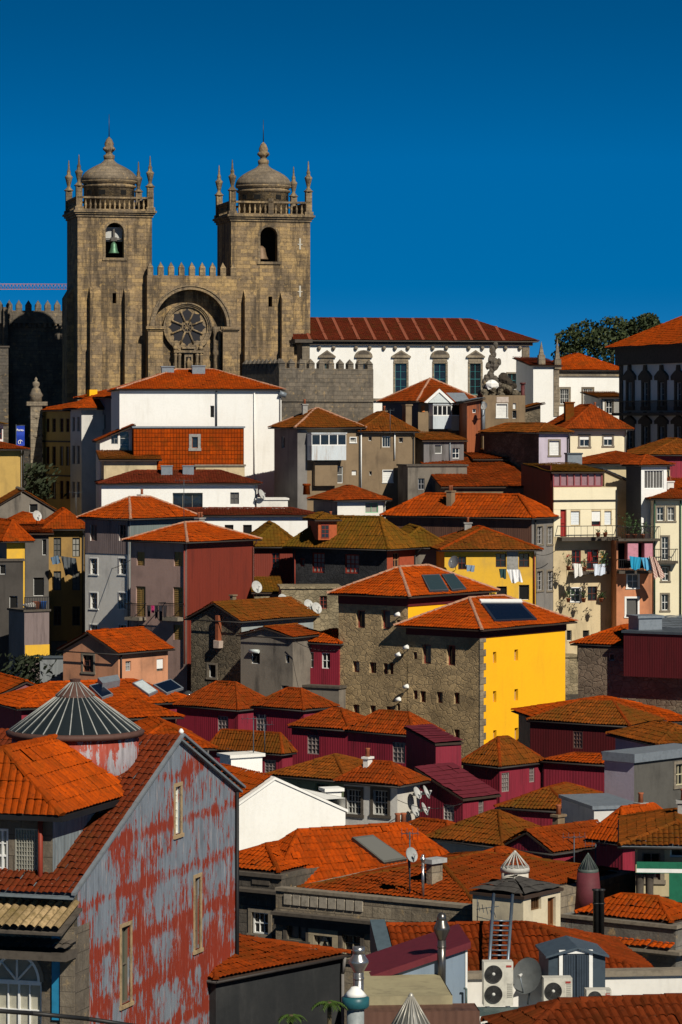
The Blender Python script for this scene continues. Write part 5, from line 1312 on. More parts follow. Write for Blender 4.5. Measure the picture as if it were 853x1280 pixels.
# ------------------------------------------------------------------ left column of houses
OC2 = plaster((.36, .22, .07), .4, (.12, .08, .04))
on_ = hs('mustard_house', 'narrow shaded mustard house with tall dark windows and grey bags hung outside', 'house', None, 61, 105.5, 234, 8, 662, OC2, b=7, ry=637, tiles=T1, e=.5, wins=[
  ('R', x, x + 9.5, y0, y0 + 24, 'sash', dict(fc=(.05, .06, .055), nx=2, ny=3)) for x in (67, 90.5) for y0 in (672, 714, 758)] + [('R', 64, 84, 801, 822, 'sash', dict(fc=(.05, .06, .055), nx=3, ny=2))])
on_.pipe('R', 104, 664, 822, BLACKP)
gh = hs('grey_white_house', 'light grey house with white framed windows below a brown clad top storey', 'house', 106.5, 163, 243, 224, 50, 649, corr((.16, .19, .18), .3, (.08, .09, .085), .25), wallL=GREYL, ry=622, tiles=T1, e=.4, rmat=MORTAR, wins=[
  ('L', x, x + 9, y0, y0 + 20, 'sash', dict(fc=fc_, nx=2, ny=3, sur=su, surw=.07)) for x in (113, 149) for y0, fc_, su in ((656, (.2, .1, .08), None), (698, WH, WPAINT), (741, WH, WPAINT), (781, WH, WPAINT))])
a, b_, z0, z1 = gh.rect('L', 107, 163, 650, 692)
for (u0, u1) in ((0, gh.rect('L', 158, 162, 650, 690)[0] ), ):
    pass
def clad_strip(h, face, y0, y1, holes, mat, out=.05, x0=None, x1=None):
    """cladding over part of a wall, cut round the openings"""
    a, b, z0, z1 = h.rect(face, x0, x1, y0, y1); o, du, n = h.org(face)
    m = MB(); wall_grid(m, o + n * out, du, n, [(a, z0), (b, z0), (b, z1), (a, z1)], h.holes[face], 0, 0, out)
    return m.build('cladding', mat, h.root)
clad_strip(gh, 'L', 650, 692, None, MAUVC, .05, 107, 162.5)
gh.pipe('L', 162, 650, 790, ZINCD)
mh = hs('mauve_house', 'mauve brown house with ochre shuttered doors, small balconies and dark red clad side', 'house', 163.5, 234, 317, 214, 50, 678, REDC, wallL=MAUVE, ry=653.5, tiles=T1b, e=.4, rmat=MORTAR, wins=[
  ('L', 171, 181, 690, 707, 'shutter', dict(fc=(.32, .20, .06))), ('L', 217.5, 228.5, 690, 708, 'shutter', dict(fc=(.32, .20, .06))),
  ('L', 170, 182, 733, 771, 'shutter', dict(fc=(.32, .20, .06))), ('L', 216.5, 228.5, 734, 771, 'shutter', dict(fc=(.32, .20, .06))),
  ('L', 171, 181, 781, 800, 'dark'), ('L', 217, 228.5, 781, 800, 'shutter', dict(fc=(.32, .20, .06)))])
balcony(mh, 'L', 161.5 + 3, 183, 771, 775, .7, .95, TRIM, bars=.12); balcony(mh, 'L', 207, 231, 771, 775.5, .7, .95, TRIM, bars=.12)
mh.pipe('L', 232, 679, 830, REDP)
sa = hs('salmon_house', 'small salmon gabled house with streaked walls and a bright tiled roof', 'house', 79, 148, 210, 200, 52, 817, SALMON, ry=788, rk='gable', axis='x', tiles=T1, e=.3, rmat=T1, wins=[
  ('L', 104, 117, 819, 840, 'sash', dict(fc=(.10, .04, .03), sur=TRIM, nx=2, ny=3)), ('R', 157, 164, 826.5, 839, 'sash', dict(fc=(.4, .4, .4))), ('R', 196, 204.5, 823.5, 839, 'sash', dict(fc=(.1, .08, .06), nx=2, ny=1, half=.8))])
sa.pipe('R', 150, 815, 860, IRON)
te = hs('mauve_terrace_house', 'mauve clad block with yellow base and a cluttered roof terrace at the left', 'house', 11, 30.5, 61.5, 219, 30, 765, MAUVC, wallL=GREYW, rk='flat', tiles=TRIMD, b=6)
te.box('yellow_base', 'R', 31, 61.5, 806, 826, .05, 0, YELLOWD)
m = MB(); m.box(0, te.a, .02, .05, te.zE + .95, te.zE + 1.0)
for i in range(16): m.box(te.a * i / 15, te.a * i / 15 + .03, .02, .05, te.zE + .14, te.zE + .95)
m.build('railing', IRON, te.root)
rnd = random.Random(5)
for i, (col, lab, nm, ct) in enumerate((((.03, .12, .40), 'blue plastic tub on the cluttered roof terrace at the left', 'plastic_tub', 'tub'), ((.45, .42, .38), 'pale folded cloth heap on the cluttered roof terrace at the left', 'cloth_heap', 'cloth'), ((.35, .12, .06), 'terracotta flower pot on the cluttered roof terrace at the left', 'flower_pot', 'pot'))):
    loc = WM(te) @ Vector((te.a * (.85, .35, .6)[i], .5, te.zE + .14)); m = MB()
    if i == 1: boulder(m, (0, 0, .25), .4, rnd, sz=(1.3, 1, .6))
    else: m.lathe([(.22, 0), (.3, .5), (.32, .52), (.28, .5), (.2, .1)], n=12)
    o = m.build(nm, simple(col, .5), None); o.location = loc; tag(o, lab, ct)
hs('grey_recess_house', 'narrow grey rendered house in shade between the yellow gable and the mustard house', 'house', None, 31.5, 61, 231, 8, 667, plaster((.12, .11, .10), .5), b=6, ry=655, rk='shed_f', tiles=T2, wins=[('R', 53, 58, 674, 694, 'dark'), ('R', 42, 55, 722, 745, 'dark')])  # plaster darkened so its colour carries the shade between the houses
hs('yellow_gable_house', 'small yellow walled house under long orange roofs at the left edge', 'house', -50, 8.5, 31, 225, 25, 677, YELLOWD, wallL=GREYW, ry=649, tiles=T1, e=.5)
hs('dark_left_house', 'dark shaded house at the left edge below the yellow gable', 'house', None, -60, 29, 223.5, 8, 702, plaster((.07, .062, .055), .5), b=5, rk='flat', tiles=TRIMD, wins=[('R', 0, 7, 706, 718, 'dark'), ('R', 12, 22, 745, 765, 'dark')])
hs('weathered_gable_house', 'old house with a weathered cement gable below the ochre house at the left', 'house', None, -30, 87, 247, 10, 650, CEMENT, b=6, ry=612, rk='gable', axis='y', tiles=T3, e=.15, wins=[('R', 37, 47, 630, 641, 'dark')], rmat=TRIMD, p=.3)
hs('orange_wedge_house', 'low house with two orange roof wedges in front of the weathered gable', 'house', None, 14, 68, 238, 14, 663, BEIGE, b=7, ry=642, tiles=T1, e=.4)
hs('corrugated_yard_wall', 'grey corrugated yard wall beside the salmon house', 'wall', None, 50, 79, 206, 6, 823, GREYC, b=.3, rk='flat', tiles=ZINCD)

sr_ = hs('rubble_gable_house', 'rough stone gable house with broken plaster and mossy roof left of the dark red cabin', 'house', 239, 302, 392, 205, 50, 777, PALEGR, wallL=RUBD, ry=751, rk='gable', axis='x', tiles=T3, e=.3, rmat=T3, wins=[('L', 260.5, 270, 831, 847, 'dark', dict(sur=TRIM))])
m = MB(); s_, z_ = sr_.sz('L', 275, 803); M = sr_.M('L', s_, z_)
m.box(-.13, .13, -.3, 0, 0, 1.75, M=M); m.build('flue', simple((.25, .07, .03), .8), sr_.root); m = MB(); m.prism([(-.2, -.4, -.35), (.25, -.4, -.35), (.3, -.4, .1), (-.2, -.4, .15)], (0, .4, 0), M=M); m.build('plaster_patch', simple((.45, .36, .30), .9), sr_.root)
ce = hs('grey_cement_house', 'stained grey cement house with a low gable beside the dark red cabin', 'house', 301, 366, 402, 199, 55, 797, CEMENT, ry=783, rk='gable', axis='x', tiles=T2, e=.2, rmat=T3, wins=[('L', 314, 325, 814, 830, 'dark'), ('L', 357, 362, 819, 829, 'dark'), ('L', 352, 361, 857, 868, 'dark')])
m = MB(); s_, z_ = ce.sz('L', 319.5, 814); M = ce.M('L', s_, z_); m.tube(M @ Vector((-.35, -.14, 0)), M @ Vector((.35, -.14, 0)), .12, n=10); m.build('rolled_awning', simple((.55, .6, .58), .5), ce.root)
bb = hs('dark_red_cabin', 'dark red clad cabin with two white windows tucked against the stone warehouse', 'house', 370, 424, None, 199.5, 60, 805, BURG, a=4, ry=788, tiles=T1b, e=.25, wins=[('L', 381.5, 392.5, 815, 835, 'sash', dict(nx=2, ny=2)), ('L', 402, 413, 816, 836, 'sash', dict(nx=2, ny=2))])
bb.zb
hs('cement_plinth_house', 'low cement and stone base under the dark red cabin', 'house', 366, 424, None, 198.6, 60, 861, CEMENT, a=3, rk='flat', tiles=TRIMD)

# ------------------------------------------------------------------ yellow warehouse
W2 = House('yellow_block', 'bright yellow block with a rubble stone side, tiled roofs and solar panel', 'warehouse', 508.6, 600, 707, 193, 52, 787, wall=YELLOW, wallL=RUBY)
ws = dict(fc=(.30, .07, .05), nx=1, ny=1, fw=.07, rec=.28)
gw = glassmat((.10, .14, .12), .2, 'green_glass')
for x0, x1, y0, y1 in ((516.7, 521.6, 815, 824), (528, 539, 805.7, 830), (558.6, 569.5, 806.5, 832), (516.7, 522.2, 863, 874), (525.4, 532.6, 864, 878), (546, 553.7, 865, 879), (567.7, 574.8, 866, 880), (568, 575, 912, 925), (546, 553, 911, 924)):
    W2.win('L', x0, x1, y0, y1, 'sash', g=gw if (x0, y1) == (528, 830) else None, **ws)
for x0, x1, y0, y1 in ((616.7, 620.8, 815, 829), (643.5, 648, 812, 826), (616.7, 620.8, 864, 878), (643.5, 648, 861.5, 876), (617, 621, 913, 925), (643.8, 648.3, 910, 926)):
    W2.win('R', x0, x1, y0, y1, 'sash', fc=(.45, .32, .22), nx=1, ny=1, rec=.28, fw=.06)
W2.done(); W2.rise = (HY - 744) * (193 + 8) / F - W2.zg - W2.zE
W2.rf = W2.roof(W2.rise, 'hip', over=.55, mat=T1b, rmat=MORTAR, p=.21, r=.36)
W2.band('eave_band', W2.zE - .52, W2.zE - .03, simple((.10, .012, .012), .7, name='dark_red_band'), .06)
qn = MB(); k = 0; z = W2.zb
while z < W2.zE - .6:
    L = .62 if k % 2 else .38; qn.box(-.02, L, -.03, .0, z, z + .4); qn.box(-.03, .0, -.03, .0, z, z + .4); z += .42; k += 1
qn.build('quoins', STONE, W2.root)
yt, Yt = W2.hit('L', 510.4)
W1 = House('rear_block', None, None, 423.5, 510.4, None, Yt, 52, 746, a=8.5, wall=YELLOW, wallL=RUBY)
for x0, x1, y0, y1 in ((445.5, 456.5, 763, 785), (477, 488, 763, 786), (496, 501, 775, 784), (441, 449.5, 826.5, 840.5), (462, 470.6, 828, 841.6), (479.4, 485, 829, 843), (487, 492, 829, 843), (441.3, 449.5, 881, 895.5), (462.7, 470, 882, 896.5), (483, 491, 883, 895), (496.5, 500.4, 880, 888)):
    W1.win('L', x0, x1, y0, y1, 'sash', **ws)
W1.done(); W1.rise = (HY - 706) * (Yt + 8) / F - W1.zg - W1.zE
W1.rf = W1.roof(W1.rise, 'hip', over=.5, mat=T1b, rmat=MORTAR, p=.21, r=.36)
W1.band('eave_band', W1.zE - .6, W1.zE - .03, simple((.10, .012, .012), .7, name='dark_red_band'), .06)
# one building: hang the rear block under the yellow block
W1.root['kind'] = ''
for kk_ in ('kind',): del W1.root[kk_]
inv = WM(W2).inverted(); base = WM(W1)
rb_ = W1.walls; rb_.name = 'rear_wall'
for ch in list(W1.root.children):
    ch.parent = W2.root; ch.matrix_parent_inverse = inv @ base
bpy.data.objects.remove(W1.root)
for px, py in ((500.5, 768), (511.5, 809), (501.6, 818), (511.5, 858), (501.6, 874)):
    hh_ = W2; s_, Yp = W2.hit('L', px); z_ = (HY - py) * Yp / F - W2.zg; M = W2.M('L', s_, z_)
    m = MB(); m.tube(M @ Vector((0, 0, -.12)), M @ Vector((0, -.28, -.02)), .03, n=5); m.tube(M @ Vector((-.16, -.34, -.05)), M @ Vector((.16, -.34, .05)), .11, .13, n=8); m.build('floodlight', WPAINT, W2.root)
PANEL = glassmat((.004, .008, .02), .25, 'solar_panel_glass')
o, pts, n = on_roof(W2, 'F', ((601, 757), (651, 757), (670.5, 777), (617, 779)), 'solar_panel', (simple((.02, .025, .04), .4), PANEL), .1, inner='panel_glass', over=.55)
o, pts, n = on_roof(W2, 'F', ((598, 753), (650, 753), (652, 756.5), (600.5, 756.5)), 'water_tank', (WPAINT,), .16, over=.55)
W1f = W2.roof  # rear skylights
W1.rf.name = 'rear_roof'
def on_roof_w(h, wm, side, quad, name, mats, thick, parent, inner=None, **kw):
    return None
W1m = base
p_, n_ = roof_plane(W1, 'F', over=.5); wp, wn = W1m @ p_, (W1m.to_3x3() @ n_).normalized(); inv2 = base.inverted()
for quad in (((526, 722), (548, 721), (560, 741), (536, 742)), ((551, 721), (566, 720), (582, 739), (564, 741))):
    pts = []
    for px, py in quad:
        d = Vector(((px - CX) / F, 1, (HY - py) / F)); t = wp.dot(wn) / d.dot(wn); pts.append(inv2 @ (d * t))
    m = MB(); bs = [q + n_ * .08 for q in pts]; m.prism(bs[::-1], n_ * .12); o = m.build('skylight', ZINCD, W1.rf)
    c = sum(bs, Vector()) / 4; g = MB(); g.face([q.lerp(c, .12) + n_ * .126 for q in bs][::-1]); g.build('skylight_glass', glassmat((.03, .05, .055), .15, 'skylight_glass_dark'), o)

# ------------------------------------------------------------------ right stone wall and burgundy box
rs = hs('stone_retaining_house', 'long brown stone walled house with a small orange roof right of the yellow block', 'house', 723, 885, None, 182, 60, 815, rubble((.24, .18, .125), (.16, .12, .085), (.09, .07, .05), .5, .04), a=8, rk='none', wins=[('L', 761, 768, 817, 826, 'sash', dict(fc=(.35, .32, .28), nx=1, ny=1))])
rr1 = hs('orange_roofed_annex', 'small orange tiled roof on top of the long brown stone wall', 'house', 722, 797, None, 184.5, 60, 808, RUBD, a=5, ry=783, tiles=T1b, e=.3, yb=830)
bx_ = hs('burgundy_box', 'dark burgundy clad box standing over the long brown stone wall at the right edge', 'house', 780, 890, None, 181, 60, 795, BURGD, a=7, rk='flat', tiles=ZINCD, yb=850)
hs('zinc_chimney_block', 'zinc clad chimney block on the burgundy box', 'chimney', None, 799, 828, 184, 20, 773, ZINC, b=1.4, rk='flat', tiles=ZINC, yb=796)
zr = hs('zinc_roof_house', 'low grey zinc vaulted roof at the right edge above the burgundy box', 'roof cabin', None, 825, 900, 186, 10, 788, ZINC, b=4, ry=772, rk='shed_f', tiles=ZINC, p=.8, e=.2, yb=800)

# ------------------------------------------------------------------ burgundy cluster
WS = dict(fc=(.26, .21, .20), nx=3, ny=4, fw=.045, rec=.1, g=glassmat((.20, .19, .18), .3, 'reflection_pale_glass'))  # pane colour lightened to carry the white reflections
def burg(label, xl, xc, xr, Y, th, ye, ry, wins=(), tiles=None, a=None, b=None, name='burgundy_house', wall=None, wallL=None, rk='hip', e=.12, **kw):
    return hs(name, label, 'house', xl, xc, xr, Y, th, ye, wall or BURGL, wallL=wallL or wall or BURG, a=a, b=b, ry=ry, tiles=tiles or T2, e=e, rk=rk, wins=wins, group=None, p=.17, r=.32, rmat=T2, **kw)
burg('burgundy house with one sash window left of the twin roofed one, below the rubble gable', 221, 298, 346, 172, 50, 888, 854, [('L', 272, 285.5, 895, 918, 'sash', WS)], T2)
burg('burgundy house with a paned window and chimney pipes in front of the grey cement house', 317, 380, 420, 167, 50, 888, 862, [('L', 320, 333.5, 893.5, 917, 'sash', WS)], T2)
burg('low burgundy house with mossy roof behind the white gable', 262, 353, 366, 157, 55, 943, 916, [('L', 330.5, 345, 950, 967, 'sash', WS)], T3)
burg('burgundy house with dark paned window and pyramid roof left of the tallest burgundy one', 365, 436, 478, 160, 55, 913, 887, [('L', 384, 399.5, 919, 943, 'sash', WS)], T2)
burg('wide burgundy house with a paned window directly below the stone warehouse', 435, 516, 551, 153, 50, 920, 891, [('L', 490.5, 507, 928, 954, 'sash', WS)], T2)
burg('burgundy house with two sash windows on its lit side below the yellow wall', 579, 625, 679, 148, 45, 959, 923, [('R', 627.5, 637, 966, 990, 'sash', WS), ('R', 662, 668.5, 959, 978, 'sash', WS)], T3)
burg('large dark burgundy house with a long hipped roof right of the yellow wall', 663, 786, 829, 160, 57, 908, 877, [('L', 716.5, 729, 914, 936, 'sash', dict(fc=(.12, .06, .05), nx=3, ny=4, rec=.08, g=glassmat((.18, .17, .16), .3, 'reflection_grey_glass'))), ('R', 817.5, 824, 910, 929, 'sash', dict(fc=(.05, .01, .01)))], T3, wall=BURGL, wallL=BURGD)  # left window's pane colour holds a pale painted reflection
burg('burgundy wall block with a thin tiled top in front of the large dark burgundy house', 680, 766, None, 148, 60, 957, 945, (), T1, a=2.2, rk='hip', wallL=BURGL)
burg('low burgundy house with a mossy roof catching a dark shadow', 624, 711, None, 135, 62, 1015, 983, (), T3, a=5, wallL=BURG)
tb = hs('burgundy_tower', 'plain windowless burgundy clad tower with a slightly sloping top', 'house', None, 533, 577, 145, 12, 930, BURGL, b=2.5, rise=.35, rk='shed_f', tiles=simple((.14, .02, .03), .6, name='burgundy_sheet'), p=.5, arc=None) if False else None
BSH = simple((.13, .018, .026), .55, name='burgundy_sheet')
tb = House('burgundy_tower', 'plain windowless burgundy clad tower with a sloping sheet top', 'house', 533, 545, 577, 145, 30, 930, wall=BURGL); tb.b = 2.6; tb.done(gable='shed_f', gh=.5); tb.rise = .55
tb.rf = tb.roof(.55, 'shed_f', over=.08, mat=BSH, p=.6, arc=.01)
sb = House('burgundy_shed', 'burgundy clad shed with a sloping sheet roof and two small windows', 'shed', 524, 579, 621, 139, 45, 999, wall=BURGL)
sb.win('L', 554, 568, 1006, 1026, 'sash', **dict(WS, fc=(.5, .45, .42), g=glassmat((.25, .25, .25), .3, 'reflection_bright_glass'))); sb.win('R', 598.5, 605, 996, 1020, 'sash', **WS)  # brighter reflection painted into the left pane's colour
sb.done(gable='shed_f', gh=1.05); sb.rise = 1.15; sb.rf = sb.roof(1.15, 'shed_f', over=.15, mat=BSH, p=.6, arc=.012)
hs('bright_orange_roof_house', 'house with long orange roof running behind the large dark burgundy house', 'house', None, 690, 866, 176, 10, 905, BEIGE, b=8, ry=872, tiles=T1b, e=.3)
hs('faded_burgundy_gable', 'faded pinkish burgundy gable with an orange roof at the left edge', 'house', None, -6, 71, 186, 22, 872, corr((.20, .06, .07), .5, (.35, .2, .18), .3), b=8, ry=846, rk='gable', axis='y', tiles=T1, e=.15, rmat=T1)
sh2 = hs('skylight_roof_house', 'low house with a long orange roof carrying skylights and black panels', 'house', None, 27, 240, 174, 25, 886, BURG, b=5, ry=853, tiles=T1b, e=.3, p=.22)
for quad, nm_, mt in ((((111, 861), (124, 858), (141, 872), (127, 877)), 'solar_panel', PANEL), (((165, 858), (177, 853.5), (197, 868), (186, 873)), 'skylight', simple((.50, .55, .56), .3, name='pale_skylight')), (((191, 860), (213, 853), (229, 864), (208, 871)), 'solar_panel', PANEL)):
    on_roof(sh2, 'F', quad, nm_, (ZINC, mt), .14, inner='glass', over=.3)
on_roof(sh2, 'F', ((121, 857), (146, 853), (149, 860), (127, 864)), 'roof_box', (ZINC,), .4, over=.3)
hs('small_hipped_roof_house', 'small orange hipped roof in front of the skylight roof', 'house', None, 144, 221, 166, 18, 899, BURG, b=4, ry=876, tiles=T1, e=.3)
hs('orange_mid_roof_house', 'low house with an orange roof directly behind the peeling red and grey gable', 'house', None, 165, 262, 148, 12, 938, PALEGR, b=7, ry=902, tiles=T1, e=.3)
hs('pale_right_house', 'pale house with mossy roof at the right edge above the zinc topped block', 'house', None, 826, 900, 150, 20, 931, WHITE2, b=5, ry=906, tiles=T3, e=.3)
zt = hs('zinc_topped_block', 'grey mauve and dark stained block with a zinc roof edge at the right', 'house', 756, 793, 880, 138, 46, 947, plaster((.095, .09, .08), .8, (.03, .028, .025)), wallL=plaster((.40, .36, .42), .35, (.16, .14, .16)), rk='flat', tiles=ZINC, b=5, wins=[('R', 845, 856, 955, 982, 'sash', dict(fc=(.5, .45, .3), sur=TRIM))])
m = MB(); m.box(-.15, zt.a + .1, -.15, .2, zt.zE - .22, zt.zE + .16); m.box(-.15, .2, .201, zt.b, zt.zE - .22, zt.zE + .16); m.build('zinc_fascia', ZINC, zt.root)

wg = House('white_gable_house', 'blank white gable house with an orange roof edge in front of the burgundy houses', 'house', None, 294, 432, 128, 28, 1006, b=7, wall=WHITE)
A_, zA = wg.sz('R', 343.5, 971); B_, zB = wg.sz('R', 432, 1012)
wg.done(topR=[(0, wg.zb), (wg.a, wg.zb), (wg.a, zB), (A_, zA), (0, wg.zE)])
m = MB(); 
for (x0_, z0_, x1_, z1_) in ((-.1, wg.zE - .05, A_, zA), (A_, zA, wg.a + .1, zB)):
    q = [Vector((x0_, -.06, z0_)), Vector((x1_, -.06, z1_)), Vector((x1_, 7, z1_)), Vector((x0_, 7, z0_))]; m.face(q, [(.5, .5)] * 4, 1); m.prism([v - Vector((0, 0, .12)) for v in q], (0, 0, .11), 1)
tile_plane(m, [(-.1, .1, wg.zE - .05), (A_, .1, zA), (A_, 7, zA), (-.1, 7, wg.zE - .05)], (-.1, 7, wg.zE - .05), (-.1, .1, wg.zE - .05), .2, .36, seed=881)
wg.rf = m.build('roof', [T1b, WHITE], wg.root)
hs('white_chimney_block', 'white rooftop block with an aerial beside the blank white gable', 'rooftop block', 275, 289, 328, 138, 30, 948, WHITE, b=2.2, rk='flat', tiles=WHITE2)

gd = hs('grey_house_with_dishes', 'grey house with two tall paned windows and a stained white side carrying dishes', 'house', 430, 497, 525, 137, 56, 982, plaster((.55, .52, .46), .6, (.12, .11, .09)), wallL=GREYL, ry=954, tiles=T2, e=.3, p=.17, r=.32, wins=[
   ('L', 433.5, 451.5, 987, 1018, 'sash', dict(fc=(.45, .45, .42), nx=4, ny=4, sur=TRIMD, surw=.13)), ('L', 466.5, 485, 988, 1019, 'sash', dict(fc=(.45, .45, .42), nx=4, ny=4, sur=TRIMD, surw=.13))])
gr_ = hs('green_walled_house', 'pale green walled house with mossy roof and dark window left of the grey house', 'house', 345, 432, None, 142, 56, 976, plaster((.22, .26, .16), .3, (.08, .09, .06)), a=4, ry=945, tiles=T3, e=.3, p=.17, r=.32, wins=[('L', 394.5, 411, 980, 998, 'sash', dict(fc=(.06, .12, .08), nx=3, ny=3))])
hs('white_chimney', 'small white chimney between the blank white gable and the grey house', 'chimney', None, 408, 427, 135.5, 20, 990, WHITE, b=.6, rk='flat', tiles=WHITE, yb=1030)
for nm_, lab, xl_, xc_, xr_, Y_, th_, ye_, ry_, t_ in (
   ('brown_roof_cottage', 'cottage with a small mossy hipped roof below the burgundy shed', 500, 562, 584, 130, 50, 1047, 1027, T2),
   ('mossy_roof_cottage', 'cottage with a broad mossy roof over a white fascia below the burgundy shed', 546, 628, 694, 122, 45, 1058, 1016, T3),
   ('brown_valley_cottage', 'cottage with brown roofs running up to the bare ribbed cone lantern', 545, 628, 705, 110, 48, 1104, 1062, T2),
   ('orange_slope_cottage', 'cottage with an orange roof slope behind the cream rooftop cabin', 640, 715, 790, 106, 45, 1128, 1093, T1)):
    hs(nm_, lab, 'house', xl_, xc_, xr_, Y_, th_, ye_, BROWNW, wallL=plaster((.50, .46, .38), .3) if 'fascia' in lab else BURG, ry=ry_, tiles=t_, e=.3, p=.17, r=.32)
dg = burg('dark burgundy gabled house with white windows beside the bare ribbed cone', 629, 692, 776, 120, 45, 1067, 1034, [('R', 713, 721.5, 1079, 1097, 'sash', dict(nx=1, ny=1, g=simple((.6, .6, .58), .6, name='white_blind'))), ('R', 747, 758.5, 1077, 1095, 'sash', dict(nx=1, ny=1, g=simple((.6, .6, .58), .6, name='white_blind')))], T2, rk='gable', axis='x', name='burgundy_gable_house')
b1 = hs('bright_tile_strip_house', 'house with a bright orange roof divided by a dark strip at the right', 'house', 745, 779, 850, 118, 42, 1054, BURG, ry=1009, tiles=T1b, e=.3, p=.17, r=.32, b=7)
hs('flat_grey_roof_shed', 'flat pale grey roofed shed behind the bright orange roof at the right', 'shed', None, 743, 800, 128, 15, 1012, GREYL, b=4, rk='flat', tiles=ZINC)
rh = hs('mossy_corner_house', 'cream corner house with an arched window, mossy roof and zinc gutter at the right edge', 'house', None, 795, 900, 101, -5, 1056, plaster((.50, .42, .26), .3), b=6, ry=1022, tiles=T3, e=.5, p=.17, r=.32, fascia=ZINC, wins=[('R', 803, 826, 1066, 1100, 'sash', dict(fc=(.12, .1, .08), nx=2, ny=2, sur=TRIM)), ('R', 838, 870, 1052, 1072, 'sash', dict(nx=2, ny=1))])
m = MB(); a, b_, z0, z1 = rh.rect('R', 796, 900, 1071, 1085); m.box(a, b_, -1.3, -1.27, z0, z1); m.box(a, b_, -1.305, -1.3, z0 + .02, z0 + .14, 1)
rh_n = m.build('safety_netting', [simple((.01, .13, .07), .8, name='green_netting'), WPAINT], rh.root)
m = MB(); a, b_, z0, z1 = rh.rect('R', 836, 880, 1085, 1120); m.box(a, b_, -1.32, -1.29, z0, z1); m.build('safety_netting', simple((.01, .13, .07), .8, name='green_netting'), rh.root)
for px in (800, 812): 
    s_, z_ = rh.sz('R', px, 1110); MB().lathe([(.16, z_ - 1), (.12, z_), (.13, z_ + .5), (.18, z_ + .6)], (s_, -1.0, 0), 10).build('column', TRIMD, rh.root)

# ------------------------------------------------------------------ foreground centre and right
pc = hs('parapet_mansion', 'dark stone mansion with a weathered parapet, carved cornice and varied windows', 'mansion', 345, 603, None, 96, 57, 1138, STONE, a=10, rk='none', wins=[
   ('L', 359, 383, 1156, 1176, 'sash', dict(fc=(.06, .06, .05), nx=2, ny=1, sur=TRIMD)), ('L', 393, 416, 1170, 1190, 'sash', dict(fc=(.40, .36, .26), nx=1, ny=1, sur=simple((.36, .30, .2), .8, name='cream_trim'), surw=.2)), ('L', 428, 451, 1169, 1200, 'sash', dict(fc=(.30, .26, .18), nx=2, ny=3, sur=TRIMD)), ('L', 476, 489.5, 1192, 1214, 'sash', dict(nx=2, ny=1, fc=(.5, .5, .45), sur=TRIM))])
for dz0, dz1, out in ((-1.05, -.85, .10), (-.849, -.72, .20), (-.719, -.62, .30)):
    m = MB(); m.box(-out, 0, -out, pc.b, pc.zE + dz0, pc.zE + dz1); m.build('cornice', TRIMD, pc.root)
if False: m = MB(); tile_plane(m, [(-.6, 0, pc.zE - .60), (-.6, pc.b, pc.zE - .60), (-.0, pc.b, pc.zE - .48), (0, 0, pc.zE - .48)], (-.6, pc.b, pc.zE - .6), (-.6, 0, pc.zE - .6), .2, .3, seed=5); m.build('cornice_tiles', T2, pc.root)
m = MB(); m.box(-.06, .35, 0, pc.b, pc.zE, pc.zE + .1); m.build('parapet_cap', TRIM, pc.root)
pn = MB(); 
a, b_, z0, z1 = pc.rect('L', 355, 455, 1117, 1128)
for i in range(9):
    t0 = a + (b_ - a) * i / 9; pn.box(-.05, 0, t0 + .03, t0 + (b_ - a) / 9 - .03, pc.zE - .40, pc.zE - .08)
pn.build('parapet_panel', simple((.34, .30, .24), .9, var=.6, name='pale_worn_stone'), pc.root)
pc.roof((HY - 1086) * 100 / F - pc.zg - pc.zE, 'hip', over=-.5, mat=T2, p=.16, r=.30, rmat=T3)
# saltire glazing bars in the cream framed window
a, b_, z0, z1 = pc.rect('L', 393, 416, 1170, 1190); M = pc.M('L', b_, z0); m = MB(); w_ = b_ - a; hh = z1 - z0
m.prism([(.05, .08, .05), (.15, .08, .05), (w_ / 2 + .05, .08, hh - .05), (w_ / 2 - .05, .08, hh - .05)], (0, .05, 0), M=M); m.prism([(w_ - .15, .081, .05), (w_ - .05, .081, .05), (w_ / 2 + .05, .081, hh - .05), (w_ / 2 - .05, .081, hh - .05)], (0, .05, 0), M=M); m.build('glazing_bars', simple((.40, .36, .26), .6), pc.root)
lwg = hs('parapet_wing', 'taller left wing of dark stone with one white window beside the peeling gable', 'house', 240, 351, None, 103.3, 57, 1094, STONED, a=8, rk='none', wins=[('L', 315, 336, 1141, 1168, 'sash', dict(nx=3, ny=2, sur=TRIM))])
for dz0, dz1, out in ((-.12, .0, .10), (-.75, -.6, .2), (-.599, -.5, .35)): MB().box(-out, 0, -out, lwg.b, lwg.zE + dz0 + .002, lwg.zE + dz1).build('cornice', TRIMD, lwg.root)
lwg.roof((HY - 1062) * 105 / F - lwg.zg - lwg.zE, 'hip', over=-.25, mat=T1b, p=.16, r=.30, rmat=T1)
lwg.box('panel', 'L', 316, 338, 1096, 1106, .04, 0, TRIMD)
br = hs('broad_orange_roof_house', 'house with the broad bright orange roof carrying a big skylight, behind the weathered parapet', 'house', 290, 344, 590, 104, 27, 1112, STONED, ry=1036, tiles=tile((.44, .058, .003), (.14, .03, .006), .3, (.14, .05, .006), lich=.2), e=.1, p=.16, r=.30, b=9, rmat=T1)
on_roof(br, 'F', ((438, 1052), (464, 1049), (507, 1079), (478, 1084)), 'skylight', (simple((.10, .10, .09), .5, .2), glassmat((.12, .12, .11), .35, 'dirty_skylight_glass')), .14, inner='glass', over=.1)
c_ = hs('stone_chimney', 'stone chimney with a slab cap on the darker roof behind the parapet', 'chimney', 533, 540, 553.5, 99, 45, 1080, STONE, rk='flat', tiles=simple((.35, .36, .36), .8), yb=1120)

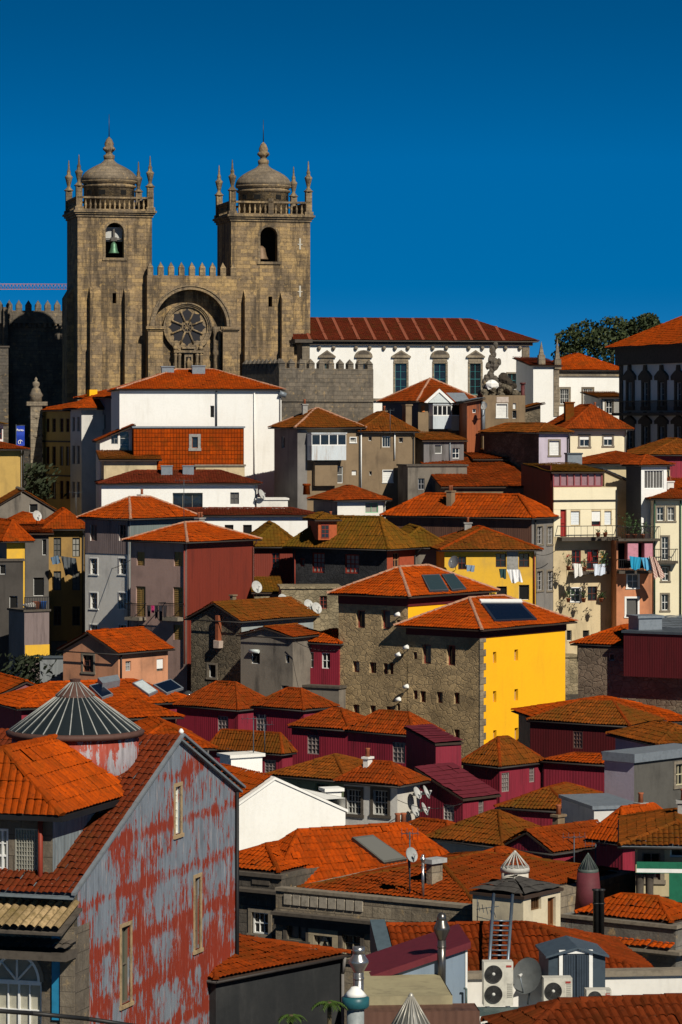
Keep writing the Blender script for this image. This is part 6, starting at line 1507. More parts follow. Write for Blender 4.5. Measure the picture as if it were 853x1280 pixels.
bk = hs('black_walled_house', 'house with a plain black clad wall and a dull orange roof beside the peeling gable', 'house', None, 270, 429, 82, 50, 1225, plaster((.018, .02, .022), .5, (.05, .05, .05), name='black_wall'), b=5.5, ry=1168, tiles=T2, e=.12, p=.16, r=.30, rmat=T2)
# cream rooftop cabin
cb = hs('cream_rooftop_cabin', 'cream rooftop cabin with a dark slab roof, brown door and barred window', 'rooftop cabin', 591, 654.5, 701, 94, 55, 1121, plaster((.62, .54, .38), .5, (.12, .12, .12)), rk='hip', rise=.32, tiles=simple((.06, .055, .05), .9, var=.6, name='dark_roof_felt'), e=.07, p=.8, wins=[
   ('R', 664, 677, 1121, 1138, 'sash', dict(fc=(.10, .05, .02), nx=4, ny=1)), ('R', 685, 695, 1116 + 6, 1158, 'door', dict(fc=(.16, .06, .02), nx=1, ny=1, g=simple((.16, .06, .02), .6)))], ridge=False, yb=1200)
# terraced parapet house on the right
ph = hs('grey_parapet_house', 'house with a long grey stone parapet and orange roof behind it at the right', 'house', 701, 845, 900, 95, 55, 1158, STONE if False else ashlar((.22, .21, .18), (.17, .16, .14), (.08, .08, .07), .9, .5, .5), rk='none')
for dz0, dz1, out in ((-.08, .02, .08), (-.9, -.82, .15), (-.819, -.72, .3)):
    m = MB(); m.box(-out, 0, -out, ph.b, ph.zE + dz0, ph.zE + dz1); m.box(.001, ph.a, -out, 0, ph.zE + dz0, ph.zE + dz1); m.build('cornice', TRIM, ph.root)
m = MB(); tile_plane(m, [(-.3, 0, ph.zE - .71), (-.3, ph.b, ph.zE - .71), (-.0, ph.b, ph.zE - .58), (0, 0, ph.zE - .58)], (-.3, ph.b, ph.zE - .71), (-.3, 0, ph.zE - .71), .2, .3, seed=6); m.build('cornice_tiles', T1, ph.root)
ph.roof((HY - 1118) * 98 / F - ph.zg - ph.zE, 'hip', over=-.35, mat=T1, p=.16, r=.30, rmat=T1)
# big tiled roof in front with the ladder
fr = hs('ribbed_tile_roof_house', 'house with the wide dark orange ribbed tile roof under the ladder', 'house', None, 506, 822, 83, 6, 1230, WHITE2, b=6, ry=None, rk='none')
fr.rise = (HY - 1157) * 86.3 / F - fr.zg - fr.zE
fr.rf = fr.roof(fr.rise, 'halfhip_b', axis='x', over=.1, mat=tile((.26, .040, .006), (.08, .018, .006), .2, (.12, .04, .006), lich=.25, name='dark_orange_ribbed_tiles'), p=.17, r=.40, arc=.045, rmat=tile((.26, .040, .006), (.08, .018, .006), .2, (.12, .04, .006), lich=.25, name='dark_orange_ribbed_tiles'))
m = MB(); z = fr.zE; D2 = (fr.b + .2) / 2; m.prism([(-.55, -.2, z - 1.0), (-.55, D2, z + fr.rise - .6), (-.55, D2, z + fr.rise + .2), (-.55, -.2, z + .15)], (.4, 0, 0)); m.build('parapet_upstand', simple((.07, .10, .12), .5, name='blue_grey_sheet'), fr.root)
wb = hs('white_terrace_wall', 'low white terrace wall at the bottom right below the ribbed tile roof', 'wall', None, 575, 900, 80, 6, 1224, WHITE2, b=.25, rk='flat', tiles=TRIM)
bg_ = House('blue_grey_rooftop_shed', 'blue grey sheet shed with a sloping dark red edge beside the air conditioners', 'shed', None, 466, 582, 77, 4, 1228, b=2.6, wall=corr((.20, .26, .33), .25, (.1, .13, .16), 1.2))
zl, zr_ = bg_.zE, bg_.sz('R', 580, 1184)[1]
bg_.done(topR=[(0, bg_.zb), (bg_.a, bg_.zb), (bg_.a, zr_), (0, zl)])
m = MB(); m.prism([(-.15, -.12, zl - .02), (bg_.a + .12, -.12, zr_ - .02), (bg_.a + .12, 2.7, zr_ - .02), (-.15, 2.7, zl - .02)], (0, 0, .16)); m.build('roof', BSH, bg_.root)
m = MB(); m.box(bg_.a, bg_.a + .05, -.02, 2.6, zl - 1.0, zr_ - .03); m.build('white_end', WPAINT, bg_.root)
hs('beige_flat_roof', 'beige stained flat terrace roof below the blue grey sheet shed', 'terrace roof', None, 455, 566, 74, 4, 1246, plaster((.34, .30, .18), .6, (.12, .10, .07)), b=3.4, rk='none')
hs('brown_plank_base', 'brown boarded base under the beige terrace roof', 'house', None, 452, 600, 73, 4, 1266, BROWNC, b=1, rk='none')
# bottom tiled roof
bt = hs('bottom_ridge_house', 'house whose heavy round tiled roof fills the bottom right corner', 'house', 628, 662, 960, 66, 14, 1303, BROWNW, b=4, ry=1252, tiles=tile((.19, .034, .008), (.06, .016, .006), .35, (.08, .03, .006)), e=.3, p=.20, r=.36, arc=.06)

# dark blue garden shed
gs2 = House('garden_shed', 'dark blue garden shed with white framed double doors among the air conditioners', 'shed', None, 686, 757, 79, 5, 1196, b=1.6, wall=simple((.045, .065, .085), .5, name='dark_blue_sheet'), yb=1257)
gs2.done(gable='y', gh=.17)
m = MB(); za, zb_ = gs2.zE - .03, gs2.zE + .19; am = gs2.a / 2
for x0_, x1_ in ((-.08, am), (gs2.a + .08, am)): m.prism([(x0_, -.12, za), (x1_, -.12, zb_), (x1_, 1.7, zb_), (x0_, 1.7, za)], (0, 0, .05))
m.build('roof', simple((.06, .085, .11), .5, name='shed_roof_sheet'), gs2.root)
a, b_, z0, z1 = gs2.rect('R', 699, 741, 1192, 1257); M = gs2.M('R', a, z0); w_ = b_ - a; hh = z1 - z0
m = MB(); m.box(0, .09, -.05, 0, 0, hh, M=M); m.box(w_ - .09, w_, -.05, 0, 0, hh, M=M); m.box(0, w_, -.055, 0, hh, hh + .09, M=M); m.build('door_frame', WPAINT, gs2.root)
for k in (0, 1):
    m = MB(); x0_, x1_ = (.1, w_ / 2 - .01) if k == 0 else (w_ / 2 + .01, w_ - .1); m.box(x0_, x1_, -.03, 0, .02, hh - .02, M=M)
    for i in range(5): x = x0_ + (x1_ - x0_) * (i + .5) / 5; m.box(x - .02, x + .02, -.045, -.03, .04, hh - .04, M=M)
    m.build('door', simple((.035, .05, .07), .5), gs2.root)

def fan(parent, M, cx, cz, r):
    m = MB()
    m.lathe([(r * 1.04, 0), (r * 1.04, .03), (r * .96, .03), (r * .96, 0)], n=28, closed=False)
    for rr in (.30, .44, .58, .72, .86):
        m.lathe([(r * rr - .006, .015), (r * rr + .006, .015), (r * rr + .006, .028), (r * rr - .006, .028), (r * rr - .006, .015)], n=28, closed=False)
    for k in range(12): a = math.pi * 2 * k / 12; m.tube((r * .12 * math.cos(a), r * .12 * math.sin(a), .02), (r * math.cos(a), r * math.sin(a), .02), .005, n=3)
    T = M @ Matrix.Translation((cx, 0, cz)) @ Matrix.Rotation(R(90), 4, 'X')
    m.v = [tuple(T @ Vector(v)) for v in m.v]
    g = m.build('fan_grille', simple((.05, .05, .05), .5), parent)
    d = MB(); d.lathe([(r * .95, -.02), (r * .95, .004)], n=28); d.v = [tuple(T @ Vector(v)) for v in d.v]; d.build('fan_recess', simple((.012, .012, .012), .7), g)
    b = MB()
    for k in range(3):
        a = math.pi * 2 * k / 3 + .4; q = []
        for rr, da, dz in ((.2, -.1, .006), (.88, -.25, .004), (.90, .55, .012), (.2, .35, .012)): q.append((r * rr * math.cos(a + da), r * rr * math.sin(a + da), dz))
        b.prism(q, (0, 0, .003))
    b.v = [tuple(T @ Vector(v)) for v in b.v]; b.build('fan_blade', simple((.03, .03, .03), .4), g)
    h_ = MB(); h_.lathe([(r * .2, 0), (r * .2, .03), (r * .1, .045), (0, .045)], n=16); h_.v = [tuple(T @ Vector(v)) for v in h_.v]; h_.build('fan_hub', simple((.55, .55, .52), .5), g)
def ac(label, px0, px1, py0, py1, Y, th, fans):
    w_ = (px1 - px0) * Y / F; hh = (py1 - py0) * Y / F; p = P((px0 + px1) / 2, py1, Y)
    rt = empty('air_conditioner', p, R(th), label, 'air conditioner', 'outdoor air conditioning units')
    body = MB(); body.box(-w_ / 2, w_ / 2, 0, .38, 0, hh); body.box(w_ * .22, w_ * .225, -.004, 0, .03, hh - .03); bo = body.build('casing', simple((.56, .54, .47), .5, name='off_white_casing'), rt)
    I = Matrix.Identity(4); r = min(w_ * .29, hh / len(fans) * .46)
    for fz in fans: fan(rt, I, -w_ * .17, hh * fz, r)
    v = MB()
    for i in range(8): v.box(w_ * .30, w_ * .46, -.012, 0, hh * .2 + i * .045, hh * .2 + i * .045 + .02)
    v.build('side_louvre', simple((.4, .39, .34), .6), rt)
    bg2 = MB(); bg2.box(w_ * .26, w_ * .44, -.008, 0, hh - .13, hh - .08); bg2.build('badge', simple((.35, .05, .04), .5), rt)
    ft = MB(); ft.box(-w_ * .4, -w_ * .3, 0, .38, -.1, 0); ft.box(w_ * .3, w_ * .4, 0, .38, -.1, 0); ft.build('foot', ZINCD, rt)
    return rt
ac('tall off-white air conditioner with two stacked fans left of the big grey dish', 605, 642, 1203, 1258, 77.5, 4, (.27, .73))
ac('off-white air conditioner with one fan in front of the dark blue shed doors', 680, 716, 1223, 1254, 77.5, 4, (.48,))
ac('lowest off-white air conditioner, half sunk behind tiles right of the shed doors', 733.5, 765, 1238, 1257, 76.5, 4, (.46,))
m = MB(); p = P(598, 1262, 77); m.box(-.3, 1.3, -.1, .6, -.15, -.05); m.tube((-.3, .0, -.1), (-2.2, -.3, -1.2 * .6), .03, n=5)
for x in (-.2, 1.2): m.tube((x, .2, -.1), (x, .2, -1.5), .03, n=5)
m.path([(-.28, 0, -.1), (-.28, 0, .5), (1.25 - 1.6, 0, .5)], .025, n=5)
o = m.build('equipment_stand', simple((.08, .12, .12), .5, .3), None); o.location = p; tag(o, 'teal grey steel stand carrying the tall twin fan air conditioner', 'stand')
# big grey dish
dish_at(P(661, 1221, 78), P(660, 1256, 78), 1.0, -38, 20, 'large grey satellite dish on a mast between the air conditioner and the dark blue shed', simple((.13, .14, .14), .5, name='grey_dish_paint'), 'rooftop satellite dishes')
dish_at(P(514, 1069, 98), P(512, 1092, 98.3), .52, 40, 20, 'round satellite dish on a mast on the broad bright orange roof', simple((.30, .31, .30), .5, name='mid_grey_dish_paint'), 'rooftop satellite dishes')
# ladder
ld = MB(); rails = [(P(612, 1204, 83.0), P(617.5, 1118, 86.4)), (P(635, 1204, 83.1), P(641, 1119, 86.5))]
lr = empty('metal_ladder', rails[0][0], 0, 'grey metal ladder leaning over the ribbed tile roof against the cream cabin', 'ladder'); O = rails[0][0]
for a, b2 in rails: MB().tube(a - O, b2 - O, .045, n=6).build('rail', simple((.16, .20, .24), .4, .5, name='ladder_metal'), lr)
for i in range(14):
    t = (i + .5) / 14; a = rails[0][0].lerp(rails[0][1], t) - O; b2 = rails[1][0].lerp(rails[1][1], t) - O
    if t < .62: MB().tube(a, b2, .028, n=5).build('rung', simple((.16, .20, .24), .4, .5, name='ladder_metal'), lr)

# metal chimney cowls
STEEL = simple((.42, .42, .42), .28, .85, var=.3, name='stainless_steel')
def cowl(label, px, Y, ytop, ybot, r, kind=0, mat=STEEL):
    p = P(px, ybot, Y); s_ = Y / F; H = (ybot - ytop) * s_
    rt = empty('chimney_cowl', p, 0, label, 'chimney cowl', 'steel chimney cowls')
    MB().lathe([(r * .5, -1.0), (r * .5, H * .36)], n=16).lathe([(r * .56, H * .16), (r * .56, H * .2)], n=16).build('flue', mat, rt)
    MB().lathe([(r * .5, H * .34), (r * .55, H * .38), (r * .98, H * .58), (r, H * .62), (r * .95, H * .66), (r * .6, H * .80), (r * .55, H * .84)], n=18).build('collar', mat, rt)
    if kind: MB().lathe([(r * .56, H * .78), (r * .58, H * .88), (r * .45, H * .96), (r * .2, H), (0, H * 1.01)], n=16).build('cap', mat, rt)
    else: MB().lathe([(r * .6, H * .83), (r * .62, H), (r * .5, H * 1.0), (r * .48, H * .9)], n=16).build('cap', mat, rt)
cowl('steel chimney cowl with an open top in front of the dark stone mansion', 448.5, 74, 1184, 1232, .235)
cowl('steel chimney cowl with a domed top standing on the red edged sheet roof', 552.5, 77, 1141, 1193, .20, 1, simple((.16, .15, .14), .3, .8, name='dark_steel'))
cowl('slim steel vent pipe near the round dish on the broad bright orange roof', 529, 98, 1068, 1084, .09, 1)
for i, px in enumerate((745.5, 752)):
    p = P(px, 1143, 94.5); o = MB().lathe([(.09, -.6), (.09, .68), (.12, .70), (.12, .74), (0, .76)], n=10).lathe([(.11, .3), (.11, .34)], n=10).build('flue_pipe', BLACKP, None); o.location = p
    tag(o, ('left' if i == 0 else 'right') + ' one of the twin black flue pipes on the grey parapet roof', 'flue pipe', 'twin black flue pipes')
# teal banded lantern and ribbed cone at the bottom edge
p = P(444.5, 1285, 62); s_ = 62 / F
rt = empty('roof_lantern', p, 0, 'small roof ventilator with a white conical cap and teal band at the bottom edge', 'roof ventilator')
MB().lathe([(.17, -1), (.17, 24 * s_)], n=12).build('neck', simple((.25, .28, .28), .5), rt)
MB().lathe([(.22, 24 * s_), (.27, 27 * s_), (.27, 38 * s_), (.2, 40 * s_)], n=16).build('band', simple((.02, .10, .12), .4), rt)
MB().lathe([(.23, 40 * s_), (.16, 45 * s_), (.10, 49 * s_), (.08, 51 * s_), (0, 52 * s_)], n=16).build('cap', WPAINT, rt)
def cone_lantern(label, px, Y, y_apex, y_rim, rpx, drum_h, n, glassm, ribm_, drumm, name='cone_lantern', open_=False, cap=None, rib=.03, rimm=None, lathe_drum=None):
    s_ = Y / F; p = P(px, y_rim, Y); r = rpx * s_; H = (y_rim - y_apex) * s_
    rt = empty(name, p, 0, label, 'roof lantern')
    d = MB(); d.lathe(lathe_drum or [(r * .97, -drum_h - .6), (r * .97, -.03)], n=32, closed=True); d.build('drum', drumm, rt)
    q = MB(); q.lathe([(r * 1.04, -.10), (r * 1.06, .0), (r * 1.0, .05)], n=32); q.build('rim', rimm or ribm_, rt)
    if not open_:
        g = MB(); g.lathe([(r, .04), (r * .14, H * .9), (0, H * .97)], n=n, smooth=False); g.build('glazing', glassm, rt)
    for k in range(n):
        a = 2 * math.pi * (k + .5) / n if not open_ else 2 * math.pi * k / n
        MB().tube((r * math.cos(a), r * math.sin(a), .05), (r * .12 * math.cos(a), r * .12 * math.sin(a), H * .93), rib, rib * .7, n=5).build('rib', ribm_, rt)
    if cap:
        c0, c1, cr_ = cap; m = MB(); m.lathe([(cr_ * s_, c0 * s_), (cr_ * .95 * s_, c0 * s_ + .05), (.12, c1 * s_), (.14, c1 * s_ + .08), (0, c1 * s_ + .1)], n=16, smooth=False); m.build('cap', rimm or ribm_, rt)
        m = MB(); 
        for k in range(16): a = 2 * math.pi * (k + .5) / 16; m.tube((cr_ * s_ * math.cos(a), cr_ * s_ * math.sin(a), c0 * s_ + .03), (.1 * math.cos(a), .1 * math.sin(a), c1 * s_ + .02), rib * .8, n=4)
        m.build('cap_ribs', ribm_, rt)
    else: MB().lathe([(r * .16, H * .88), (r * .1, H), (0, H * 1.05)], n=10).build('cap', ribm_, rt)
    return rt
DG = glassmat((.015, .020, .022), .3, 'dark_lantern_glass')
RIBW = simple((.32, .33, .31), .6, var=.4, name='weathered_white_rib')
cone_lantern('large glazed cone roof lantern with white ribs on a peeling red drum at the left', 94, 79.4, 856, 914, 82, 1.0, 30, DG, RIBW, corr((.30, .05, .03), .3, None, .16, (.30, .28, .30), .29), 'large_cone_lantern', cap=(43.5, 61, 25), rib=.018, rimm=simple((.09, .045, .035), .7, name='rusty_rim'))
cone_lantern('bare ribbed cone lantern with an open frame above the cream rooftop cabin', 644, 99, 1064, 1086, 17.5, .45, 14, DG, simple((.45, .44, .40), .6), plaster((.55, .52, .45), .5), 'open_cone_lantern', open_=True, rib=.022)
cone_lantern('small dark glazed cone lantern on a burgundy drum at the right', 735.5, 101, 1067, 1088, 12.5, .7, 14, DG, simple((.08, .10, .09), .5), simple((.11, .022, .03), .7), 'small_cone_lantern', rib=.015, lathe_drum=[(.48, -1.2), (.40, -.68), (.34, -.05)])
cone_lantern('pale ribbed metal cone lantern cut by the bottom edge', 514, 62, 1243, 1290, 27, .5, 16, simple((.10, .10, .09), .4), simple((.40, .38, .33), .4, .3), simple((.2, .19, .17), .6), 'pale_cone_lantern', rib=.02)

# ------------------------------------------------------------------ foreground left: peeling gable and its wing
PEEL = corr((.25, .036, .018), .35, (.16, .03, .018), .10, (.20, .23, .27), .0, name='peeling_red_and_grey_cladding')
th = 71.6
g1 = House('peeling_gable_house', 'tall gable clad in peeling red and grey corrugated sheet with three narrow windows', 'house', None, 97, 295, 74, th, 1104, b=9.5, wall=PEEL, wallL=STONED)
As, zA = g1.sz('R', 222, 922); zR = g1.sz('R', 294.5, 985)[1]
def narrow(x0, x1, y0, y1, fc, g=None, ny=2):
    return g1.win('R', x0, x1, y0, y1, 'sash', fc=fc, nx=1 if x1 - x0 < 9 else 2, ny=ny, rec=.14, sur=simple((.38, .27, .15), .8, var=.5, name='bare_wood_trim'), surw=.09, sproud=.02, g=g, fw=.035)
narrow(219, 226, 983, 1043, (.7, .7, .62), simple((.45, .45, .40), .5, name='pale_curtain'), 6)
narrow(243.5, 250.5, 1097, 1187, (.16, .13, .10), glassmat((.05, .05, .035), .3, 'murky_glass'), 4)
narrow(151.5, 163, 1158, 1255, (.14, .12, .09), glassmat((.06, .075, .05), .3, 'murky_green_glass'), 2)
g1.done(topR=[(0, g1.zb), (g1.a, g1.zb), (g1.a, zR), (As, zA), (0, g1.zE)])
m = MB(); yb2 = g1.b
for (xa, za, xb, zb2, sd_) in ((-.55, g1.zE - .24, As, zA, 31), (g1.a + .2, zR - .08, As, zA, 32)):
    q = [Vector((xa, -.12, za)), Vector((xb, -.12, zb2)), Vector((xb, yb2, zb2)), Vector((xa, yb2, za))]
    m.face(q, [(.5, .5)] * 4, 1); m.prism([v - Vector((0, 0, .07)) for v in q], (0, 0, .06), 1)
    tile_plane(m, [tuple(v) for v in q], (xa, yb2, za), (xa, -.12, za), .15, .28, arc=.03, seed=sd_)
g1.rf = m.build('roof', [tile((.20, .034, .010), (.08, .02, .010), .35, (.12, .04, .012), lich=.8, name='old_red_brown_tiles'), simple((.16, .19, .21), .5, name='zinc_flashing')], g1.root)
m = MB()
for (xa, za) in ((-.6, g1.zE - .25), (g1.a + .22, zR - .08)): 
    q = [Vector((xa, -.2, za + .05)), Vector((As, -.2, zA + .05))]; m.prism([q[0], q[1], q[1] + Vector((0, 0, .06)), q[0] + Vector((0, 0, .06))], (0, .10, 0))
m.build('verge_flashing', simple((.17, .19, .21), .5, name='zinc_flashing_2'), g1.rf)
MB().lathe([(.06, 0), (.07, .06), (.03, .12), (0, .13)], (As, -.1, zA + .1), 8).build('ridge_cap', WPAINT, g1.rf)
g1.pipe('R', 294, 990, 1290, IRON, out=.06)

wgm = corr((.20, .06, .05), .3, None, .2, (.20, .235, .25), .34, name='faded_blue_grey_cladding')
w1 = House('front_wing_house', 'stone fronted wing with bright orange roof and white framed window at the left edge', 'house', -260, 66, 155, 74.4, th, 1018, wall=wgm, wallL=ashlar((.20, .165, .12), (.14, .115, .085), (.07, .06, .045), .8, .5, .8, name='wing_stone'))
w1.win('L', -6, 10.5, 1036, 1104, 'sash', nx=2, ny=4, fw=.06, rec=.1, g=simple((.30, .30, .27), .4, name='curtained_pane'))
w1.win('L', 19, 48.5, 1036, 1104, 'sash', nx=8, ny=12, fw=.03, rec=.06, fc=(.32, .31, .26), g=simple((.55, .52, .40), .5, name='cream_glazed_tile'), name='tiled_panel')
w1.b = 2.7
w1.zb = w1.zpx(1134); w1.done()
z_top = (HY - 917) * 79.3 / F - w1.zg
w1.rise = z_top - w1.zE
w1.rf = roof(w1.root, w1.a, w1.b, w1.zE, w1.rise, 'halfhip_a', ins=.35, over=.35, mat=tile((.46, .066, .003), (.14, .028, .006), .14, (.16, .05, .006), lich=.08, name='bright_front_tiles'), p=.19, r=.42, arc=.035, e=(.35, .3, .35, .3), axis='x', rmat=tile((.46, .066, .003), (.14, .028, .006), .14, (.16, .05, .006), lich=.08, name='bright_front_tiles'))
w1.pipe('L', 53, 1020, 1134, REDP, out=.12, r=.06)
w1.band('gutter', w1.zE - .12, w1.zE - .0, IRON, .42)
w2 = House('arched_window_house', 'stone house front with white arched window under a mossy canopy at the bottom left', 'house', -200, 94, None, 73.75, th + 1.5, 1160, a=.9, wall=ashlar((.20, .17, .13), (.15, .125, .095), (.07, .06, .045), .8, .45, .9, name='arch_house_stone'))
ax0, ax1 = -8, 52
w2.win('L', ax0, ax1, 1228, 1330, 'sash', nx=4, ny=3, fw=.06, rec=.14, g=simple((.40, .38, .30), .6, name='dusty_curtain'))
w2.zb = -1; w2.done()
a, b_, z0, z1 = w2.rect('L', ax0, ax1, 1190, 1226); M = w2.M('L', b_, z0); w_ = b_ - a; cxm = w_ / 2; rr = w_ / 2
hh = z1 - z0
m = MB()
for k in range(20):
    a0, a1 = math.pi * k / 20, math.pi * (k + 1) / 20
    m.prism([(cxm + r_ * math.cos(a_), -.06, r_ / rr * hh * math.sin(a_)) for r_, a_ in ((rr * .97, a0), (rr * 1.12, a0), (rr * 1.12, a1), (rr * .97, a1))], (0, .1, 0), M=M)
m.build('arch_surround', TRIM, w2.root)
m = MB()
for k in range(20):
    a0, a1 = math.pi * k / 20, math.pi * (k + 1) / 20
    m.prism([(cxm + r_ * math.cos(a_), -.05, r_ / rr * hh * math.sin(a_)) for r_, a_ in ((rr * .86, a0), (rr * .965, a0), (rr * .965, a1), (rr * .86, a1))], (0, .08, 0), M=M)
for ang in (45, 90, 135): m.tube(M @ Vector((cxm, -.03, 0)), M @ Vector((cxm + rr * .9 * math.cos(R(ang)), -.03, hh * .9 * math.sin(R(ang)))), .03, n=5)
m.box(0, w_, -.055, .0, -.08, .02, M=M); m.build('fanlight_frame', WPAINT, w2.root)
m = MB(); m.face([M @ Vector((cxm + rr * .9 * math.cos(math.pi * k / 20), -.012, hh * .9 * math.sin(math.pi * k / 20))) for k in range(21)]); m.build('fanlight_pane', simple((.26, .24, .19), .5, name='fanlight_dust'), w2.root)
w2.box('blue_strip', 'L', 66, 76, 1170, 1275, .06, 0, simple((.02, .20, .36), .5))
w2.box('pilaster', 'L', 77, 94, 1163, 1290, .10, 0, STONE)
w2.box('string_course', 'L', -20, 64, 1220, 1226, .08, 0, TRIM) if False else None
m = MB(); zc = w2.zpx(1156)
tile_plane(m, [(-1.1, -.1, zc), (-1.1, w2.b, zc), (.2, w2.b, zc + .42), (.2, -.1, zc + .42)], (-1.1, w2.b, zc), (-1.1, -.1, zc), .2, 1.4, arc=.07, seed=44); m.prism([(-1.08, -.1, zc - .04), (-1.08, w2.b, zc - .04), (.2, w2.b, zc + .36), (.2, -.1, zc + .36)], (0, 0, -.06), 1)
m.build('canopy', [tile((.42, .30, .16), (.14, .10, .05), .55, (.13, .10, .03), name='mossy_corrugated_canopy'), TRIMD], w2.root)
m = MB(); m.box(-.7, 0, -.05, w2.b, zc - .75, zc - .55); tile_plane(m, [(-.75, -.1, zc - .55), (-.75, w2.b, zc - .55), (0, w2.b, zc - .42), (0, -.1, zc - .42)], (-.75, w2.b, zc - .55), (-.75, -.1, zc - .55), .2, .4, seed=45); m.build('cornice', [TRIMD], w2.root)

# ------------------------------------------------------------------ dishes, laundry, plants, wires
for h, f, px, py, dia, az, lab in (
   (gd, 'R', 510, 991, .62, 60, 'upper left satellite dish on the stained white side of the grey house'),
   (gd, 'R', 521, 990, .68, 75, 'upper right satellite dish on the stained white side of the grey house'),
   (gd, 'R', 507, 1013, .62, 60, 'lower left satellite dish on the stained white side of the grey house'),
   (gd, 'R', 519, 1011, .66, 75, 'lower right satellite dish on the stained white side of the grey house'),
   (hsb, 'R', 385, 756, .85, 35, 'left of the two satellite dishes on the rough stone lower house'),
   (hsb, 'R', 395, 760, .9, 35, 'right of the two satellite dishes on the rough stone lower house'),
   (hsb, 'R', 353, 750, .95, 35, 'satellite dish at the left corner of the rough stone lower house')):
    dish(h, f, px, py, dia, az=az, label=lab)
dish_at(P(320.5, 734, 216), P(321, 745, 217.5), .95, 35, 20, 'satellite dish on the small mossy lean-to')
dish_at(P(568, 703, 218), P(570, 712, 219), 1.0, -40, 20, 'dark grey satellite dish on the left of the stained yellow house', simple((.16, .16, .17), .5, name='charcoal_dish_paint'))
dish_at(P(46, 645, 237), P(46, 655, 238), .9, 40, 20, 'white satellite dish above the orange roof wedges at the left')
dish_at(P(606, 472 + 36, 256), P(605, 520, 257), .7, -40, 20, 'small white satellite dish beside the grey pipe of the rusty cabin')

def cloth(label, pts, Y, mat, cat='laundry', name='hung_cloth', group='laundry hung outside the houses', amp=.08, seed=1, depth=0):
    """pts: photograph outline as a top edge (x0,y0)-(x1,y1) and a bottom edge (x3,y3)-(x2,y2)"""
    (x0, y0), (x1, y1), (x2, y2), (x3, y3) = pts; rnd = random.Random(seed); O = P(x0, y0, Y); m = MB(); NU, NV = 14, 10; ph = rnd.random() * 6
    g = []
    for j in range(NV + 1):
        row = []
        for i in range(NU + 1):
            u, v = i / NU, j / NV; px = (x0 * (1 - u) + x1 * u) * (1 - v) + (x3 * (1 - u) + x2 * u) * v; py = (y0 * (1 - u) + y1 * u) * (1 - v) + (y3 * (1 - u) + y2 * u) * v
            d = amp * (v * .8 + .2) * math.sin(u * 11 + ph + v * 2) + amp * .5 * math.sin(u * 23 + v * 5); py += (1.0 * math.sin(u * 9 + ph) * v) * (y3 - y0) * .05
            row.append(P(px, py, Y + d + depth * v) - O)
        g.append(row)
    for j in range(NV):
        for i in range(NU):
            q = [g[j + 1][i], g[j + 1][i + 1], g[j][i + 1], g[j][i]]; uv = [(i / NU, 1 - (j + 1) / NV), ((i + 1) / NU, 1 - (j + 1) / NV), ((i + 1) / NU, 1 - j / NV), (i / NU, 1 - j / NV)]
            m.face(q, uv, 0, True); m.face([w_ + Vector((0, .03, 0)) for w_ in q[::-1]], uv[::-1], 0, True)
    o = m.build(name, mat, None); o.location = O; return tag(o, label, cat, group)
CL = lambda c, n_: simple(c, .8, var=.12, name=n_)
cloth('white sheet hanging askew below the stained yellow house windows', ((634, 712), (650, 712), (654, 727), (640, 729)), 217.5, CL((.80, .80, .80), 'white_cotton'), name='bed_sheet', seed=2)
cloth('dark green cloth bundle left of the white sheet on the stained yellow house', ((624, 711), (633, 711), (633, 724), (626, 722)), 217.5, CL((.02, .06, .06), 'dark_green_cotton'), seed=3)
cloth('small blue white garment leftmost under the stained yellow house windows', ((582, 706), (594, 707), (593, 715), (584, 714)), 217.5, CL((.20, .28, .38), 'blue_white_cotton'), seed=4)
cloth('turquoise cloth draped over the lower balcony of the terracotta house', ((787, 695), (802, 697), (800, 712), (790, 712)), 234.0, CL((.02, .30, .50), 'turquoise_cotton'), seed=5)
cloth('light blue cloth right of the turquoise one on the terracotta house', ((802, 697), (813, 697), (815, 713), (806, 712)), 234.0, CL((.10, .38, .62), 'sky_blue_cotton'), seed=6)
chk, t_, b_2 = newmat('checked_cotton'); ck = t_.n.new('ShaderNodeTexChecker'); ck.inputs['Scale'].default_value = 12; ck.inputs['Color1'].default_value = (.62, .50, .42, 1); ck.inputs['Color2'].default_value = (.30, .12, .10, 1); t_.link(uvvec(t_), ck.inputs[0]); t_.link(ck.outputs[0], b_2.inputs['Base Color'])
cloth('big checked blanket hanging off the right of the terracotta house balcony', ((811, 695), (820, 697), (832, 722), (819, 723)), 233.8, chk, name='blanket', seed=7)
cloth('white garments hung at the left of the flowery balcony', ((716, 704), (727, 705), (729, 719), (719, 722)), 234.4, CL((.75, .74, .70), 'off_white_cotton'), seed=8)
cloth('pale blue white garments hung at the right of the flowery balcony', ((742, 705), (757, 705), (757, 718), (744, 720)), 234.4, CL((.62, .68, .78), 'pale_blue_cotton'), seed=9)
cloth('dark red garment hung in the middle of the flowery balcony', ((735, 690), (740, 690), (740, 702), (735, 702)), 234.8, CL((.30, .02, .02), 'dark_red_cotton'), seed=10)
cloth('large dark grey plastic sheet bundled outside the mustard house', ((76, 695), (95, 698), (98, 718), (82, 720)), 232.5, simple((.10, .11, .12), .25, name='grey_plastic'), name='plastic_sheet', cat='plastic sheet', seed=11, amp=.2)
cloth('small blue cloth left of the grey plastic sheet on the mustard house', ((63, 697), (73, 694), (76, 704), (66, 706)), 232.8, CL((.10, .16, .24), 'slate_blue_cotton'), seed=12)
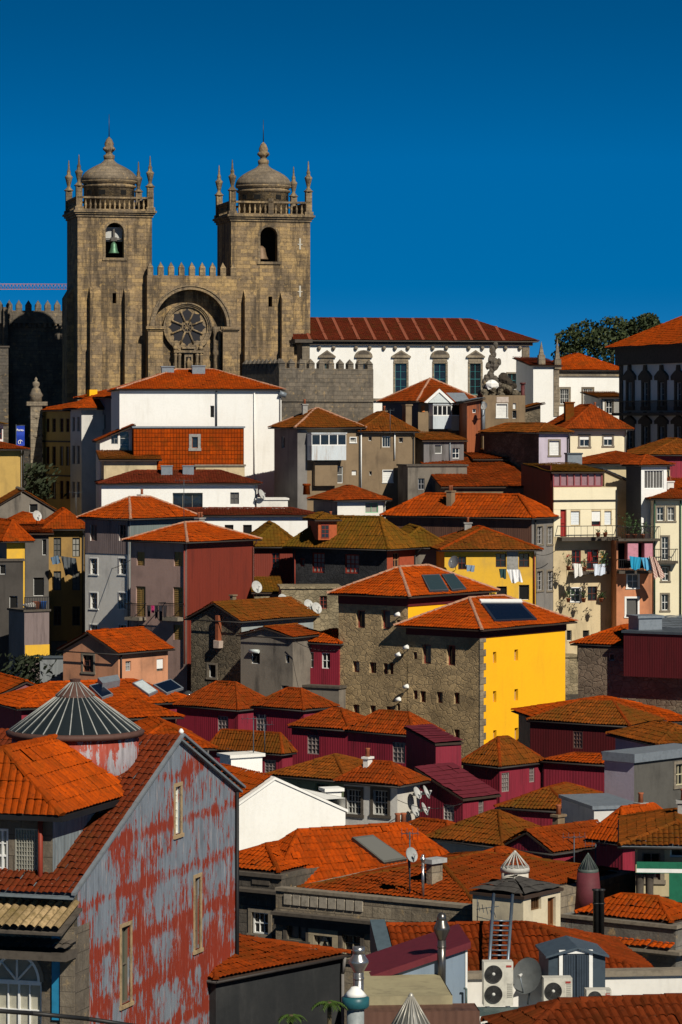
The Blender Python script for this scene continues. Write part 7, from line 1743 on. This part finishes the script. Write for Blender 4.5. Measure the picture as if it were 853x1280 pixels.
for i, (x, c_, lab) in enumerate(((184, (.02, .02, .025), 'leftmost black shirt on the line between the mauve house balconies'), (189, (.45, .03, .15), 'pink cloth on the line between the mauve house balconies'), (193.5, (.015, .015, .02), 'middle black shirt on the line right of the pink cloth'), (199, (.02, .02, .03), 'black trousers on the line between the mauve house balconies'), (204, (.03, .025, .03), 'rightmost black shirt on the line between the mauve house balconies'))):
    Yc = 215.5 - (x - 184) * .09; cloth(lab, ((x, 757), (x + 4.2, 757.3), (x + 3.8, 757 + (14, 9, 16, 20, 15)[i]), (x + .4, 757 + (14, 9, 16, 20, 15)[i])), Yc, CL(c_, 'cotton_%d' % i), seed=20 + i, amp=.04)
ln = MB(); ln.path([P(165, 756.5, 216.9), P(232, 757.5, 212)], .015, n=4); tag(ln.build('clothes_line', IRON, None), 'thin clothes line stretched between the mauve house balconies', 'clothes line')

def plant(label, px, py, Y, h, w, n=60, seed=1, pot=True, name='potted_plant', leafm=None, cat='potted plant', group=None, leaf=.11, flower=None):
    p = P(px, py, Y); rt = empty(name, p, 0, label, cat, group); rnd = random.Random(seed)
    z0 = 0
    if pot: MB().lathe([(.11, 0), (.17, .26), (.19, .27), (.19, .31), (.15, .31), (.12, .1)], n=12).build('pot', simple((.30, .09, .04), .8, name='clay_pot'), rt); z0 = .28
    m = MB()
    for i in range(n):
        c = Vector((rnd.gauss(0, w * .35), rnd.gauss(0, w * .3), z0 + rnd.uniform(.05, 1) * h)); a = Vector((rnd.gauss(0, 1), rnd.gauss(0, 1), rnd.gauss(.5, 1))).normalized(); b = a.orthogonal().normalized(); c2 = a.cross(b); s_ = leaf * rnd.uniform(.6, 1.2)
        m.face([c + b * s_, c + c2 * s_ * .4, c - b * s_, c - c2 * s_ * .4], None, 0 if rnd.random() < .85 or not flower else 1)
    for i in range(7): m.tube((0, 0, z0), (rnd.gauss(0, w * .3), rnd.gauss(0, w * .3), z0 + h * .8), .012, n=3, mi=0)
    m.build('foliage', [leafm or simple((.035, .07, .02), .7, name='leaf_green'), simple(flower or (.5, .03, .03), .7)], rt); return rt
plant('potted plant leftmost on the flowery laundry balcony', 711, 713, 234.6, 1.0, .55, 70, 1, flower=(.5, .03, .03))
plant('potted plant at the right end of the flowery laundry balcony', 754, 713, 234.6, 1.1, .6, 80, 2, flower=(.5, .25, .03))
plant('potted plant between the two red windows of the flowery balcony', 731, 714, 234.6, .7, .5, 50, 3, flower=(.5, .03, .03))
plant('low potted plant on the left sill under the flowery balcony', 711, 753, 235.3, .7, .6, 50, 4)
plant('small potted plant between the two lower windows of the balcony house', 730, 753, 235.3, .5, .5, 40, 5, flower=(.5, .4, .4))
plant('small potted plant hung right of the lower windows of the balcony house', 752, 753, 235.3, .5, .6, 40, 6)
plant('left terracotta pot on the cream balcony', 748, 671, 235.5, .25, .3, 14, 7)
plant('right terracotta pot on the cream balcony', 757, 671, 235.5, .25, .3, 14, 8)
plant('leafy plant on the terrace beside the cream balcony, the tallest there', 785, 673, 235, 1.6, 1.2, 110, 9, name='terrace_plant', cat='plant')
plant('leafy plant on the terrace in the middle above the pink curtains', 794, 673, 235, 1.1, 1.1, 90, 10, name='terrace_plant', cat='plant')
plant('leafy plant on the right of the terrace below the white dormer', 804, 673, 235, .9, 1.0, 80, 13, name='terrace_plant', cat='plant')
plant('dark shrub filling the yard left of the grey corrugated wall', 36, 862, 207, 2.2, 2.6, 500, 11, pot=False, name='yard_shrub', cat='shrub', leafm=simple((.02, .028, .012), .8, name='leaf_shade'), leaf=.28)
plant('dark bush growing in the gap left of the ochre row house', 42, 625, 270, 3.0, 2.6, 500, 12, pot=False, name='alley_bush', cat='shrub', leafm=simple((.025, .035, .015), .8, name='leaf_shade2'), leaf=.3)
def frond_plant(label, px, py, Y, seed, n=9, L=.5):
    p = P(px, py, Y); rt = empty('palm_frond_plant', p, 0, label, 'plant'); rnd = random.Random(seed); m = MB()
    MB().tube((0, 0, -2), (0, 0, .05), .06, .04, n=6).build('stem', simple((.08, .06, .03), .9), rt)
    for k in range(n):
        a = 2 * math.pi * k / n + rnd.uniform(-.2, .2); l = L * rnd.uniform(.8, 1.2)
        for i in range(8):
            t = i / 8; c = Vector((math.cos(a) * l * t, math.sin(a) * l * t, l * (.9 * t - 1.1 * t * t))); d = Vector((math.cos(a), math.sin(a), .4 - t)).normalized(); s_ = Vector((-math.sin(a), math.cos(a), 0))
            for sg in (-1, 1): m.face([c, c + d * .05, c + s_ * sg * .14 * (1 - t * .6) + d * .10 - Vector((0, 0, .04))], None, 0)
    m.build('fronds', simple((.05, .09, .015), .6, name='frond_green'), rt)
frond_plant('green frond plant in front of the black wall at the bottom, the larger one', 412, 1256, 60, 1, 14, .28)
frond_plant('green frond plant in front of the black wall at the bottom, the smaller one', 364, 1272, 60, 2, 12, .22)
wr = MB(); wr.path([P(-30, 1262, 40), P(40, 1267, 40.5), P(110, 1274, 41), P(190, 1286, 41.5)], .03, n=6); tag(wr.build('cable', BLACKP, None), 'thick black cable crossing the bottom left corner', 'cable')

# television aerials
def aerial(label, px, py0, py1, Y, n=5, w=.5, h=None):
    p = P(px, py1, Y); H = (py1 - py0) * Y / F; rt = empty('television_aerial', p, R(random.uniform(-20, 30)), label, 'aerial', 'television aerials on the roofs')
    MB().tube((0, 0, -.6), (0, 0, H), .025, n=5).build('mast', ZINCD, rt)
    m = MB(); m.tube((-w, 0, H - .05), (w, 0, H - .05), .014, n=4)
    for i in range(n): x = -w + 2 * w * i / (n - 1); m.tube((x, -.22, H - .05), (x, .22, H - .05), .01, n=4); m.tube((x, 0, H - .25), (x, 0, H + .12), .008, n=3)
    m.build('antenna', ZINCD, rt)
aerial('tall thin aerial on the white rooftop block', 317, 897, 943, 139)
aerial('aerial mast beside the round dish on the broad bright orange roof', 512.5, 1040, 1092, 98.2, 4, .25)
aerial('aerial on the orange wedge roofs at the left', 95, 615, 640, 238)
aerial('aerial above the grey white house roof', 230, 600, 645, 226, 5, .6)
aerial('aerial rising from the mossy roof of the brown house', 488, 512, 533, 250, 3, .3)
aerial('aerial on the roof of the dark burgundy gabled house', 718, 1045, 1075, 115, 5, .4)
aerial('aerial above the orange slope beside the small dark cone lantern', 745, 1055, 1096, 108, 4, .35)
aerial('aerial on the ridge of the low burgundy house behind the white gable', 331, 905, 925, 156, 4, .4)
ya = MB(); a0 = P(596, 1150, 93.5)
for i in range(5): ya.tube(P(598 + i * 5, 1128 + i * 3.2, 93.2), P(598 + i * 5 + 2, 1139 + i * 2.0, 92.6), .012, n=4)
ya.tube(P(596, 1137, 93), P(624, 1133, 93), .014, n=4); ya.tube(P(597, 1124, 93), P(597, 1154, 93.4), .018, n=4); ya.tube(P(596, 1146, 93), P(620, 1152, 93), .014, n=4)
tag(ya.build('television_aerial', ZINCD, None), 'twisted aerial fixed to the shaded side of the cream rooftop cabin', 'aerial', 'television aerials on the roofs')
# round glass cowl on the skylight roof
p = P(235.5, 871, 179.5); rt = empty('glass_ball_vent', p, 0, 'round glassy vent ball beside the left burgundy house roof', 'vent')
MB().lathe([(.0, -.34), (.22, -.27), (.34, 0), (.26, .23), (.09, .33), (0, .35)], n=16).build('ball', simple((.12, .12, .12), .15, .6, name='dark_chrome'), rt)
MB().tube((0, 0, -1.0), (0, 0, -.3), .12, n=8).build('stem', ZINCD, rt)

# ------------------------------------------------------------------ chimneys and slung cables
def roof_chimney(h, u, v, w=.5, hh=1.1, mat=None, pots=1, base=.0):
    """masonry chimney standing on the roof of h at fractions u, v of the plan"""
    x, y = h.a * u, h.b * v; z0 = h.zE; zt = h.zE + (h.rise or 0) * .6 + hh
    m = MB(); m.box(x - w / 2, x + w / 2, y - w * .35, y + w * .35, z0, zt); m.box(x - w / 2 - .06, x + w / 2 + .06, y - w * .35 - .06, y + w * .35 + .06, zt, zt + .09)
    o = m.build('chimney', mat or RGREY, h.rf)
    for k in range(pots):
        px_ = x + (k - (pots - 1) / 2) * w * .5; MB().lathe([(.10, zt + .09), (.085, zt + .38), (.11, zt + .42), (.11, zt + .46), (.07, zt + .46)], (px_, y, 0), 8).build('chimney_pot', simple((.33, .10, .045), .85, name='pot_clay'), o)
for h, u, v, w_, hh, mt, pt_ in ((hr, .35, .7, .6, .8, RGREY, 1), (hp, .25, .6, .6, .9, BROWNW, 2), (hq, .4, .7, .5, .8, RGREY, 1), (gh, .6, .6, .5, .7, WHITE2, 1), (mh, .7, .6, .55, .7, RGREY, 2),
    (sa, .5, .7, .35, .5, T2, 0), (lh, .75, .7, .4, .6, WHITE2, 1), (gj, .3, .5, .4, .9, RGREY, 1), (J2, .6, .6, .4, .7, BROWNW, 1), (sr_, .3, .6, .35, .8, BROWNW, 0), (cr_, .5, .5, .5, .8, WHITE2, 1),
    (rh, .6, .6, .4, .6, RGREY, 1), (br, .8, .7, .45, .5, RGREY, 2), (dg, .6, .7, .4, .6, BROWNW, 1), (gd, .35, .7, .35, .5, WHITE2, 1), (b1, .6, .6, .35, .5, RGREY, 1)):
    if getattr(h, 'rf', None): roof_chimney(h, u, v, w_, hh, mt, pt_)
def slack(a, b, sag, n=12): return [a.lerp(b, k / n) - Vector((0, 0, sag * 4 * (k / n) * (1 - k / n))) for k in range(n + 1)]
for (a, b, sag, r_, lab) in ((P(366, 800, 198.5), P(424, 812, 196), .3, .02, 'thin black cable drooping between the cement house and the dark red cabin'),
    (P(163, 700, 221), P(104, 706, 232), .5, .022, 'thin black cable strung between the grey white house and the mustard house'),
    (P(148, 750, 222.5), P(163, 762, 221), .2, .02, 'short cable under the middle windows of the grey white house'),
    (P(665, 690, 231), P(700, 684, 234), .4, .022, 'cable strung from the brown clad house to the balcony house'),
    (P(282, 935, 157), P(365, 925, 158), .4, .018, 'cable crossing in front of the low burgundy house with mossy roof'),
    (P(497, 1000, 136), P(579, 1004, 138), .3, .016, 'cable from the grey house corner to the burgundy shed')):
    m = MB(); m.path(slack(a, b, sag), r_, n=4); tag(m.build('cable', BLACKP, None), lab, 'cable', 'cables slung between the houses')

# ------------------------------------------------------------------ ground, camera, light
def terrain():
    m = MB(); ys = [-60, 60, 120, 145, 170, 185, 200, 214, 228, 239, 250, 258, 265, 273, 282, 291, 300, 340, 600, 2000, 9000]
    xs = [-6000, -1500, -400, -150, -80, -40, -15, 15, 40, 80, 150, 400, 1500, 6000]
    for y0, y1 in zip(ys, ys[1:]):
        for x0, x1 in zip(xs, xs[1:]):
            m.face([(x0, y0, ground(x0, y0)), (x1, y0, ground(x1, y0)), (x1, y1, ground(x1, y1)), (x0, y1, ground(x0, y1))])
    o = m.build('ground', ashlar((.065, .058, .048), (.045, .04, .034), (.025, .022, .02), .5, .4, .3, name='shade_toned_paving'), None, merge=True)  # colour darkened to stand for streets in shadow and cut bounce light
    tag(o, 'dark sloping ground of the old hillside town between the houses', 'ground', kind='structure')
terrain()

w = bpy.data.worlds.new('World'); sc.world = w; w.use_nodes = True
nt = w.node_tree; bg = nt.nodes['Background']
tc = nt.nodes.new('ShaderNodeTexCoord')
add = nt.nodes.new('ShaderNodeVectorMath'); add.operation = 'MULTIPLY_ADD'; add.inputs[1].default_value = (1, 1, 4.5); add.inputs[2].default_value = (0, 0, .22)
sepz = nt.nodes.new('ShaderNodeSeparateXYZ'); nt.links.new(tc.outputs['Generated'], sepz.inputs[0])
dk = nt.nodes.new('ShaderNodeMapRange'); dk.inputs[1].default_value = .13; dk.inputs[2].default_value = .26; dk.inputs[3].default_value = 1; dk.inputs[4].default_value = .27; nt.links.new(sepz.outputs[2], dk.inputs[0])
nrm = nt.nodes.new('ShaderNodeVectorMath'); nrm.operation = 'NORMALIZE'
sky = nt.nodes.new('ShaderNodeTexSky'); sky.sky_type = 'NISHITA'; sky.sun_disc = False
sky.sun_elevation = SUN_E; sky.sun_rotation = math.pi - SUN_A; sky.air_density = 1.0; sky.dust_density = 0.0; sky.ozone_density = 2.5
hsv = nt.nodes.new('ShaderNodeHueSaturation'); hsv.inputs['Saturation'].default_value = SKYSAT; hsv.inputs['Hue'].default_value = SKYHUE; hsv.inputs['Value'].default_value = SKYVAL
nt.links.new(tc.outputs['Generated'], add.inputs[0]); nt.links.new(add.outputs[0], nrm.inputs[0]); nt.links.new(nrm.outputs[0], sky.inputs[0])
nt.links.new(sky.outputs[0], hsv.inputs['Color']); 
gr_ = nt.nodes.new('ShaderNodeValToRGB'); el_ = gr_.color_ramp.elements; el_[0].position = 0; el_[0].color = (.80,) * 3 + (1,); el_[1].position = .3; el_[1].color = (.72,) * 3 + (1,)
for p_, v_ in ((.04, .80), (.082, 1.0), (.127, .78)): e_ = el_.new(p_); e_.color = (v_,) * 3 + (1,)
nt.links.new(sepz.outputs[2], gr_.inputs[0])
mu_ = nt.nodes.new('ShaderNodeMath'); mu_.operation = 'MULTIPLY'; nt.links.new(gr_.outputs[0], mu_.inputs[0]); nt.links.new(dk.outputs[0], mu_.inputs[1])
dm_ = nt.nodes.new('ShaderNodeVectorMath'); dm_.operation = 'SCALE'; nt.links.new(hsv.outputs[0], dm_.inputs[0]); nt.links.new(mu_.outputs[0], dm_.inputs['Scale']); nt.links.new(dm_.outputs[0], bg.inputs[0])
bg.inputs[1].default_value = .05

sun = bpy.data.lights.new('sun', 'SUN'); sun.energy = 4.6; sun.angle = R(.5); sun.color = (1, .93, .80)
so = bpy.data.objects.new('sun', sun); COL.objects.link(so); so.location = (100, -100, 120)
sd = Vector((math.sin(SUN_A) * math.cos(SUN_E), -math.cos(SUN_A) * math.cos(SUN_E), math.sin(SUN_E)))
so.rotation_euler = sd.to_track_quat('Z', 'Y').to_euler()

cam = bpy.data.cameras.new('camera'); co = bpy.data.objects.new('camera', cam); COL.objects.link(co)
cam.sensor_fit = 'HORIZONTAL'; cam.sensor_width = 24; cam.lens = 24 * F / 853
cam.shift_y = -(640 - HY) / 853; cam.clip_end = 20000; cam.clip_start = .5
co.rotation_euler = (R(90), 0, 0); sc.camera = co
sc.view_settings.view_transform = 'Standard'; sc.view_settings.look = 'None'; sc.view_settings.gamma = 1
sc.view_settings.exposure = EXPO
sc.cycles.max_bounces = 4; sc.cycles.diffuse_bounces = 2; sc.cycles.glossy_bounces = 2
